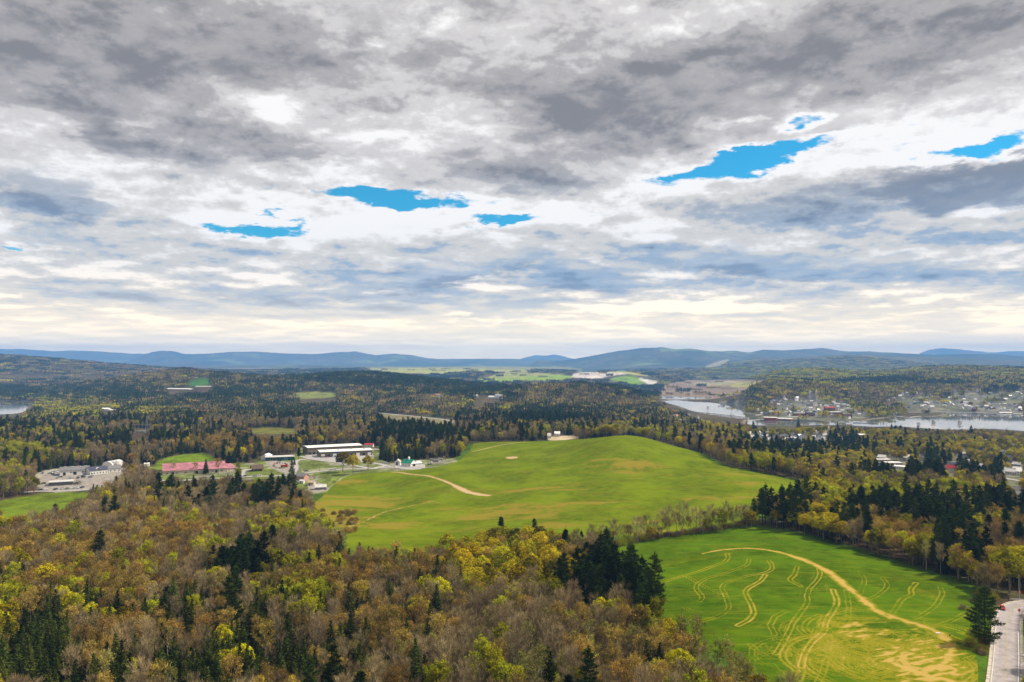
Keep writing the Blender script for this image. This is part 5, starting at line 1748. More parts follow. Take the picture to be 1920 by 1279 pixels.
t, L = bpx('outbuilding', 'small white outbuilding with tall dark door next to the teal-roofed barn', 'outbuilding', (740, 866), (750, 866), 4.4, 8, 2.2, W_WHITE, R_LGREY, roof='front', view=50)
add_win(t, 'door', -.4, -.01, 0, 1.9, 3.6, mats=(M_TRIM, M_DOOR))
bpx('trailer_home', 'long grey trailer home half hidden in scrub beyond the teal-roofed barn', 'trailer', (806, 861), (822, 862.5), 2.8, 5, .5, W_GREY, R_GREY, wins=5, view=30)
bpx('house', 'salmon-pink house with grey roof beside the tall spruce', 'house', (553, 893), (570, 894), 4.6, 8, 2.6, W_PINK, R_GREY, wins=4, doors=1, view=55)
bpx('garage', 'small white garage in front of the salmon-pink house', 'garage', (562, 902), (569, 902), 2.8, 5, .9, W_WHITE, R_LGREY, doors=1, view=40)
t, L = bpx('greenhouse', 'long grey greenhouse with ribbed roof at the corner of the hill field', 'greenhouse', (591, 914), (612, 913), 2.6, 7, 2.0, W_GREY, R_LGREY, view=40)
for i in range(9): MB().box(-.09, -.35, 0, .09, .1, 2.4).build('rib', M_STEEL, t).location = (-L / 2 + L * i / 8, 0, 0)
t, L = bpx('log_cabin', 'brown log cabin with broad overhanging roof next to the street', 'cabin', (474, 878), (492, 877), 3.4, 9, 3.0, bmat('log_wall', (.09, .05, .03)), R_BROWN, wins=3, doors=1, ov=1.6, view=50)
for i in (-1, 0, 1): MB().tube((0, 0, -.5), (0, 0, 3.2), .18, .18).build('post', M_WOODP, t).location = (i * L * .45, -1.4, 0)
for u_, v_, lb in ((583, 907, 'tan-roofed garage between the salmon house and the greenhouse'),):
    bpx('garage', lb, 'garage', (577, 905), (588, 905), 3, 8, 1.2, W_CREAM, bmat('tan_roof', (.38, .31, .22)), doors=1, view=30)

# ---- scattered buildings in the middle distance
for (nm, lb, ct, FL, FR, H, W_, rh, wm, rm, kw) in [
    ('farm_shed', 'long low white shed among trees below the far western hill', 'shed', (309, 729), (355, 729.5), 5, 22, 2, W_WHITE, R_WHITE, {}),
    ('farm_shed', 'long cream-roofed shed east of the long low white shed', 'shed', (366, 725), (398, 725), 5, 20, 2, W_CREAM, R_LGREY, {}),
    ('storage_dome', 'white dome-like hay shelter on the small green hillside field', 'shed', (363, 710), (370, 710), 5, 12, 6, W_WHITE, R_WHITE, {}),
    ('depot', 'pale depot building in the clearing of the western woods', 'depot', (184, 767), (203, 767), 6, 18, 3, W_WHITE, R_WHITE, {}),
    ('depot', 'long low pale roof attached to the clearing depot', 'depot', (204, 769), (219, 769), 4, 14, 1, W_CREAM, R_WHITE, {}),
    ('farmhouse', 'white farmhouse with pink roof on the wooded middle ridge', 'farmhouse', (812, 740), (824, 741), 6, 11, 4, W_WHITE, W_PINK, dict(wins=4)),
    ('farmhouse', 'small white farmhouse left of the row of pale barns', 'farmhouse', (888, 742), (896, 742), 6, 9, 3.5, W_WHITE, R_LGREY, dict(wins=3)),
    ('barn', 'long pale barn in the row on the wooded middle ridge', 'barn', (915, 744), (929, 744.5), 5, 13, 3, W_WHITE, R_WHITE, dict(wins=4)),
    ('barn', 'taller white barn at the end of the ridge row', 'barn', (927, 741), (939, 742), 7, 12, 4, W_WHITE, R_LGREY, dict(wins=3)),
    ('farmhouse', 'white house behind the sandy pad over the crest of the hill field', 'farmhouse', (1024, 817), (1033, 817), 6, 9, 3.5, W_WHITE, R_LGREY, dict(wins=3)),
    ('farmhouse', 'two-storey white house on the sandy pad behind the hill field', 'farmhouse', (1040, 813), (1050, 813), 7, 8, 3, W_WHITE, R_WHITE, dict(wins=3)),
    ('house', 'grey house beside the small meadow in the western woods', 'house', (366, 752), (378, 752), 5, 12, 4, W_GREY, R_DARK, dict(wins=3)),
    ('house', 'white dormered house at the mouth of the causeway', 'house', (1262, 780), (1272, 780), 6, 10, 3.5, W_WHITE, W_PINK, dict(wins=3)),
    ('house', 'tall grey-roofed white house at the mouth of the causeway', 'house', (1282, 779), (1294, 779), 7, 11, 4, W_WHITE, R_GREY, dict(wins=3)),
    ('house', 'white house alone among trees beyond the hill field shoulder', 'house', (1246, 788), (1252, 788), 6, 9, 3.5, W_WHITE, R_WHITE, dict(wins=2)),
]:
    d0_ = g(0.5 * (FL[0] + FR[0]), FL[1] + 3)
    bpx(nm, lb, ct, FL, FR, H, W_, rh, wm, rm, z0=d0_[2], view=110, **kw)

# ---- the town
t, L = bpx('courthouse', 'grey stone church with two pale towers on the town hill', 'church', (1517, 741), (1531, 741), 12, 26, 9, W_GREY, R_SLATE, roof='front', view=90)
for s_ in (-1, 1):
    w = MB(); w.box(-3, -3, 0, 3, 3, 27); w.build('tower', W_CREAM, t).location = (s_ * L * .42, -2.6, 0)
    MB().add([(-3.3, -3.3, 0), (3.3, -3.3, 0), (3.3, 3.3, 0), (-3.3, 3.3, 0), (0, 0, 4)], [(0, 1, 4), (1, 2, 4), (2, 3, 4), (3, 0, 4)]).build('spire', R_LGREY, t).location = (s_ * L * .42, -2.6, 27.01)
    add_win(t, 'window', s_ * L * .42, -5.7, 14, 1.6, 5)
bpx('school', 'long pale two-storey block below the twin-towered church', 'school', (1512, 750), (1536, 750), 8, 16, 1, W_CREAM, R_LGREY, roof='flat', wins=8, view=40)
t, L = bpx('white_church', 'white church with a steeple among the nearer town houses', 'church', (1550, 812), (1558, 812), 7, 16, 4, W_WHITE, R_LGREY, roof='front', view=60, wins=3)
MB().box(-1.8, -1.8, 0, 1.8, 1.8, 14).build('tower', W_WHITE, t)
MB().box(-1.2, -1.2, 14.01, 1.2, 1.2, 17).build('belfry', W_WHITE, t)
MB().add([(-1.6, -1.6, 17.01), (1.6, -1.6, 17.01), (1.6, 1.6, 17.01), (-1.6, 1.6, 17.01), (0, 0, 23)], [(0, 1, 4), (1, 2, 4), (2, 3, 4), (3, 0, 4)]).build('spire', R_WHITE, t)
for (nm, lb, ct, FL, FR, H, W_, rh, wm, rm, rf) in [
    ('mill_building', 'bright red block at the water side of the town', 'mill', (1457, 785), (1483, 786), 6, 22, 2, R_RED, R_WHITE, 'flat'),
    ('mill_building', 'white-roofed block with red walls joined to the waterside red block', 'mill', (1432, 783), (1456, 783.5), 6, 24, 2, R_RED, R_WHITE, 'flat'),
    ('mill_building', 'red building with a gable beside the blue block', 'mill', (1443, 774), (1452, 774), 8, 16, 3, R_RED, R_GREY, 'flat'),
    ('mill_building', 'blue block between the red gabled building and grey roofs', 'mill', (1434, 774), (1443, 774), 8, 16, 1, W_BLUE, R_GREY, 'flat'),
    ('store_building', 'brick store with long flat pale roof in the middle of the shopping street', 'store', (1490, 775), (1512, 775), 7, 18, 1, W_BRICK, R_LGREY, 'flat'),
    ('store_building', 'brick store with dark gabled roof on the shopping street', 'store', (1514, 775), (1528, 775), 8, 18, 3, W_BRICK, R_DARK, 'gable'),
    ('store_building', 'wide brick block with white roof at the end of the shopping street', 'store', (1555, 773), (1580, 773), 8, 20, 1, W_BRICK, R_WHITE, 'flat'),
    ('store_building', 'tall brick block nearest the lakeside lawn', 'store', (1584, 777), (1598, 777), 9, 20, 1, W_BRICK, R_GREY, 'flat'),
    ('town_hall', 'pale town hall with flat cream front above the shopping street', 'town hall', (1585, 766), (1602, 766), 9, 20, 1, W_CREAM, R_LGREY, 'flat'),
    ('store_building', 'red-roofed store on the street behind the brick stores', 'store', (1548, 765), (1566, 765), 8, 16, 4, W_BRICK, R_RED, 'gable'),
    ('supermarket', 'wide white flat-roofed hall between the suburb and the lake', 'hall', (1599, 815), (1625, 816.5), 6, 28, 1, W_CREAM, R_WHITE, 'flat'),
    ('supermarket', 'small white flat-roofed hall left of the wide one', 'hall', (1584, 812), (1597, 813), 5, 20, 1, W_CREAM, R_WHITE, 'flat'),
    ('store_building', 'long red-fronted store among the nearer town houses', 'store', (1477, 822), (1497, 822), 5, 18, 2, R_RED, R_LGREY, 'gable'),
    ('house', 'white house with steep black roof near the tall dark spruces', 'house', (1567, 824), (1576, 825), 7, 10, 5, W_WHITE, R_DARK, 'gable'),
    ('house', 'large white gabled house at the front of the nearer town', 'house', (1494, 831), (1503, 831), 8, 12, 5, W_WHITE, R_WHITE, 'front'),
    ('boathouse', 'long dark boathouse with pale roof on the far lake shore', 'boathouse', (1874, 774), (1898, 774.5), 5, 22, 1.5, W_DARK, R_WHITE, 'gable'),
    ('boathouse', 'second dark boathouse at the end of the far lake shore', 'boathouse', (1900, 776), (1916, 776.5), 4, 18, 1.5, W_DARK, R_LGREY, 'gable'),
    ('pavilion', 'pale pyramid-roofed pavilion on the lake pier', 'pavilion', (1678, 777), (1688, 777), 3, 14, 5, W_GREY, R_LGREY, 'front'),
    ('bungalow', 'grey bungalow with dome-like roof behind the bare suburb trees', 'bungalow', (1645, 857), (1659, 858), 4, 13, 3, W_CREAM, R_LGREY, 'gable'),
    ('bungalow', 'cream bungalow with long white garage roof in the suburb', 'bungalow', (1638, 862), (1670, 862), 3.2, 9, 1.0, W_CREAM, R_WHITE, 'flat'),
    ('school', 'long flat white roof of the suburb hall, farther half', 'hall', (1664, 868), (1692, 868), 4, 12, .6, W_WHITE, R_WHITE, 'flat'),
    ('school', 'long flat white roof of the suburb hall, nearer half', 'hall', (1672, 874), (1698, 876), 4, 12, .6, W_WHITE, R_WHITE, 'flat'),
    ('house', 'white house with grey gable just left of the pair of tall dark spruces', 'house', (1724, 858), (1735, 858), 6, 10, 4, W_WHITE, R_GREY, 'front'),
    ('house', 'cream house with blue-grey roof in the open suburb lot', 'house', (1776, 873), (1796, 874), 5, 10, 4, W_CREAM, R_SLATE, 'gable'),
    ('house', 'low cream gable in front of the blue-grey roofed suburb house', 'house', (1781, 875), (1790, 875), 4, 9, 3, W_YELLOW, R_SLATE, 'front'),
    ('house', 'white house with light grey roof behind the big dark yew', 'house', (1880, 883), (1906, 886), 4, 12, 3, W_WHITE, R_LGREY, 'gable'),
    ('house', 'long pale roof at the end of the suburb street', 'house', (1898, 878), (1922, 880), 4, 10, 2, W_CREAM, R_LGREY, 'gable'),
    ('house', 'pale house with grey roof behind the golden suburb trees', 'house', (1818, 905), (1834, 905), 5, 10, 3.5, W_CREAM, R_LGREY, 'gable'),
    ('bungalow', 'low grey bungalow nearest the corner of the suburb', 'bungalow', (1896, 926), (1918, 929), 3.4, 11, 2.4, W_CREAM, R_GREY, 'gable'),
    ('house', 'grey-roofed house above the nearest suburb bungalow', 'house', (1902, 919), (1920, 921), 4, 9, 3, W_WHITE, R_GREY, 'gable'),
    ('house', 'dark-roofed pale house far back in the suburb', 'house', (1898, 836), (1908, 836), 6, 10, 3.5, W_WHITE, R_DARK, 'gable'),
    ('house', 'cream flat-roofed house near the bare shore trees', 'house', (1843, 826), (1858, 826), 4, 10, 1.5, W_CREAM, R_WHITE, 'gable'),
]:
    d0_ = g(0.5 * (FL[0] + FR[0]), max(FL[1], FR[1]) + 3)
    bpx(nm, lb, ct, FL, FR, H, W_, rh, wm, rm, z0=d0_[2], roof=rf, view=70 if FL[1] > 850 else 110, wins=6, side_wins=2 if FL[1] > 850 else 0)

_ones = 'zero one two three four five six seven eight nine ten eleven twelve thirteen fourteen fifteen sixteen seventeen eighteen nineteen'.split()
_tens = '_ _ twenty thirty forty fifty sixty seventy eighty ninety'.split()


def words(n):
    n = int(max(0, min(99, n)))
    if n < 20: return _ones[n]
    return _tens[n // 10] + ('-' + _ones[n % 10] if n % 10 else '')


def place_words(u, v):
    return '%s percent across and %s percent up' % (words(u / 19.2), words((1279 - v) / 12.79))


r_ = np.random.default_rng(21)
WALLS = [(W_WHITE, 'white', 10), (W_CREAM, 'cream', 4), (W_GREY, 'grey', 2), (W_BRICK, 'brick', 1), (W_YELLOW, 'yellow', 1), (W_BLUE, 'blue', .7)]
ROOFS = [(R_LGREY, 'pale', 5), (R_GREY, 'grey', 5), (R_DARK, 'dark', 3), (R_BROWN, 'brown', 2), (R_WHITE, 'white', 3), (R_RED, 'red', .18), (R_SLATE, 'slate', 2)]


def pick(T_):
    p_ = np.array([q[2] for q in T_], float); return T_[r_.choice(len(T_), p=p_ / p_.sum())]


TOWN_REG = [  # outline, count, place words, group, size
    ([(1400, 775), (1440, 758), (1500, 752), (1540, 756), (1600, 768), (1630, 780), (1580, 787), (1500, 780), (1420, 783)], 64, 'downtown by the channel', 'houses of the town centre', (8, 12)),
    ([(1440, 757), (1470, 745), (1510, 748), (1600, 762), (1560, 764)], 26, 'on the town hill', 'houses on the town hill', (8, 11)),
    ([(1395, 822), (1430, 812), (1500, 812), (1560, 818), (1560, 830), (1500, 836), (1440, 832)], 46, 'between channel and suburb', 'houses between the channel and the suburb', (8, 11)),
    ([(1690, 768), (1700, 757), (1800, 755), (1925, 760), (1925, 772), (1850, 771), (1750, 767)], 62, 'above the far lake shore', 'houses along the far lake shore', (8, 13)),
    ([(1640, 755), (1700, 735), (1800, 728), (1925, 726), (1925, 752), (1780, 752)], 44, 'on the slope beyond the lake', 'houses on the slope beyond the lake', (8, 12)),
    ([(1600, 850), (1700, 845), (1900, 850), (1925, 900), (1860, 895), (1700, 880)], 20, 'in the leafy suburb', 'houses of the leafy suburb', (9, 13)),
    ([(1240, 790), (1300, 783), (1330, 788), (1290, 796)], 6, 'near the causeway', 'houses near the causeway', (7, 10)),
]
for poly, cnt, where, grp, (la, lb) in TOWN_REG:
    P_ = np.array(poly, float); got = 0; tries = 0
    while got < cnt and tries < 3000:
        tries += 1
        u_, v_ = P_.min(0) + r_.random(2) * (P_.max(0) - P_.min(0))
        if not inside(P_, np.array([u_]), np.array([v_]))[0]: continue
        q = g(u_, v_, ymin=900)
        if any(sdist(Pw, q[:1], q[1:2])[0] < 12 for Pw, _ in WATERS): continue
        if any((q[0] - h[0]) ** 2 + (q[1] - h[1]) ** 2 < (h[2] + 9) ** 2 for h in HOUSES): continue
        wm, wn_l, _ = pick(WALLS); rm, rn_l, _ = pick(ROOFS)
        L_ = la + (lb - la) * r_.random(); W_ = L_ * (.65 + .3 * r_.random()); H_ = 5.5 if r_.random() < .6 else 3.4
        big = v_ > 840
        rf = 'gable' if r_.random() < .6 else 'front'
        nm_ = {'gable': 'long side', 'front': 'gable end'}[rf]
        building('house', '%s house with %s roof, %s, %s' % (wn_l, rn_l, {'gable': 'long side', 'front': 'gable end'}[rf], place_words(u_, v_)), 'house', (q[0], q[1], q[2]), r_.normal() * .5 - q[0] / q[1] * .5, L_, W_, H_, 2.6 + 1.6 * r_.random(), wm, rm, roof=rf, group=grp,
                 view=q[1] * (.12 if big else (.12 if v_ > 800 else .08)), wins=3 if (big or v_ > 800) else 0, chimney=big)
        got += 1

# ---- power poles, substation
def pole(u, v, h, label, group=None, arm=True, m=None):
    q = g(u, v)
    t = empty('utility_pole', q, 0.2)
    tagit(t, label, 'utility pole', group)
    MB().tube((0, 0, -.5), (0, 0, h), .22, .15, 7).build('post', m or M_WOODP, t)
    if arm:
        MB().box(-1.3, -.09, h - 1.1, 1.3, .09, h - .9).build('crossarm', M_WOODP, t)
        for s_ in (-1.1, 0.02, 1.1): MB().tube((0, 0, 0), (0, 0, .3), .07, .05, 5).build('insulator', M_CONC, t).location = (s_, 0, h - .9)
    return t


for u, v, h, lb in [(62, 888, 14, 'bare wooden pole at the edge of the woods by the store yard'), (445, 889, 17, 'tall wooden utility pole at the end of the rose-roofed shed'), (240, 884, 9, 'short wooden pole behind the slate-roofed store'),
                    (579, 884, 10, 'utility pole on the round lawn before the warehouses'), (599, 884, 10, 'utility pole in the rough grass left of the ochre tree'), (564, 887, 10, 'utility pole by the street at the salmon house'), (738, 868, 12, 'wooden utility pole beside the small white outbuilding'),
                    (745, 864, 12, 'wooden utility pole in the trees behind the teal-roofed barn'), (250, 886, 9, 'second short pole between the store and the shed'), (371, 866, 8, 'thin pole standing on the meadow above the shed'), (1849, 835, 12, 'bare wooden pole rising by the shore trees')]:
    pole(u, v, h, lb)
q = g(275, 812)
t = empty('lattice_tower', q); tagit(t, 'tall grey lattice tower rising from the woods at the substation', 'tower')
m = MB()
for sx_, sy_ in ((-1, -1), (1, -1), (1, 1), (-1, 1)): m.tube((sx_ * 2.2, sy_ * 2.2, -1), (sx_ * .35, sy_ * .35, 30), .22, .12, 4)
m.build('tower_leg', M_STEEL, t)
m = MB()
for k_ in range(10):
    a, b = 2.2 - 1.85 * k_ / 10, 2.2 - 1.85 * (k_ + 1) / 10
    for (p_, q_) in (((-a, -a, 3 * k_), (b, -b, 3 * k_ + 3)), ((a, -a, 3 * k_), (-b, -b, 3 * k_ + 3)), ((a, a, 3 * k_), (b, -b, 3 * k_ + 3)), ((-a, -a, 3 * k_), (-b, b, 3 * k_ + 3))): m.tube(p_, q_, .07, .07, 3, cap=False)
m.build('brace', M_STEEL, t)
q = g(262, 812)
t = empty('substation', (q[0], q[1], q[2])); tagit(t, 'grey steel substation frame in the clearing at the foot of the lattice tower', 'substation')
m = MB()
for i in range(6): m.tube((-14 + i * 6, 0, -1), (-14 + i * 6, 0, 15), .3, .25, 5)
m.build('post', M_STEEL, t)
MB().box(-15, -.4, 13.6, 17, .4, 14.4).build('beam', M_STEEL, t)
MB().box(-6, 1, -1, 8, 6, 3.5).build('transformer_house', M_CONC, t)
HOUSES.append((q[0], q[1], 13, 60))

# ---- piers, causeway and bridges
def wl_pts(L_): return np.array([pz(u, v, LAKE) for u, v in L_])


def deck(name, label, cat, pts, w, h, mat, piles=True):
    P_ = wl_pts(pts)
    t = empty(name, (P_[0][0], P_[0][1], LAKE)); tagit(t, label, cat)
    m = MB(); mp_ = MB()
    for a, b in zip(P_[:-1], P_[1:]):
        d = b - a; L_ = np.hypot(*d); d = d / L_; n_ = np.array([-d[1], d[0]]) * w / 2
        c4 = [a - n_, b - n_, b + n_, a + n_]
        c4 = [c - P_[0] for c in c4]
        m.add([(*c, h - .8) for c in c4] + [(*c, h) for c in c4], [(0, 3, 2, 1), (4, 5, 6, 7), (0, 1, 5, 4), (1, 2, 6, 5), (2, 3, 7, 6), (3, 0, 4, 7)])
        k_ = int(L_ / 18) + 1
        for i in range(k_ + 1):
            c = a + d * L_ * i / k_ - P_[0]
            mp_.tube((c[0], c[1], -3.5), (c[0], c[1], h - .8), .8, .8, 5)
    m.build('deck', mat, t)
    if piles: mp_.build('pile', M_CONC, t)
    return t


deck('causeway', 'low dark railway causeway crossing the river mouth', 'causeway', [(1205, 768), (1270, 771), (1340, 777), (1400, 784)], 7, 2.2, W_DARK)
deck('bridge', 'road bridge on piles crossing the head of the lake', 'bridge', [(1700, 775), (1760, 774.5), (1830, 775.5), (1880, 777)], 10, 3.0, M_CONC)
deck('pier', 'pale stone pier with a bent end in the lake', 'pier', [(1676, 781), (1705, 784), (1713, 782.5), (1726, 781.5)], 8, 1.6, M_CONC)
deck('pier', 'long dark wooden pier lying off the marina bank', 'pier', [(1600, 793), (1622, 794), (1644, 795)], 5, 1.4, W_DARK)
deck('pier', 'low mooring quay below the red waterside block', 'pier', [(1425, 788), (1470, 788), (1540, 790)], 8, 1.5, W_DARK)

# ---- small street things by the near road
def sign(u, v, label, h=2.6, s_=.85, rz=0.0):
    q = g(u, v)
    t = empty('road_sign', q, rz); tagit(t, label, 'road sign')
    MB().tube((0, 0, -.4), (0, 0, h), .06, .06, 6).build('post', M_STEEL, t)
    a = s_ * .72
    MB().add([(0, -.08, h - a + .4), (a, -.08, h + .4), (0, -.08, h + a + .4), (-a, -.08, h + .4), (0, -.05, h - a + .4), (a, -.05, h + .4), (0, -.05, h + a + .4), (-a, -.05, h + .4)],
             [(0, 1, 2, 3), (7, 6, 5, 4), (0, 4, 5, 1), (1, 5, 6, 2), (2, 6, 7, 3), (3, 7, 4, 0)]).build('sign_panel', M_ORANGE, t)


sign(1911, 1156, 'orange diamond road sign on the grass inside the road bend', 2.2, 1.1, .1)
sign(1912, 1122, 'orange diamond road sign behind the guard rail at the bend', 2.4, 1.0, -.1)
q = g(1911, 1124); pole(1911, 1125, 11, 'slim grey lamp pole behind the guard rail at the bend', arm=False, m=M_STEEL)
a_, b_ = g(1893, 1126), g(1930, 1128)
t = empty('guard_rail', a_); tagit(t, 'pale steel guard rail along the outside of the road bend', 'guard rail')
m = MB(); d = b_ - a_
L_ = float(np.hypot(d[0], d[1])); rz_ = math.atan2(d[1], d[0]); t.rotation_euler = (0, 0, rz_)
MB().add([(0, -.05, .45), (L_, -.05, .45), (L_, -.05, .85), (0, -.05, .85), (0, .05, .45), (L_, .05, .45), (L_, .05, .85), (0, .05, .85)], [(0, 1, 2, 3), (7, 6, 5, 4), (3, 2, 6, 7), (0, 4, 5, 1), (1, 5, 6, 2), (0, 3, 7, 4)]).build('rail', bmat('pale_rail', (.62, .6, .57)), t)
for i in range(int(L_ / 2) + 1):
    MB().box(-.08, .05, -.3, .08, .2, .8).build('post', M_WOODP, t).location = (i * 2.0, 0, 0)
for (u, v, lb) in [(1918, 1232, 'pale boulder at the corner where the side road joins'), (1917, 1271, 'pale boulder on the verge below the side road')]:
    q = g(u, v)
    me = bpy.data.meshes.new('boulder'); bm = bmesh.new(); bmesh.ops.create_icosphere(bm, subdivisions=2, radius=1.0)
    rq = random.Random(int(u * v))
    for vt in bm.verts: vt.co = Vector((vt.co.x * 1.2, vt.co.y, vt.co.z * .75)) * (1 + rq.uniform(-.16, .16))
    bm.to_mesh(me); bm.free(); me.materials.append(M_CONC)
    o = obj('boulder', me); o.location = (q[0], q[1], q[2] + .25); tagit(o, lb, 'boulder')

# ---- vehicles
CARCOL = {c: bmat('car_paint_' + c, col, var=.03, rough=.35, spec=.5) for c, col in dict(white=(.72, .72, .72), silver=(.42, .43, .45), black=(.025, .025, .028), grey=(.14, .145, .15), red=(.42, .03, .03), blue=(.04, .09, .22), tan=(.35, .28, .2), green=(.04, .12, .07)).items()}
_car = {}


def car_meshes(colname):
    if colname in _car: return _car[colname]
    def arr(m, mats, nm):
        me = bpy.data.meshes.new(nm); me.from_pydata(m.v, [], m.f)
        for q_ in mats: me.materials.append(q_)
        me.polygons.foreach_set('material_index', m.m); me.update(); return me
    prof = [(-2.2, .35), (-2.25, .75), (-2.05, .95), (-1.2, 1.0), (2.15, .98), (2.25, .6), (2.2, .35)]
    body = MB(); n_ = len(prof)
    vs = [(x_, -.88 if s_ < 0 else .88, z_) for s_ in (-1, 1) for x_, z_ in prof]
    body.add(vs, [tuple(range(n_)), tuple(range(2 * n_ - 1, n_ - 1, -1))] + [(i, n_ + i, n_ + (i + 1) % n_, (i + 1) % n_) for i in range(n_)])
    top = MB(); P_ = [(-1.35, .985), (-.65, 1.46), (1.1, 1.46), (1.9, .985)]
    vs = [(x_, s_ * (.80 if z_ < 1.2 else .66), z_) for s_ in (-1, 1) for x_, z_ in P_]
    top.add(vs, [(0, 1, 2, 3), (7, 6, 5, 4), (0, 4, 5, 1), (2, 6, 7, 3)], 1); top.add([(-.65, -.66, 1.462), (1.1, -.66, 1.462), (1.1, .66, 1.462), (-.65, .66, 1.462)], [(0, 1, 2, 3)], 0)
    wh = MB(); wh.tube((0, -.12, 0), (0, .12, 0), .34, .34, 10, 0)
    lamp = MB(); lamp.box(-.03, -.17, -.07, .03, .17, .07)
    _car[colname] = (arr(body, [CARCOL[colname]], 'car_body'), arr(top, [CARCOL[colname], M_GLASS], 'car_cabin'), arr(wh, [M_RUBBER], 'car_wheel'), arr(lamp, [M_TRIM], 'car_lamp'))
    return _car[colname]


def car(u, v, colname, label, rz, group=None, scale=1.0, loc=None):
    q = g(u, v) if loc is None else loc
    t = empty('parked_car', (q[0], q[1], q[2] + .42), rz); tagit(t, label, 'car', group); t.scale = (scale,) * 3
    b, c, w, l = car_meshes(colname)
    obj('body', b, t); obj('cabin', c, t)
    for x_ in (-1.4, 1.4):
        for y_ in (-.8, .8): obj('wheel', w, t).location = (x_, y_, .34)
    for y_ in (-.6, .6): obj('headlight', l, t).location = (-2.26, y_, .68)
    return t


car(1879, 1143, 'red', 'red car with a pale roof driving along the edge of the road bend', 1.1, loc=(*g(1880, 1144)[:2], g(1880, 1144)[2]))
cols = ['black', 'white', 'black', 'silver', 'grey', 'white', 'silver', 'white', 'black']
for i, (u, v) in enumerate([(76, 920), (84, 919), (104, 919), (116, 918), (126, 918), (133, 917), (140, 917), (147, 916), (154, 915.5)]):
    car(u, v, cols[i], '%s car, %s along the curved row before the dark office' % (cols[i], ['first', 'second', 'third', 'fourth', 'fifth', 'sixth', 'seventh', 'eighth', 'last'][i]), 1.35, 'cars parked in the curved row')
for i in range(8):
    c_ = ['black', 'grey', 'black', 'red', 'black', 'blue', 'white', 'black'][i]
    car(604 + i * 3.6, 858 - i * .1, c_, '%s car, %s from the office end of the warehouse row' % (c_, words(i + 1)), 1.5, 'cars parked before the white warehouse')
rc = random.Random(4)
k_ = 0
for i in range(34):
    u, v = rc.uniform(78, 176), rc.uniform(884, 899)
    if v < 892 and u < 112 and rc.random() < .3: continue
    c_ = rc.choice(['white', 'silver', 'black', 'grey', 'tan', 'white', 'blue'])
    car(u, v, c_, '%s vehicle in the gravel store yard, %s' % (c_, place_words(u, v)), rc.uniform(0, 3.1), 'vehicles scattered over the gravel store yard', rc.uniform(.9, 1.2))
for (u, v, c_, lb, a) in [(142, 908, 'black', 'black pickup parked beside the round dark bush', .2), (82, 908, 'black', 'black car on the verge left of the dark office', .1), (750, 871, 'black', 'black car parked at the door of the teal-roofed barn', .1),
                          (722, 869, 'white', 'white car on the lot left of the teal-roofed barn', .3), (728, 870, 'silver', 'silver car on the lot left of the teal-roofed barn', .2), (574, 885, 'black', 'black car driving on the street by the round lawn', .1),
                          (620, 882, 'white', 'white car driving on the street by the ochre trees', .1), (627, 881.5, 'white', 'second white car following on the street by the ochre trees', .1), (450, 882, 'black', 'black car beside the pole at the rose-roofed shed', .1),
                          (459, 894, 'black', 'black car on the street below the log cabin', .1), (420, 893, 'white', 'white car on the street below the rose-roofed shed', .1), (433, 893, 'white', 'white van-like car next on the street below the shed', .1),
                          (478, 894, 'silver', 'silver car on the street east of the cabin', .1), (486, 893, 'white', 'white car on the street east of the cabin', .1), (524, 866, 'blue', 'blue car before the dark green workshop', .2), (545, 846, 'white', 'white car on the lot behind the workshop', .3),
                          (552, 844, 'silver', 'silver car on the lot behind the workshop', .3), (560, 847, 'black', 'black car on the lot behind the workshop', .3), (556, 905, 'white', 'white car beside the tall spruce near the salmon house', .6), (592, 907, 'white', 'white car parked above the greenhouse', .4),
                          (704, 846, 'white', 'white car at the end of the white warehouses', .2), (696, 838, 'silver', 'silver car behind the end of the white warehouses', .2)]:
    car(u, v, c_, lb, a)
for i, (u, v) in enumerate([(266, 876), (272, 876.5), (278, 876)]):
    q = g(u, v); t = empty('box_trailer', (q[0], q[1], q[2] + .25), -1.2 if i else .1)
    tagit(t, ['low flat white trailer beside the two box trailers', 'white box trailer, middle one behind the slate-roofed store', 'white box trailer nearest the rose-roofed shed'][i], 'trailer')
    hh = 1.8 if i == 0 else 3.6
    MB().box(-4.5, -1.3, .9, 4.5, 1.3, .9 + hh).build('body', R_WHITE, t)
    MB().box(-4.4, -1.1, .6, 4.4, 1.1, .898).build('chassis', M_RUBBER, t)
    for x_ in (2.4, 3.6):
        for y_ in (-1.15, 1.15): MB().tube((0, -.15, 0), (0, .15, 0), .5, .5, 10).build('wheel', M_RUBBER, t).location = (x_, y_, .45)
q = g(532, 877); t = empty('farm_machine', (q[0], q[1], q[2] + .3), .2); tagit(t, 'bright red farm machine in the gravel ring before the workshop', 'farm machine')
MB().box(-3.2, -1.4, .8, 1.8, 1.4, 2.8).build('body', M_RED, t); MB().box(1.802, -1.1, .8, 3.6, 1.1, 3.6).build('cab', M_RED, t)
for x_ in (-2, 2.4):
    for y_ in (-1.7, 1.7): MB().tube((0, -.25, 0), (0, .25, 0), .9, .9, 12).build('wheel', M_RUBBER, t).location = (x_, y_, .8)
rc = random.Random(9)
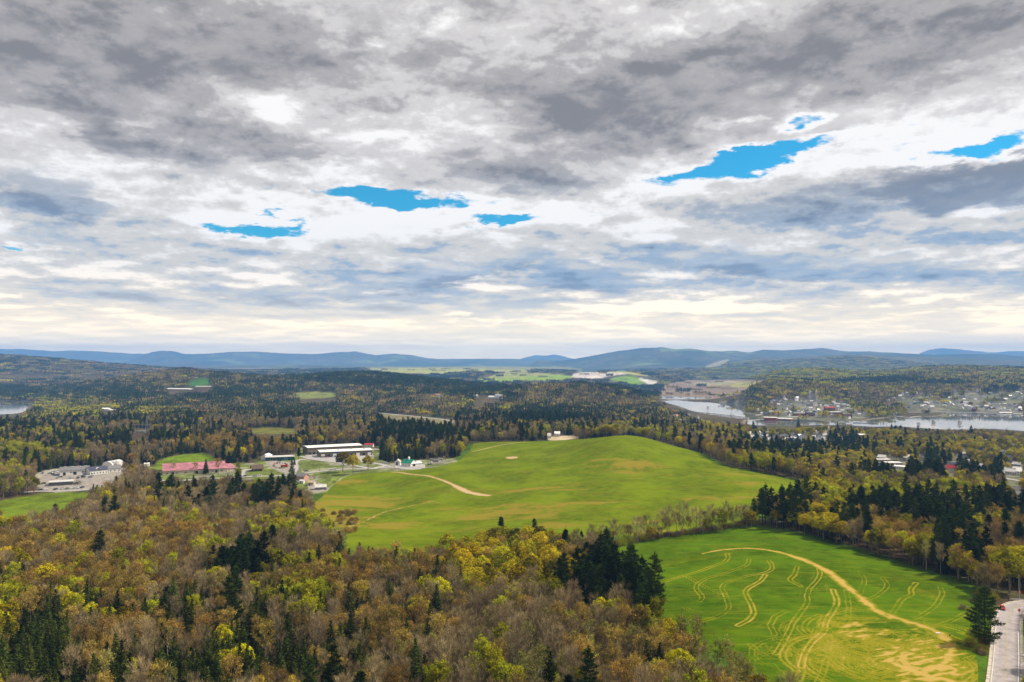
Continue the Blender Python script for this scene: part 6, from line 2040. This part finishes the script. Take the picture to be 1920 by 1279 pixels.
for i in range(15):
    a = i / 15 * 6.28
    q = g(526 + 13 * math.cos(a), 874 + 5 * math.sin(a))
    m = MB()
    l_, w_, h_ = rc.uniform(.8, 1.8), rc.uniform(.5, .9), rc.uniform(.5, 1.1)
    m.box(-l_, -w_, 0, l_, w_, h_); m.box(-l_ * .4, -w_ * .7, h_ + .002, l_ * .7, w_ * .7, h_ * 1.5)
    o = m.build('farm_implement', M_RED if i % 9 == 0 else (W_DARK if i % 3 == 1 else M_WOODP)); o.location = (q[0], q[1], q[2] + .28); o.rotation_euler = (0, 0, rc.uniform(0, 3))
    tagit(o, '%s farm implement standing in the ring round the red machine' % ('red' if i % 9 == 0 else ('brown', 'dark', 'brown')[i % 3]), 'farm implement', '%s implements in the gravel ring' % ('red' if i % 9 == 0 else ('brown', 'dark', 'brown')[i % 3]))
for i in range(14):
    u, v = rc.uniform(800, 840), 0
    v = 872 - (u - 800) * .42 + rc.uniform(-3, 2)
    q = g(u, v); m = MB(); l_, w_, h_ = rc.uniform(.8, 2.6), rc.uniform(.6, 1.3), rc.uniform(.6, 1.7)
    m.box(-l_, -w_, -.3, l_, w_, h_); m.box(-l_ * .6, -w_ * .5, h_ + .002, l_ * .2, w_ * .6, h_ * 1.3)
    o = m.build('scrap_heap', [W_GREY, R_BROWN, W_DARK, W_CREAM][i % 4]); o.location = q; o.rotation_euler = (0, 0, rc.uniform(0, 3))
    tagit(o, 'scrap pile beyond the teal-roofed barn, %s' % place_words(u, v), 'scrap', 'scrap piles behind the teal-roofed barn')

# ---- lone person standing in the near field, and the pale case beside
q = g(1781, 1194)
t = empty('person', q, .4); tagit(t, 'person in orange top and dark trousers standing in the rutted field', 'person')


def skin(name, J, E, mat, par, sub=2, root=0):
    me = bpy.data.meshes.new(name); me.from_pydata([j[:3] for j in J], E, []); me.materials.append(mat)
    o = obj(name, me, par)
    o.modifiers.new('skin', 'SKIN'); sv = me.skin_vertices[0].data
    for i, j in enumerate(J): sv[i].radius = (j[3], j[4] if len(j) > 4 else j[3])
    sv[root].use_root = True
    s_ = o.modifiers.new('sub', 'SUBSURF'); s_.levels = s_.render_levels = sub
    return o


J = [(0, 0, .95, .15, .11), (0, 0, 1.15, .14, .10), (0, 0, 1.38, .17, .10), (0, 0, 1.5, .055), (0, .01, 1.62, .085, .1), (0, .01, 1.72, .07, .08),
     (.2, 0, 1.41, .055), (.25, .02, 1.14, .045), (.22, -.16, .95, .035), (.2, -.24, .93, .03), (-.2, 0, 1.41, .055), (-.25, .02, 1.14, .045), (-.2, -.18, .98, .035), (-.17, -.25, .97, .03),
     (.1, 0, .85, .085), (.11, -.01, .48, .06), (.12, .02, .1, .045), (.13, -.12, .04, .04), (-.1, 0, .85, .085), (-.11, -.01, .48, .06), (-.12, .02, .1, .045), (-.13, -.12, .04, .04)]
E = [(0, 1), (1, 2), (2, 3), (3, 4), (4, 5), (2, 6), (6, 7), (7, 8), (8, 9), (2, 10), (10, 11), (11, 12), (12, 13), (0, 14), (14, 15), (15, 16), (16, 17), (0, 18), (18, 19), (19, 20), (20, 21)]
skin('body', J, E, bmat('skin_tone', (.45, .28, .2)), t)
skin('jacket', [(0, 0, .93, .17, .13), (0, 0, 1.15, .165, .125), (0, 0, 1.4, .19, .12), (.2, 0, 1.42, .075), (.25, .02, 1.14, .065), (.225, -.13, .98, .05), (-.2, 0, 1.42, .075), (-.25, .02, 1.14, .065), (-.21, -.14, 1.0, .05)], [(0, 1), (1, 2), (2, 3), (3, 4), (4, 5), (2, 6), (6, 7), (7, 8)], bmat('orange_jacket', (.75, .22, .12)), t)
skin('trousers', [(0, 0, .94, .16, .13), (.1, 0, .84, .105), (.11, -.01, .48, .08), (.12, .02, .12, .07), (-.1, 0, .84, .105), (-.11, -.01, .48, .08), (-.12, .02, .12, .07)], [(0, 1), (1, 2), (2, 3), (0, 4), (4, 5), (5, 6)], bmat('dark_trousers', (.02, .022, .03)), t)
skin('hair', [(0, .03, 1.70, .085, .09), (0, .035, 1.76, .06, .06)], [(0, 1)], bmat('dark_hair', (.03, .02, .015)), t, 2)
q = g(1759, 1188); o = MB().box(-.8, -.35, -.1, .8, .35, .3).box(-.2, -.05, .302, .2, .05, .36).build('equipment_case', R_WHITE); o.location = q; o.rotation_euler = (0, 0, -.2)
tagit(o, 'small pale case lying on the worn track near the standing person', 'case')


# ================================================================== planting
for L_ in list(bpy.data.objects):
    pass
for pts, w_ in [([(385, 899), (440, 895), (500, 893), (545, 891), (590, 886), (640, 880), (700, 879), (790, 879)], 6), ([(1690, 868), (1760, 874), (1830, 884), (1930, 905)], 7), ([(1420, 822), (1500, 824), (1600, 828), (1740, 838), (1930, 850)], 7),
                ([(1440, 838), (1520, 842), (1600, 852), (1640, 862)], 6), ([(420, 771), (560, 764), (640, 758)], 6), ([(1396, 789), (1460, 783), (1540, 779), (1640, 784)], 10)]:
    ROADS_CLEAR.append((gline(pts, 1), w_))


def town_density(x, y):
    d = np.ones(x.shape)
    for P, k in ((T_TOWN1, .30), (T_TOWN2, .55), (T_TOWN3, .5)):
        d = np.where(sdist(P, x, y) < 0, k, d)
    return d


# the marsh stays open
MARSH = gpoly([(1225, 760), (1300, 758), (1380, 760), (1400, 750), (1410, 735), (1400, 722), (1300, 718), (1240, 735)], 0)


def dens_all(x, y):
    d = town_density(x, y)
    return np.where(sdist(MARSH, x, y) < 0, d * .06, d)


x, y, r = jgrid(188, 520, 5.15, 1); scatter_trees(x, y, r, dens_all, .72, 1.15)
x, y, r = jgrid(520, 900, 5.8, 2); scatter_trees(x, y, r, dens_all, .75, 1.15)
x, y, r = jgrid(900, 1700, 7.2, 3); scatter_trees(x, y, r, dens_all, .8, 1.2)

# hand-placed trees: (kind, variant, u of the trunk, v of the foot, height in photo px, label)
HAND = [
    ('pine_tree', 3, 1847, 1206, 104, 'lone dark pine with ragged branches standing between the field and the road'),
    ('round_tree', 0, 643, 885, 36, 'big ochre tree at the street, left one of the close pair'),
    ('round_tree', 2, 662, 889, 36, 'big ochre tree at the street, right one of the close pair'),
    ('round_tree', 1, 690, 882, 27, 'smaller orange-ochre tree standing right of the ochre pair'),
    ('spruce_tree', 2, 386, 888, 28, 'dark pointed spruce standing before the rose-red roof'),
    ('budding_tree', 0, 409, 889, 30, 'rusty budding tree standing before the rose-red roof'),
    ('bare_tree', 3, 325, 888, 20, 'small purple-brown bare tree before the left part of the rose-red roof'),
    ('budding_tree', 1, 367, 888, 20, 'small rusty tree before the middle of the rose-red roof'),
    ('spruce_tree', 2, 547, 925, 62, 'tall dark spruce towering beside the salmon-pink house'),
    ('pine_tree', 0, 430, 877, 30, 'dark pine behind the end of the rose-red roof'),
    ('pine_tree', 1, 560, 862, 22, 'dark pine at the corner of the white warehouses'),
    ('spruce_tree', 1, 552, 872, 14, 'small spruce at the edge of the gravel ring'),
    ('bare_tree', 0, 1255, 1010, 60, 'bare grey tree in the hedgerow, at the gap between the fields'),
    ('pine_tree', 1, 1430, 985, 68, 'tall narrow dark pine rising from the belt behind the near field'),
    ('bare_tree', 1, 1375, 995, 46, 'tall bare tree at the end of the hedgerow between the fields'),
    ('bare_tree', 1, 1305, 1005, 55, 'bare forked tree standing in the middle of the hedgerow'),
    ('bare_tree', 3, 1195, 1020, 50, 'bare rounded tree in the sparse end of the hedgerow'),
    ('round_tree', 1, 1893, 1112, 80, 'glowing yellow round tree at the end of the belt near the road'),
    ('round_tree', 1, 1833, 1102, 44, 'small yellow tree at the end of the belt, left of the glowing one'),
    ('spruce_tree', 0, 905, 1086, 30, 'added dark spruce standing in for shade between ochre crowns, left part of the clump'), ('spruce_tree', 1, 975, 1062, 30, 'added dark spruce standing in for shade between ochre crowns, upper part of the clump'),  # spruces added to darken the gaps between ochre crowns like shade
    ('spruce_tree', 2, 1030, 1110, 34, 'added dark spruce standing in for shade between ochre crowns, lower part of the clump'), ('spruce_tree', 0, 860, 1082, 36, 'added dark spruce standing in for shade at the outer end of the ochre clump'), ('bare_tree', 1, 815, 1115, 52, 'forked pale bare tree left of the ochre clump'),
    ('spruce_tree', 2, 1770, 1075, 66, 'dark spruce standing out before the brown belt'),
    ('pine_tree', 0, 1742, 885, 46, 'tall dark pine, left one of the suburb pair'),
    ('pine_tree', 2, 1756, 884, 48, 'tall dark pine, right one of the suburb pair'),
    ('spruce_tree', 2, 1579, 854, 26, 'dark columnar spruce near the black-roofed white house'),
    ('spruce_tree', 1, 1497, 805, 22, 'dark pointed spruce alone on the channel bank'),
    ('bare_tree', 0, 1750, 808, 20, 'bare tree standing against the lake water'),
    ('bare_tree', 3, 1800, 808, 18, 'small bare tree leaning at the lake edge'),
    ('bare_tree', 1, 1662, 800, 16, 'thin bare tree at the marina bank'),
    ('bare_tree', 1, 1722, 806, 14, 'low bare tree at the marina bank'),
    ('bare_tree', 1, 1372, 773, 16, 'bare tree on the islet in the river'), ('bare_tree', 1, 1327, 772, 10, 'tiny bare tree standing in the river'),
    ('aspen_tree', 0, 1345, 1290, 95, 'white-stemmed aspen at the bottom edge by the near field'), ('aspen_tree', 1, 1310, 1230, 75, 'pale grey dead-looking stem above the golden thicket'),
    ('pine_tree', 1, 940, 1016, 46, 'ragged dark pine rising left over the ochre clump'), ('pine_tree', 0, 1003, 1022, 48, 'ragged dark pine rising right over the ochre clump'),
    ('pine_tree', 1, 1060, 1050, 56, 'dark pine just right of the ochre clump'), ('pine_tree', 2, 1088, 1058, 60, 'dark pine at the lower corner of the hill field'),
]
for u, v, hp, va in [(860, 1062, 44, 0), (885, 1078, 50, 1), (905, 1100, 50, 2), (925, 1060, 44, 0), (940, 1085, 52, 0), (958, 1110, 50, 1), (968, 1050, 42, 2), (985, 1078, 54, 0), (1000, 1105, 56, 2), (1012, 1052, 46, 1),
                     (1028, 1082, 52, 0), (1040, 1112, 50, 1), (1050, 1062, 44, 2), (930, 1130, 48, 1), (985, 1135, 46, 2), (1064, 1092, 42, 1), (838, 1040, 34, 1), (880, 1118, 46, 0), (1015, 1140, 44, 0), (925, 1042, 44, 1), (948, 1036, 42, 0), (968, 1038, 42, 2), (990, 1040, 46, 0), (1012, 1040, 44, 1), (1034, 1044, 44, 2), (1056, 1046, 40, 0), (902, 1044, 40, 1), (872, 1046, 36, 2), (1080, 1056, 38, 1)]:
    HAND.append(('round_tree', va, u, v, hp * 1.12, 'ochre-gold round oak of the dense clump, ' + place_words(u, v - hp)))
for i_, (u, v, hp, va) in enumerate([(1110, 1022, 40, 1), (1128, 1020, 36, 0), (1150, 1020, 44, 3), (1170, 1018, 36, 1), (1212, 1014, 46, 3), (1228, 1012, 36, 1), (1242, 1008, 52, 1), (1268, 1004, 44, 0), (1282, 1002, 60, 1), (1318, 1000, 40, 3), (1332, 998, 52, 0), (1350, 996, 44, 1),
                                    (1362, 992, 50, 0), (1390, 990, 44, 1), (1400, 988, 40, 3), (1140, 1022, 30, 3), (1182, 1016, 32, 0)]):
    HAND.append(('bare_tree', va, u, v, hp, 'leafless hedgerow tree between the two green fields, ' + place_words(u, v - hp)))
    kk_ = ['budding_tree', 'lime_tree', 'bare_tree', 'budding_tree', 'round_tree'][i_ % 5]
    HAND.append((kk_, va % 3, u + 9, v - 1 + i_ % 3, hp * (.55 + .1 * (i_ % 4)), {'budding_tree': 'rusty', 'lime_tree': 'yellow-green', 'bare_tree': 'low bare', 'round_tree': 'ochre'}[kk_] + ' hedgerow tree between the two green fields, ' + place_words(u + 9, v - hp * .7)))
HAND_POS = []
made = []
r9 = np.random.default_rng(77)
for nm, va, u, v, hp, lb in HAND:
    q = g(u, v)
    depth = q[1]
    hh = hp / FPX * depth
    s_ = hh / KH[nm][va]
    made.append((nm, va, q, s_, lb))
    HAND_POS.append((q[0], q[1], KR[nm] * s_ + 1.0))
HP = np.array(HAND_POS)
# round dark yew and bushes
for nm in KN:
    A_ = np.concatenate(PLACED[nm])
    d = (np.hypot(A_[:, 0, None] - HP[:, 0], A_[:, 1, None] - HP[:, 1]) - HP[:, 2]).min(1)
    PLACED[nm] = A_[d > 0]
# keep the lone pine open to view, with only its shrubs
for nm in KN:
    A_ = PLACED[nm]
    lone = made[0][2]
    c_ = (np.abs(A_[:, 0] / A_[:, 1] - lone[0] / lone[1]) < .05) & (A_[:, 1] < lone[1] + 6) & (A_[:, 6] > 1790)
    # hedgerow stays thin, nothing between the path of view and the two fields' shared edge
    PLACED[nm] = A_[~c_]

allr = []
for k, nm in enumerate(KN):
    A_ = PLACED[nm]
    H_ = np.array(KH[nm])[A_[:, 5].astype(int)] * A_[:, 4]
    wd = KR[nm] * A_[:, 4]
    ut, vt = to_px(A_[:, 0], A_[:, 1], A_[:, 2] + H_)
    ub, vb = to_px(A_[:, 0], A_[:, 1], A_[:, 2] + .2 * H_)
    pw = wd / A_[:, 1] * FPX
    allr.append(np.column_stack([np.full(len(A_), k), np.arange(len(A_)), A_[:, 1], ut - pw, ut + pw, vt, vb]))
allr = np.concatenate(allr)
allr = allr[np.argsort(allr[:, 2])]
CS = 5.0
cov = np.zeros((int(1279 / CS) + 1, int(1920 / CS) + 1), bool)
# the crest of the hill field hides what stands behind it
vis = np.zeros(len(allr))
for i, (k, j, yy, u0, u1, v0, v1) in enumerate(allr[:16000]):
    a, b = int(max(0, u0) / CS), int(min(1919, u1) / CS) + 1
    c, d = int(max(0, v0) / CS), int(min(1278, v1) / CS) + 1
    if b <= a or d <= c: continue
    blk = cov[c:d, a:b]
    vis[i] = (~blk).sum() * CS * CS
    cut = max(1, int((b - a) * .2))
    cov[c + 1:d, a + cut:max(a + cut + 1, b - cut)] = True

SIZEW = ['small', 'middling', 'tall']
LOOK = {'bare_tree': 'bare brown', 'budding_tree': 'rusty budding', 'lime_tree': 'lime-green', 'round_tree': 'ochre round-crowned', 'pine_tree': 'dark ragged pine', 'spruce_tree': 'dark pointed spruce', 'aspen_tree': 'pale-stemmed aspen'}
GRP = {'bare_tree': 'bare brown trees', 'budding_tree': 'rusty budding trees', 'lime_tree': 'lime-green young-leaved trees', 'round_tree': 'ochre round-crowned trees', 'pine_tree': 'dark ragged pines', 'spruce_tree': 'dark pointed spruces', 'aspen_tree': 'pale-stemmed aspens'}


def region(u, v):
    if v < 905: return 'in the middle distance'
    if u > 1150 and v < 1110: return 'in the belt behind the near field'
    if u > 1120: return 'in the thicket before the near field'
    if v > 1120: return 'in the nearest woods'
    return 'in the woods below the hill field' if u > 560 else 'in the broad brown woods'


def tree_obj(nm, va, loc, rz, s_, label, group):
    t = bpy.data.objects.new(nm, None); t.location = loc; t.rotation_euler = (0, 0, rz); t.scale = (s_, s_, s_)
    COL.objects.link(t)
    t['label'] = label; t['category'] = 'tree'
    if group: t['group'] = group
    for pn, me in zip(('trunk', 'crown'), KINDS[nm][va][:2]):
        o = bpy.data.objects.new(pn, me); COL.objects.link(o); o.parent = t
    return t


for nm, va, q, s_, lb in made:
    tree_obj(nm, va, (q[0], q[1], q[2]), r9.random() * 6.28, s_, lb, None)

SRC = bpy.data.collections.new('tree_sources')       # meshes the woods draw on; not linked to the scene


def instancer(name, label, A, meshes, tilt=0.0):
    """One object of stuff: trees too many to list, on points with their own turn and size."""
    coll = bpy.data.collections.new(name + '_sources')
    for i, me in enumerate(meshes):
        o = bpy.data.objects.new('%s_source_%02d' % (name, i), me); coll.objects.link(o)
    n = len(A)
    me = bpy.data.meshes.new(name)
    me.vertices.add(n); me.vertices.foreach_set('co', np.ascontiguousarray(A[:, :3], np.float32).ravel())
    for an, col_ in (('rz', 3), ('sc', 4)):
        a = me.attributes.new(an, 'FLOAT', 'POINT'); a.data.foreach_set('value', A[:, col_].astype(np.float32))
    a = me.attributes.new('ix', 'INT', 'POINT'); a.data.foreach_set('value', A[:, 5].astype(np.int32))
    o = obj(name, me)
    gt = bpy.data.node_groups.new(name, 'GeometryNodeTree')
    gt.interface.new_socket('Geometry', in_out='INPUT', socket_type='NodeSocketGeometry')
    gt.interface.new_socket('Geometry', in_out='OUTPUT', socket_type='NodeSocketGeometry')
    N = gt.nodes.new; Lk = gt.links.new
    gi, go = N('NodeGroupInput'), N('NodeGroupOutput')
    iop = N('GeometryNodeInstanceOnPoints'); ci_ = N('GeometryNodeCollectionInfo')
    ci_.inputs['Collection'].default_value = coll; ci_.inputs['Separate Children'].default_value = True; ci_.inputs['Reset Children'].default_value = True
    def named(an, ty):
        q_ = N('GeometryNodeInputNamedAttribute'); q_.data_type = ty; q_.inputs['Name'].default_value = an
        return [s2 for s2 in q_.outputs if s2.enabled and s2.name == 'Attribute'][0]
    rzv = N('ShaderNodeCombineXYZ'); Lk(named('rz', 'FLOAT'), rzv.inputs[2])
    e2r = N('FunctionNodeEulerToRotation'); Lk(rzv.outputs[0], e2r.inputs[0])
    Lk(gi.outputs[0], iop.inputs['Points']); Lk(ci_.outputs[0], iop.inputs['Instance'])
    iop.inputs['Pick Instance'].default_value = True
    Lk(named('ix', 'INT'), iop.inputs['Instance Index']); Lk(e2r.outputs[0], iop.inputs['Rotation'])
    sv_ = N('ShaderNodeCombineXYZ'); sa = named('sc', 'FLOAT')
    for i in range(3): Lk(sa, sv_.inputs[i])
    Lk(sv_.outputs[0], iop.inputs['Scale'])
    Lk(iop.outputs[0], go.inputs[0])
    md = o.modifiers.new('scatter', 'NODES'); md.node_group = gt
    tagit(o, label, 'trees', None, 'stuff')
    return o


seen_lab = {}
for k, nm in enumerate(KN):
    rows = np.where((allr[:, 0] == k) & (vis > 120))[0]
    rows = rows[np.argsort(-vis[rows])][:290]
    take = allr[rows, 1].astype(int)
    A_ = PLACED[nm]
    for i, j in zip(rows, take):
        x_, y_, z_, rz, s_, va = A_[j, :6]
        uu, vv = (allr[i, 3] + allr[i, 4]) / 2, allr[i, 5]
        sz = SIZEW[min(2, int((s_ - .72) / .15))]
        lb = '%s %s tree, %s' % (sz, LOOK[nm], place_words(uu, vv))
        tree_obj(nm, int(va), (x_, y_, z_), rz, s_, lb, GRP[nm])
    rest = np.delete(A_, take, 0)
    instancer(nm.replace('_tree', '') + '_trees', 'remaining %s trees of the woods around the fields' % LOOK[nm], rest, [w[2] for w in KINDS[nm]])


# ---- woods farther off: clumps of low-detail trees, mixed by region
def clump(seed, n, size, comp, hs=1.0, quad=2.0, per=34):
    """n trees on a size x size patch; comp = probabilities of the seven kinds."""
    t = [TB(seed + i) for i in range(7)]
    r_ = np.random.default_rng(seed)
    mats = [M_TWIG, M_RUST, M_LIME, M_OCHRE, M_PINE, M_SPRUCE, M_ASPEN]
    g_ = int(math.ceil(math.sqrt(n)))
    for i in range(n):
        px_, py_ = ((i % g_) + .5 + (r_.random() - .5) * .8) / g_ * size - size / 2, ((i // g_) + .5 + (r_.random() - .5) * .8) / g_ * size - size / 2
        k = int(r_.choice(7, p=comp)); b = t[k]
        h = {0: 14, 1: 13, 2: 14, 3: 13.5, 4: 20, 5: 15, 6: 15}[k] * (.75 + .4 * r_.random()) * hs
        rad = {0: 3.6, 1: 3.6, 2: 3.6, 3: 4.8, 4: 4.0, 5: 3.2, 6: 2.6}[k] * (.85 + .3 * r_.random())
        m_ = per
        if k in (4, 5):
            f = r_.random((m_, 1)) ** .8
            a = r_.random((m_, 1)) * 6.283
            rr_ = rad * (1 - f) ** .8 * (.55 + .6 * r_.random((m_, 1))) + .25
            if k == 4: rr_ = rad * (.25 + .75 * (1 - f) ** .6) * (.3 + .9 * r_.random((m_, 1))) * (f < .98)
            C = np.concatenate([px_ + np.cos(a) * rr_, py_ + np.sin(a) * rr_, h * (.12 + .88 * f)], 1)
            D = np.concatenate([np.cos(a), np.sin(a), -.25 + .2 * r_.random((m_, 1)) + .9 * f], 1)
            b.tris(C, quad * 1.15, 1.1, D)
            b.tris(np.array([[px_, py_, h * .97]] * 3), 1.5, 1.6, np.array([[0.1, 0, 1], [0, .1, 1], [-.1, 0, 1.]]))
        else:
            d = r_.normal(size=(m_, 3)); d[:, 2] = np.abs(d[:, 2]) * .9 + .05 - .3 * r_.random(m_); d /= np.linalg.norm(d, axis=1, keepdims=True)
            C = np.array([px_, py_, h * .62]) + d * np.array([rad, rad, h * .38]) * (.55 + .5 * r_.random((m_, 1)))
            if k in (0, 6): b.tris(C, quad * .95, 1.9, d + np.array([0, 0, .9]), width=.24 * quad * .5)
            else: b.quads(C, quad * .95, d + r_.normal(size=(m_, 3)) * .35)
            if k in (0, 1, 6): b.tris(np.array([[px_, py_, h * .3]]), h * .7, 1.0, np.array([[0, 0, 1.]]), width=.22)
    V_, F3, F4, M3, M4, off = [], [], [], [], [], 0
    for k, b in enumerate(t):
        if not b.v: continue
        v_, a3, a4 = b.arrays()
        V_.append(v_); F3.append(a3 + off); F4.append(a4 + off); M3 += [k] * len(a3); M4 += [k] * len(a4); off += len(v_)
    F3 = np.concatenate(F3); F4 = np.concatenate(F4)
    mi = ([*M3] if len(F3) else []) + ([*M4] if len(F4) else [])
    return mesh_np('woods_patch', np.concatenate(V_), [f for f in (F3, F4) if len(f)], mats, np.array(mi))


def comp(main, w_=.62):
    p_ = np.array([.34, .12, .12, .12, .10, .18, .02]); p_ = p_ / p_.sum() * (1 - w_); p_[main] += w_
    return p_ / p_.sum()


def far_woods(name, label, y0, y1, sp, n, per, quad, seed, scale=1.0, hs=1.0, dens=1.0):
    meshes = [clump(seed + 10 * k + 3 * j, n, sp * 1.12, comp(k, .62 if y0 < 3000 else .80), hs, quad, per) for k in range(7) for j in range(2)]
    x, y, r_ = jgrid(y0, y1, sp, seed)
    ok = np.ones(len(x), bool)
    for P in CLEAR: ok &= ~(sdist(P, x, y) < sp * .45)
    for P, wl in WATERS: ok &= ~(sdist(P, x, y) < sp * .5)
    x, y = x[ok], y[ok]
    d = np.where(sdist(MARSH, x, y) < 0, .05, 1.0)
    if y0 > 3000:
        uu, vv = to_px(x, y, terrain(x, y))
        open_ = np.zeros(len(x), bool)
        for P in OPEN_PX: open_ |= inside(np.array(P), uu, vv)
        d = np.where(open_, .04, d)
        d = d * np.where(fbm(x / 500 + 70, y / 400, 3) > .13, .2, 1.0)
    for P, k in ((T_TOWN1, .5), (T_TOWN2, .7), (T_TOWN3, .8)): d = np.where(sdist(P, x, y) < 0, k, d)
    m = r_.random(len(x)) < d * dens
    x, y = x[m], y[m]
    H = np.array(HOUSES)
    ok = ~covers_open(x, y)
    for i in range(0, len(x), 20000):
        s_ = slice(i, i + 20000)
        hx, hy = H[:, 0], H[:, 1]; Lh = np.hypot(hx, hy); ux, uy_ = hx / Lh, hy / Lh
        al_ = x[s_, None] * ux + y[s_, None] * uy_; sd_ = np.abs(x[s_, None] * uy_ - y[s_, None] * ux)
        ok[s_] &= ~((al_ < Lh + H[:, 2] + sp * .4) & (al_ > Lh - H[:, 3]) & (sd_ < H[:, 2] * .7 + sp * .3)).any(1)
    x, y = x[ok], y[ok]
    z = terrain(x, y)
    W, u, v = kind_weights(x, y, z)
    if y0 > 3000:
        W[:, [0, 1]] *= 1.3
    W = W ** 1.6; W /= W.sum(1, keepdims=True)
    kd = (r_.random((len(x), 1)) > np.cumsum(W, 1)).sum(1).clip(0, 6)
    A = np.column_stack([x, y, z - .6, r_.integers(0, 4, len(x)) * math.pi / 2, scale * (.9 + .25 * r_.random(len(x))), kd * 2 + r_.integers(0, 2, len(x)), u, v])
    A = A[(u > -120) & (u < 2040)]
    return instancer(name, label, A, meshes)


OPEN_PX = [[(1195, 752), (1245, 722), (1290, 712), (1450, 712), (1470, 722), (1420, 735), (1400, 752), (1300, 750)], [(690, 697), (690, 689), (780, 686), (900, 690), (1010, 692), (990, 700), (880, 698), (820, 703), (740, 701)],
           [(880, 716), (950, 698), (1050, 700), (1085, 706), (1060, 715)], [(1065, 712), (1075, 697), (1165, 693), (1240, 710), (1235, 726), (1200, 726), (1135, 715)], [(1885, 716), (1910, 706), (1960, 704), (1960, 714), (1905, 720)],
           [(1315, 692), (1350, 676), (1375, 671), (1350, 688)]]
far_woods('middle_woods', 'mixed woods of the middle distance between the hill field and the lakes', 1700, 3900, 22, 11, 34, 1.7, 300, 1.0)
far_woods('distant_woods', 'distant mixed woods on the low hills before the mountains', 3900, 9500, 62, 42, 20, 3.2, 500, 1.0, 1.05)


# ---- shrubs
BUSH = [two('bush', mk_bush(170 + i * 3, h, rc), M_BARK, mm) for i, (h, rc, mm) in enumerate([(2.6, 2.2, M_RUST), (3.2, 2.6, M_LIME), (2.4, 2.0, M_TWIG), (4.5, 4.2, M_SPRUCE)])]


def shrub(u, v, var, s_, label, group=None, dy=0.0):
    q = g(u, v)
    t = empty('shrub', q, u * .7); t.scale = (s_,) * 3
    tagit(t, label, 'shrub', group)
    obj('stem', BUSH[var][0], t); obj('foliage', BUSH[var][1], t)


shrub(146, 909, 3, 1.15, 'round dark clipped bush beside the low dark office')
shrub(627, 905, 3, .55, 'dark round bush in the rough grass below the ochre pair')
shrub(590, 897, 3, .4, 'low dark bush right of the salmon-pink house')
rb = random.Random(3)
for i in range(26):
    a = rb.random() * 6.28; rr_ = rb.random() ** .5
    u, v = 1838 + math.cos(a) * 26 * rr_, 1208 + math.sin(a) * 20 * rr_
    if i > 16: u, v = rb.uniform(1800, 1868), rb.uniform(1112, 1150)
    va = rb.choice([0, 1, 1, 2]); c_ = ['rusty', 'yellow-green', 'bare'][va]
    shrub(u, v, va, rb.uniform(.5, 1.05), '%s shrub %s, %s' % (c_, 'by the lone pine' if i <= 16 else 'beyond the pine', place_words(u, v)), 'shrubs around the lone pine')
for i in range(40):
    u, v = rb.uniform(585, 668), rb.uniform(958, 1000); va = rb.choice([0, 2, 0])
    shrub(u, v, va, rb.uniform(.9, 1.5), '%s shrub in the wet corner, %s' % (['rusty', 'y', 'bare'][va], place_words(u, v)), 'shrubs in the wet corner')
for i in range(80):
    f = (i + rb.random()) / 80
    u = 1090 + f * 330; v = float(np.interp(u, [1090, 1150, 1200, 1300, 1400, 1430], [1028, 1024, 1012, 1000, 984, 984])) + rb.uniform(-3, 2)
    va = rb.choice([0, 2, 2, 1])
    shrub(u, v, va, rb.uniform(.7, 1.5), '%s hedgerow shrub, %s' % (['rusty', 'yellow-green', 'bare'][va], place_words(u, v)), 'hedgerow shrubs between the fields')
# ================================================================== haze
hz = MB(); hz.box(-48000, -700, -62, 48000, 28300, 720)
M_HAZE = bpy.data.materials.new('haze'); M_HAZE.use_nodes = True; nt_ = M_HAZE.node_tree; nt_.nodes.clear()
pv = nt_.nodes.new('ShaderNodeVolumePrincipled'); ho = nt_.nodes.new('ShaderNodeOutputMaterial')
pv.inputs['Color'].default_value = (0.21, 0.48, 1.0, 1); pv.inputs['Density'].default_value = 1 / 17500.0; pv.inputs['Anisotropy'].default_value = 0.0
nt_.links.new(pv.outputs[0], ho.inputs['Volume'])
o = hz.build('haze', M_HAZE); tagit(o, 'thin blue haze filling the air over the valley', None, None, 'stuff')

# ---- two neighbours never share a description: the nearer and the farther one say so
bylab = {}
for o in COL.objects:
    if o.parent is None and 'label' in o and o.get('kind') is None:
        bylab.setdefault(o['label'], []).append(o)
for lb, L_ in bylab.items():
    if len(L_) > 1 and 'implement' not in lb and len(lb.split()) < 15:
        L_.sort(key=lambda o: o.location.y)
        W3 = ['the nearest', 'the second', 'the third', 'the fourth', 'the farthest'] if len(L_) > 2 else ['the nearer', 'the farther']
        for o, w_ in zip(L_, W3): o['label'] = '%s, %s' % (lb, w_)
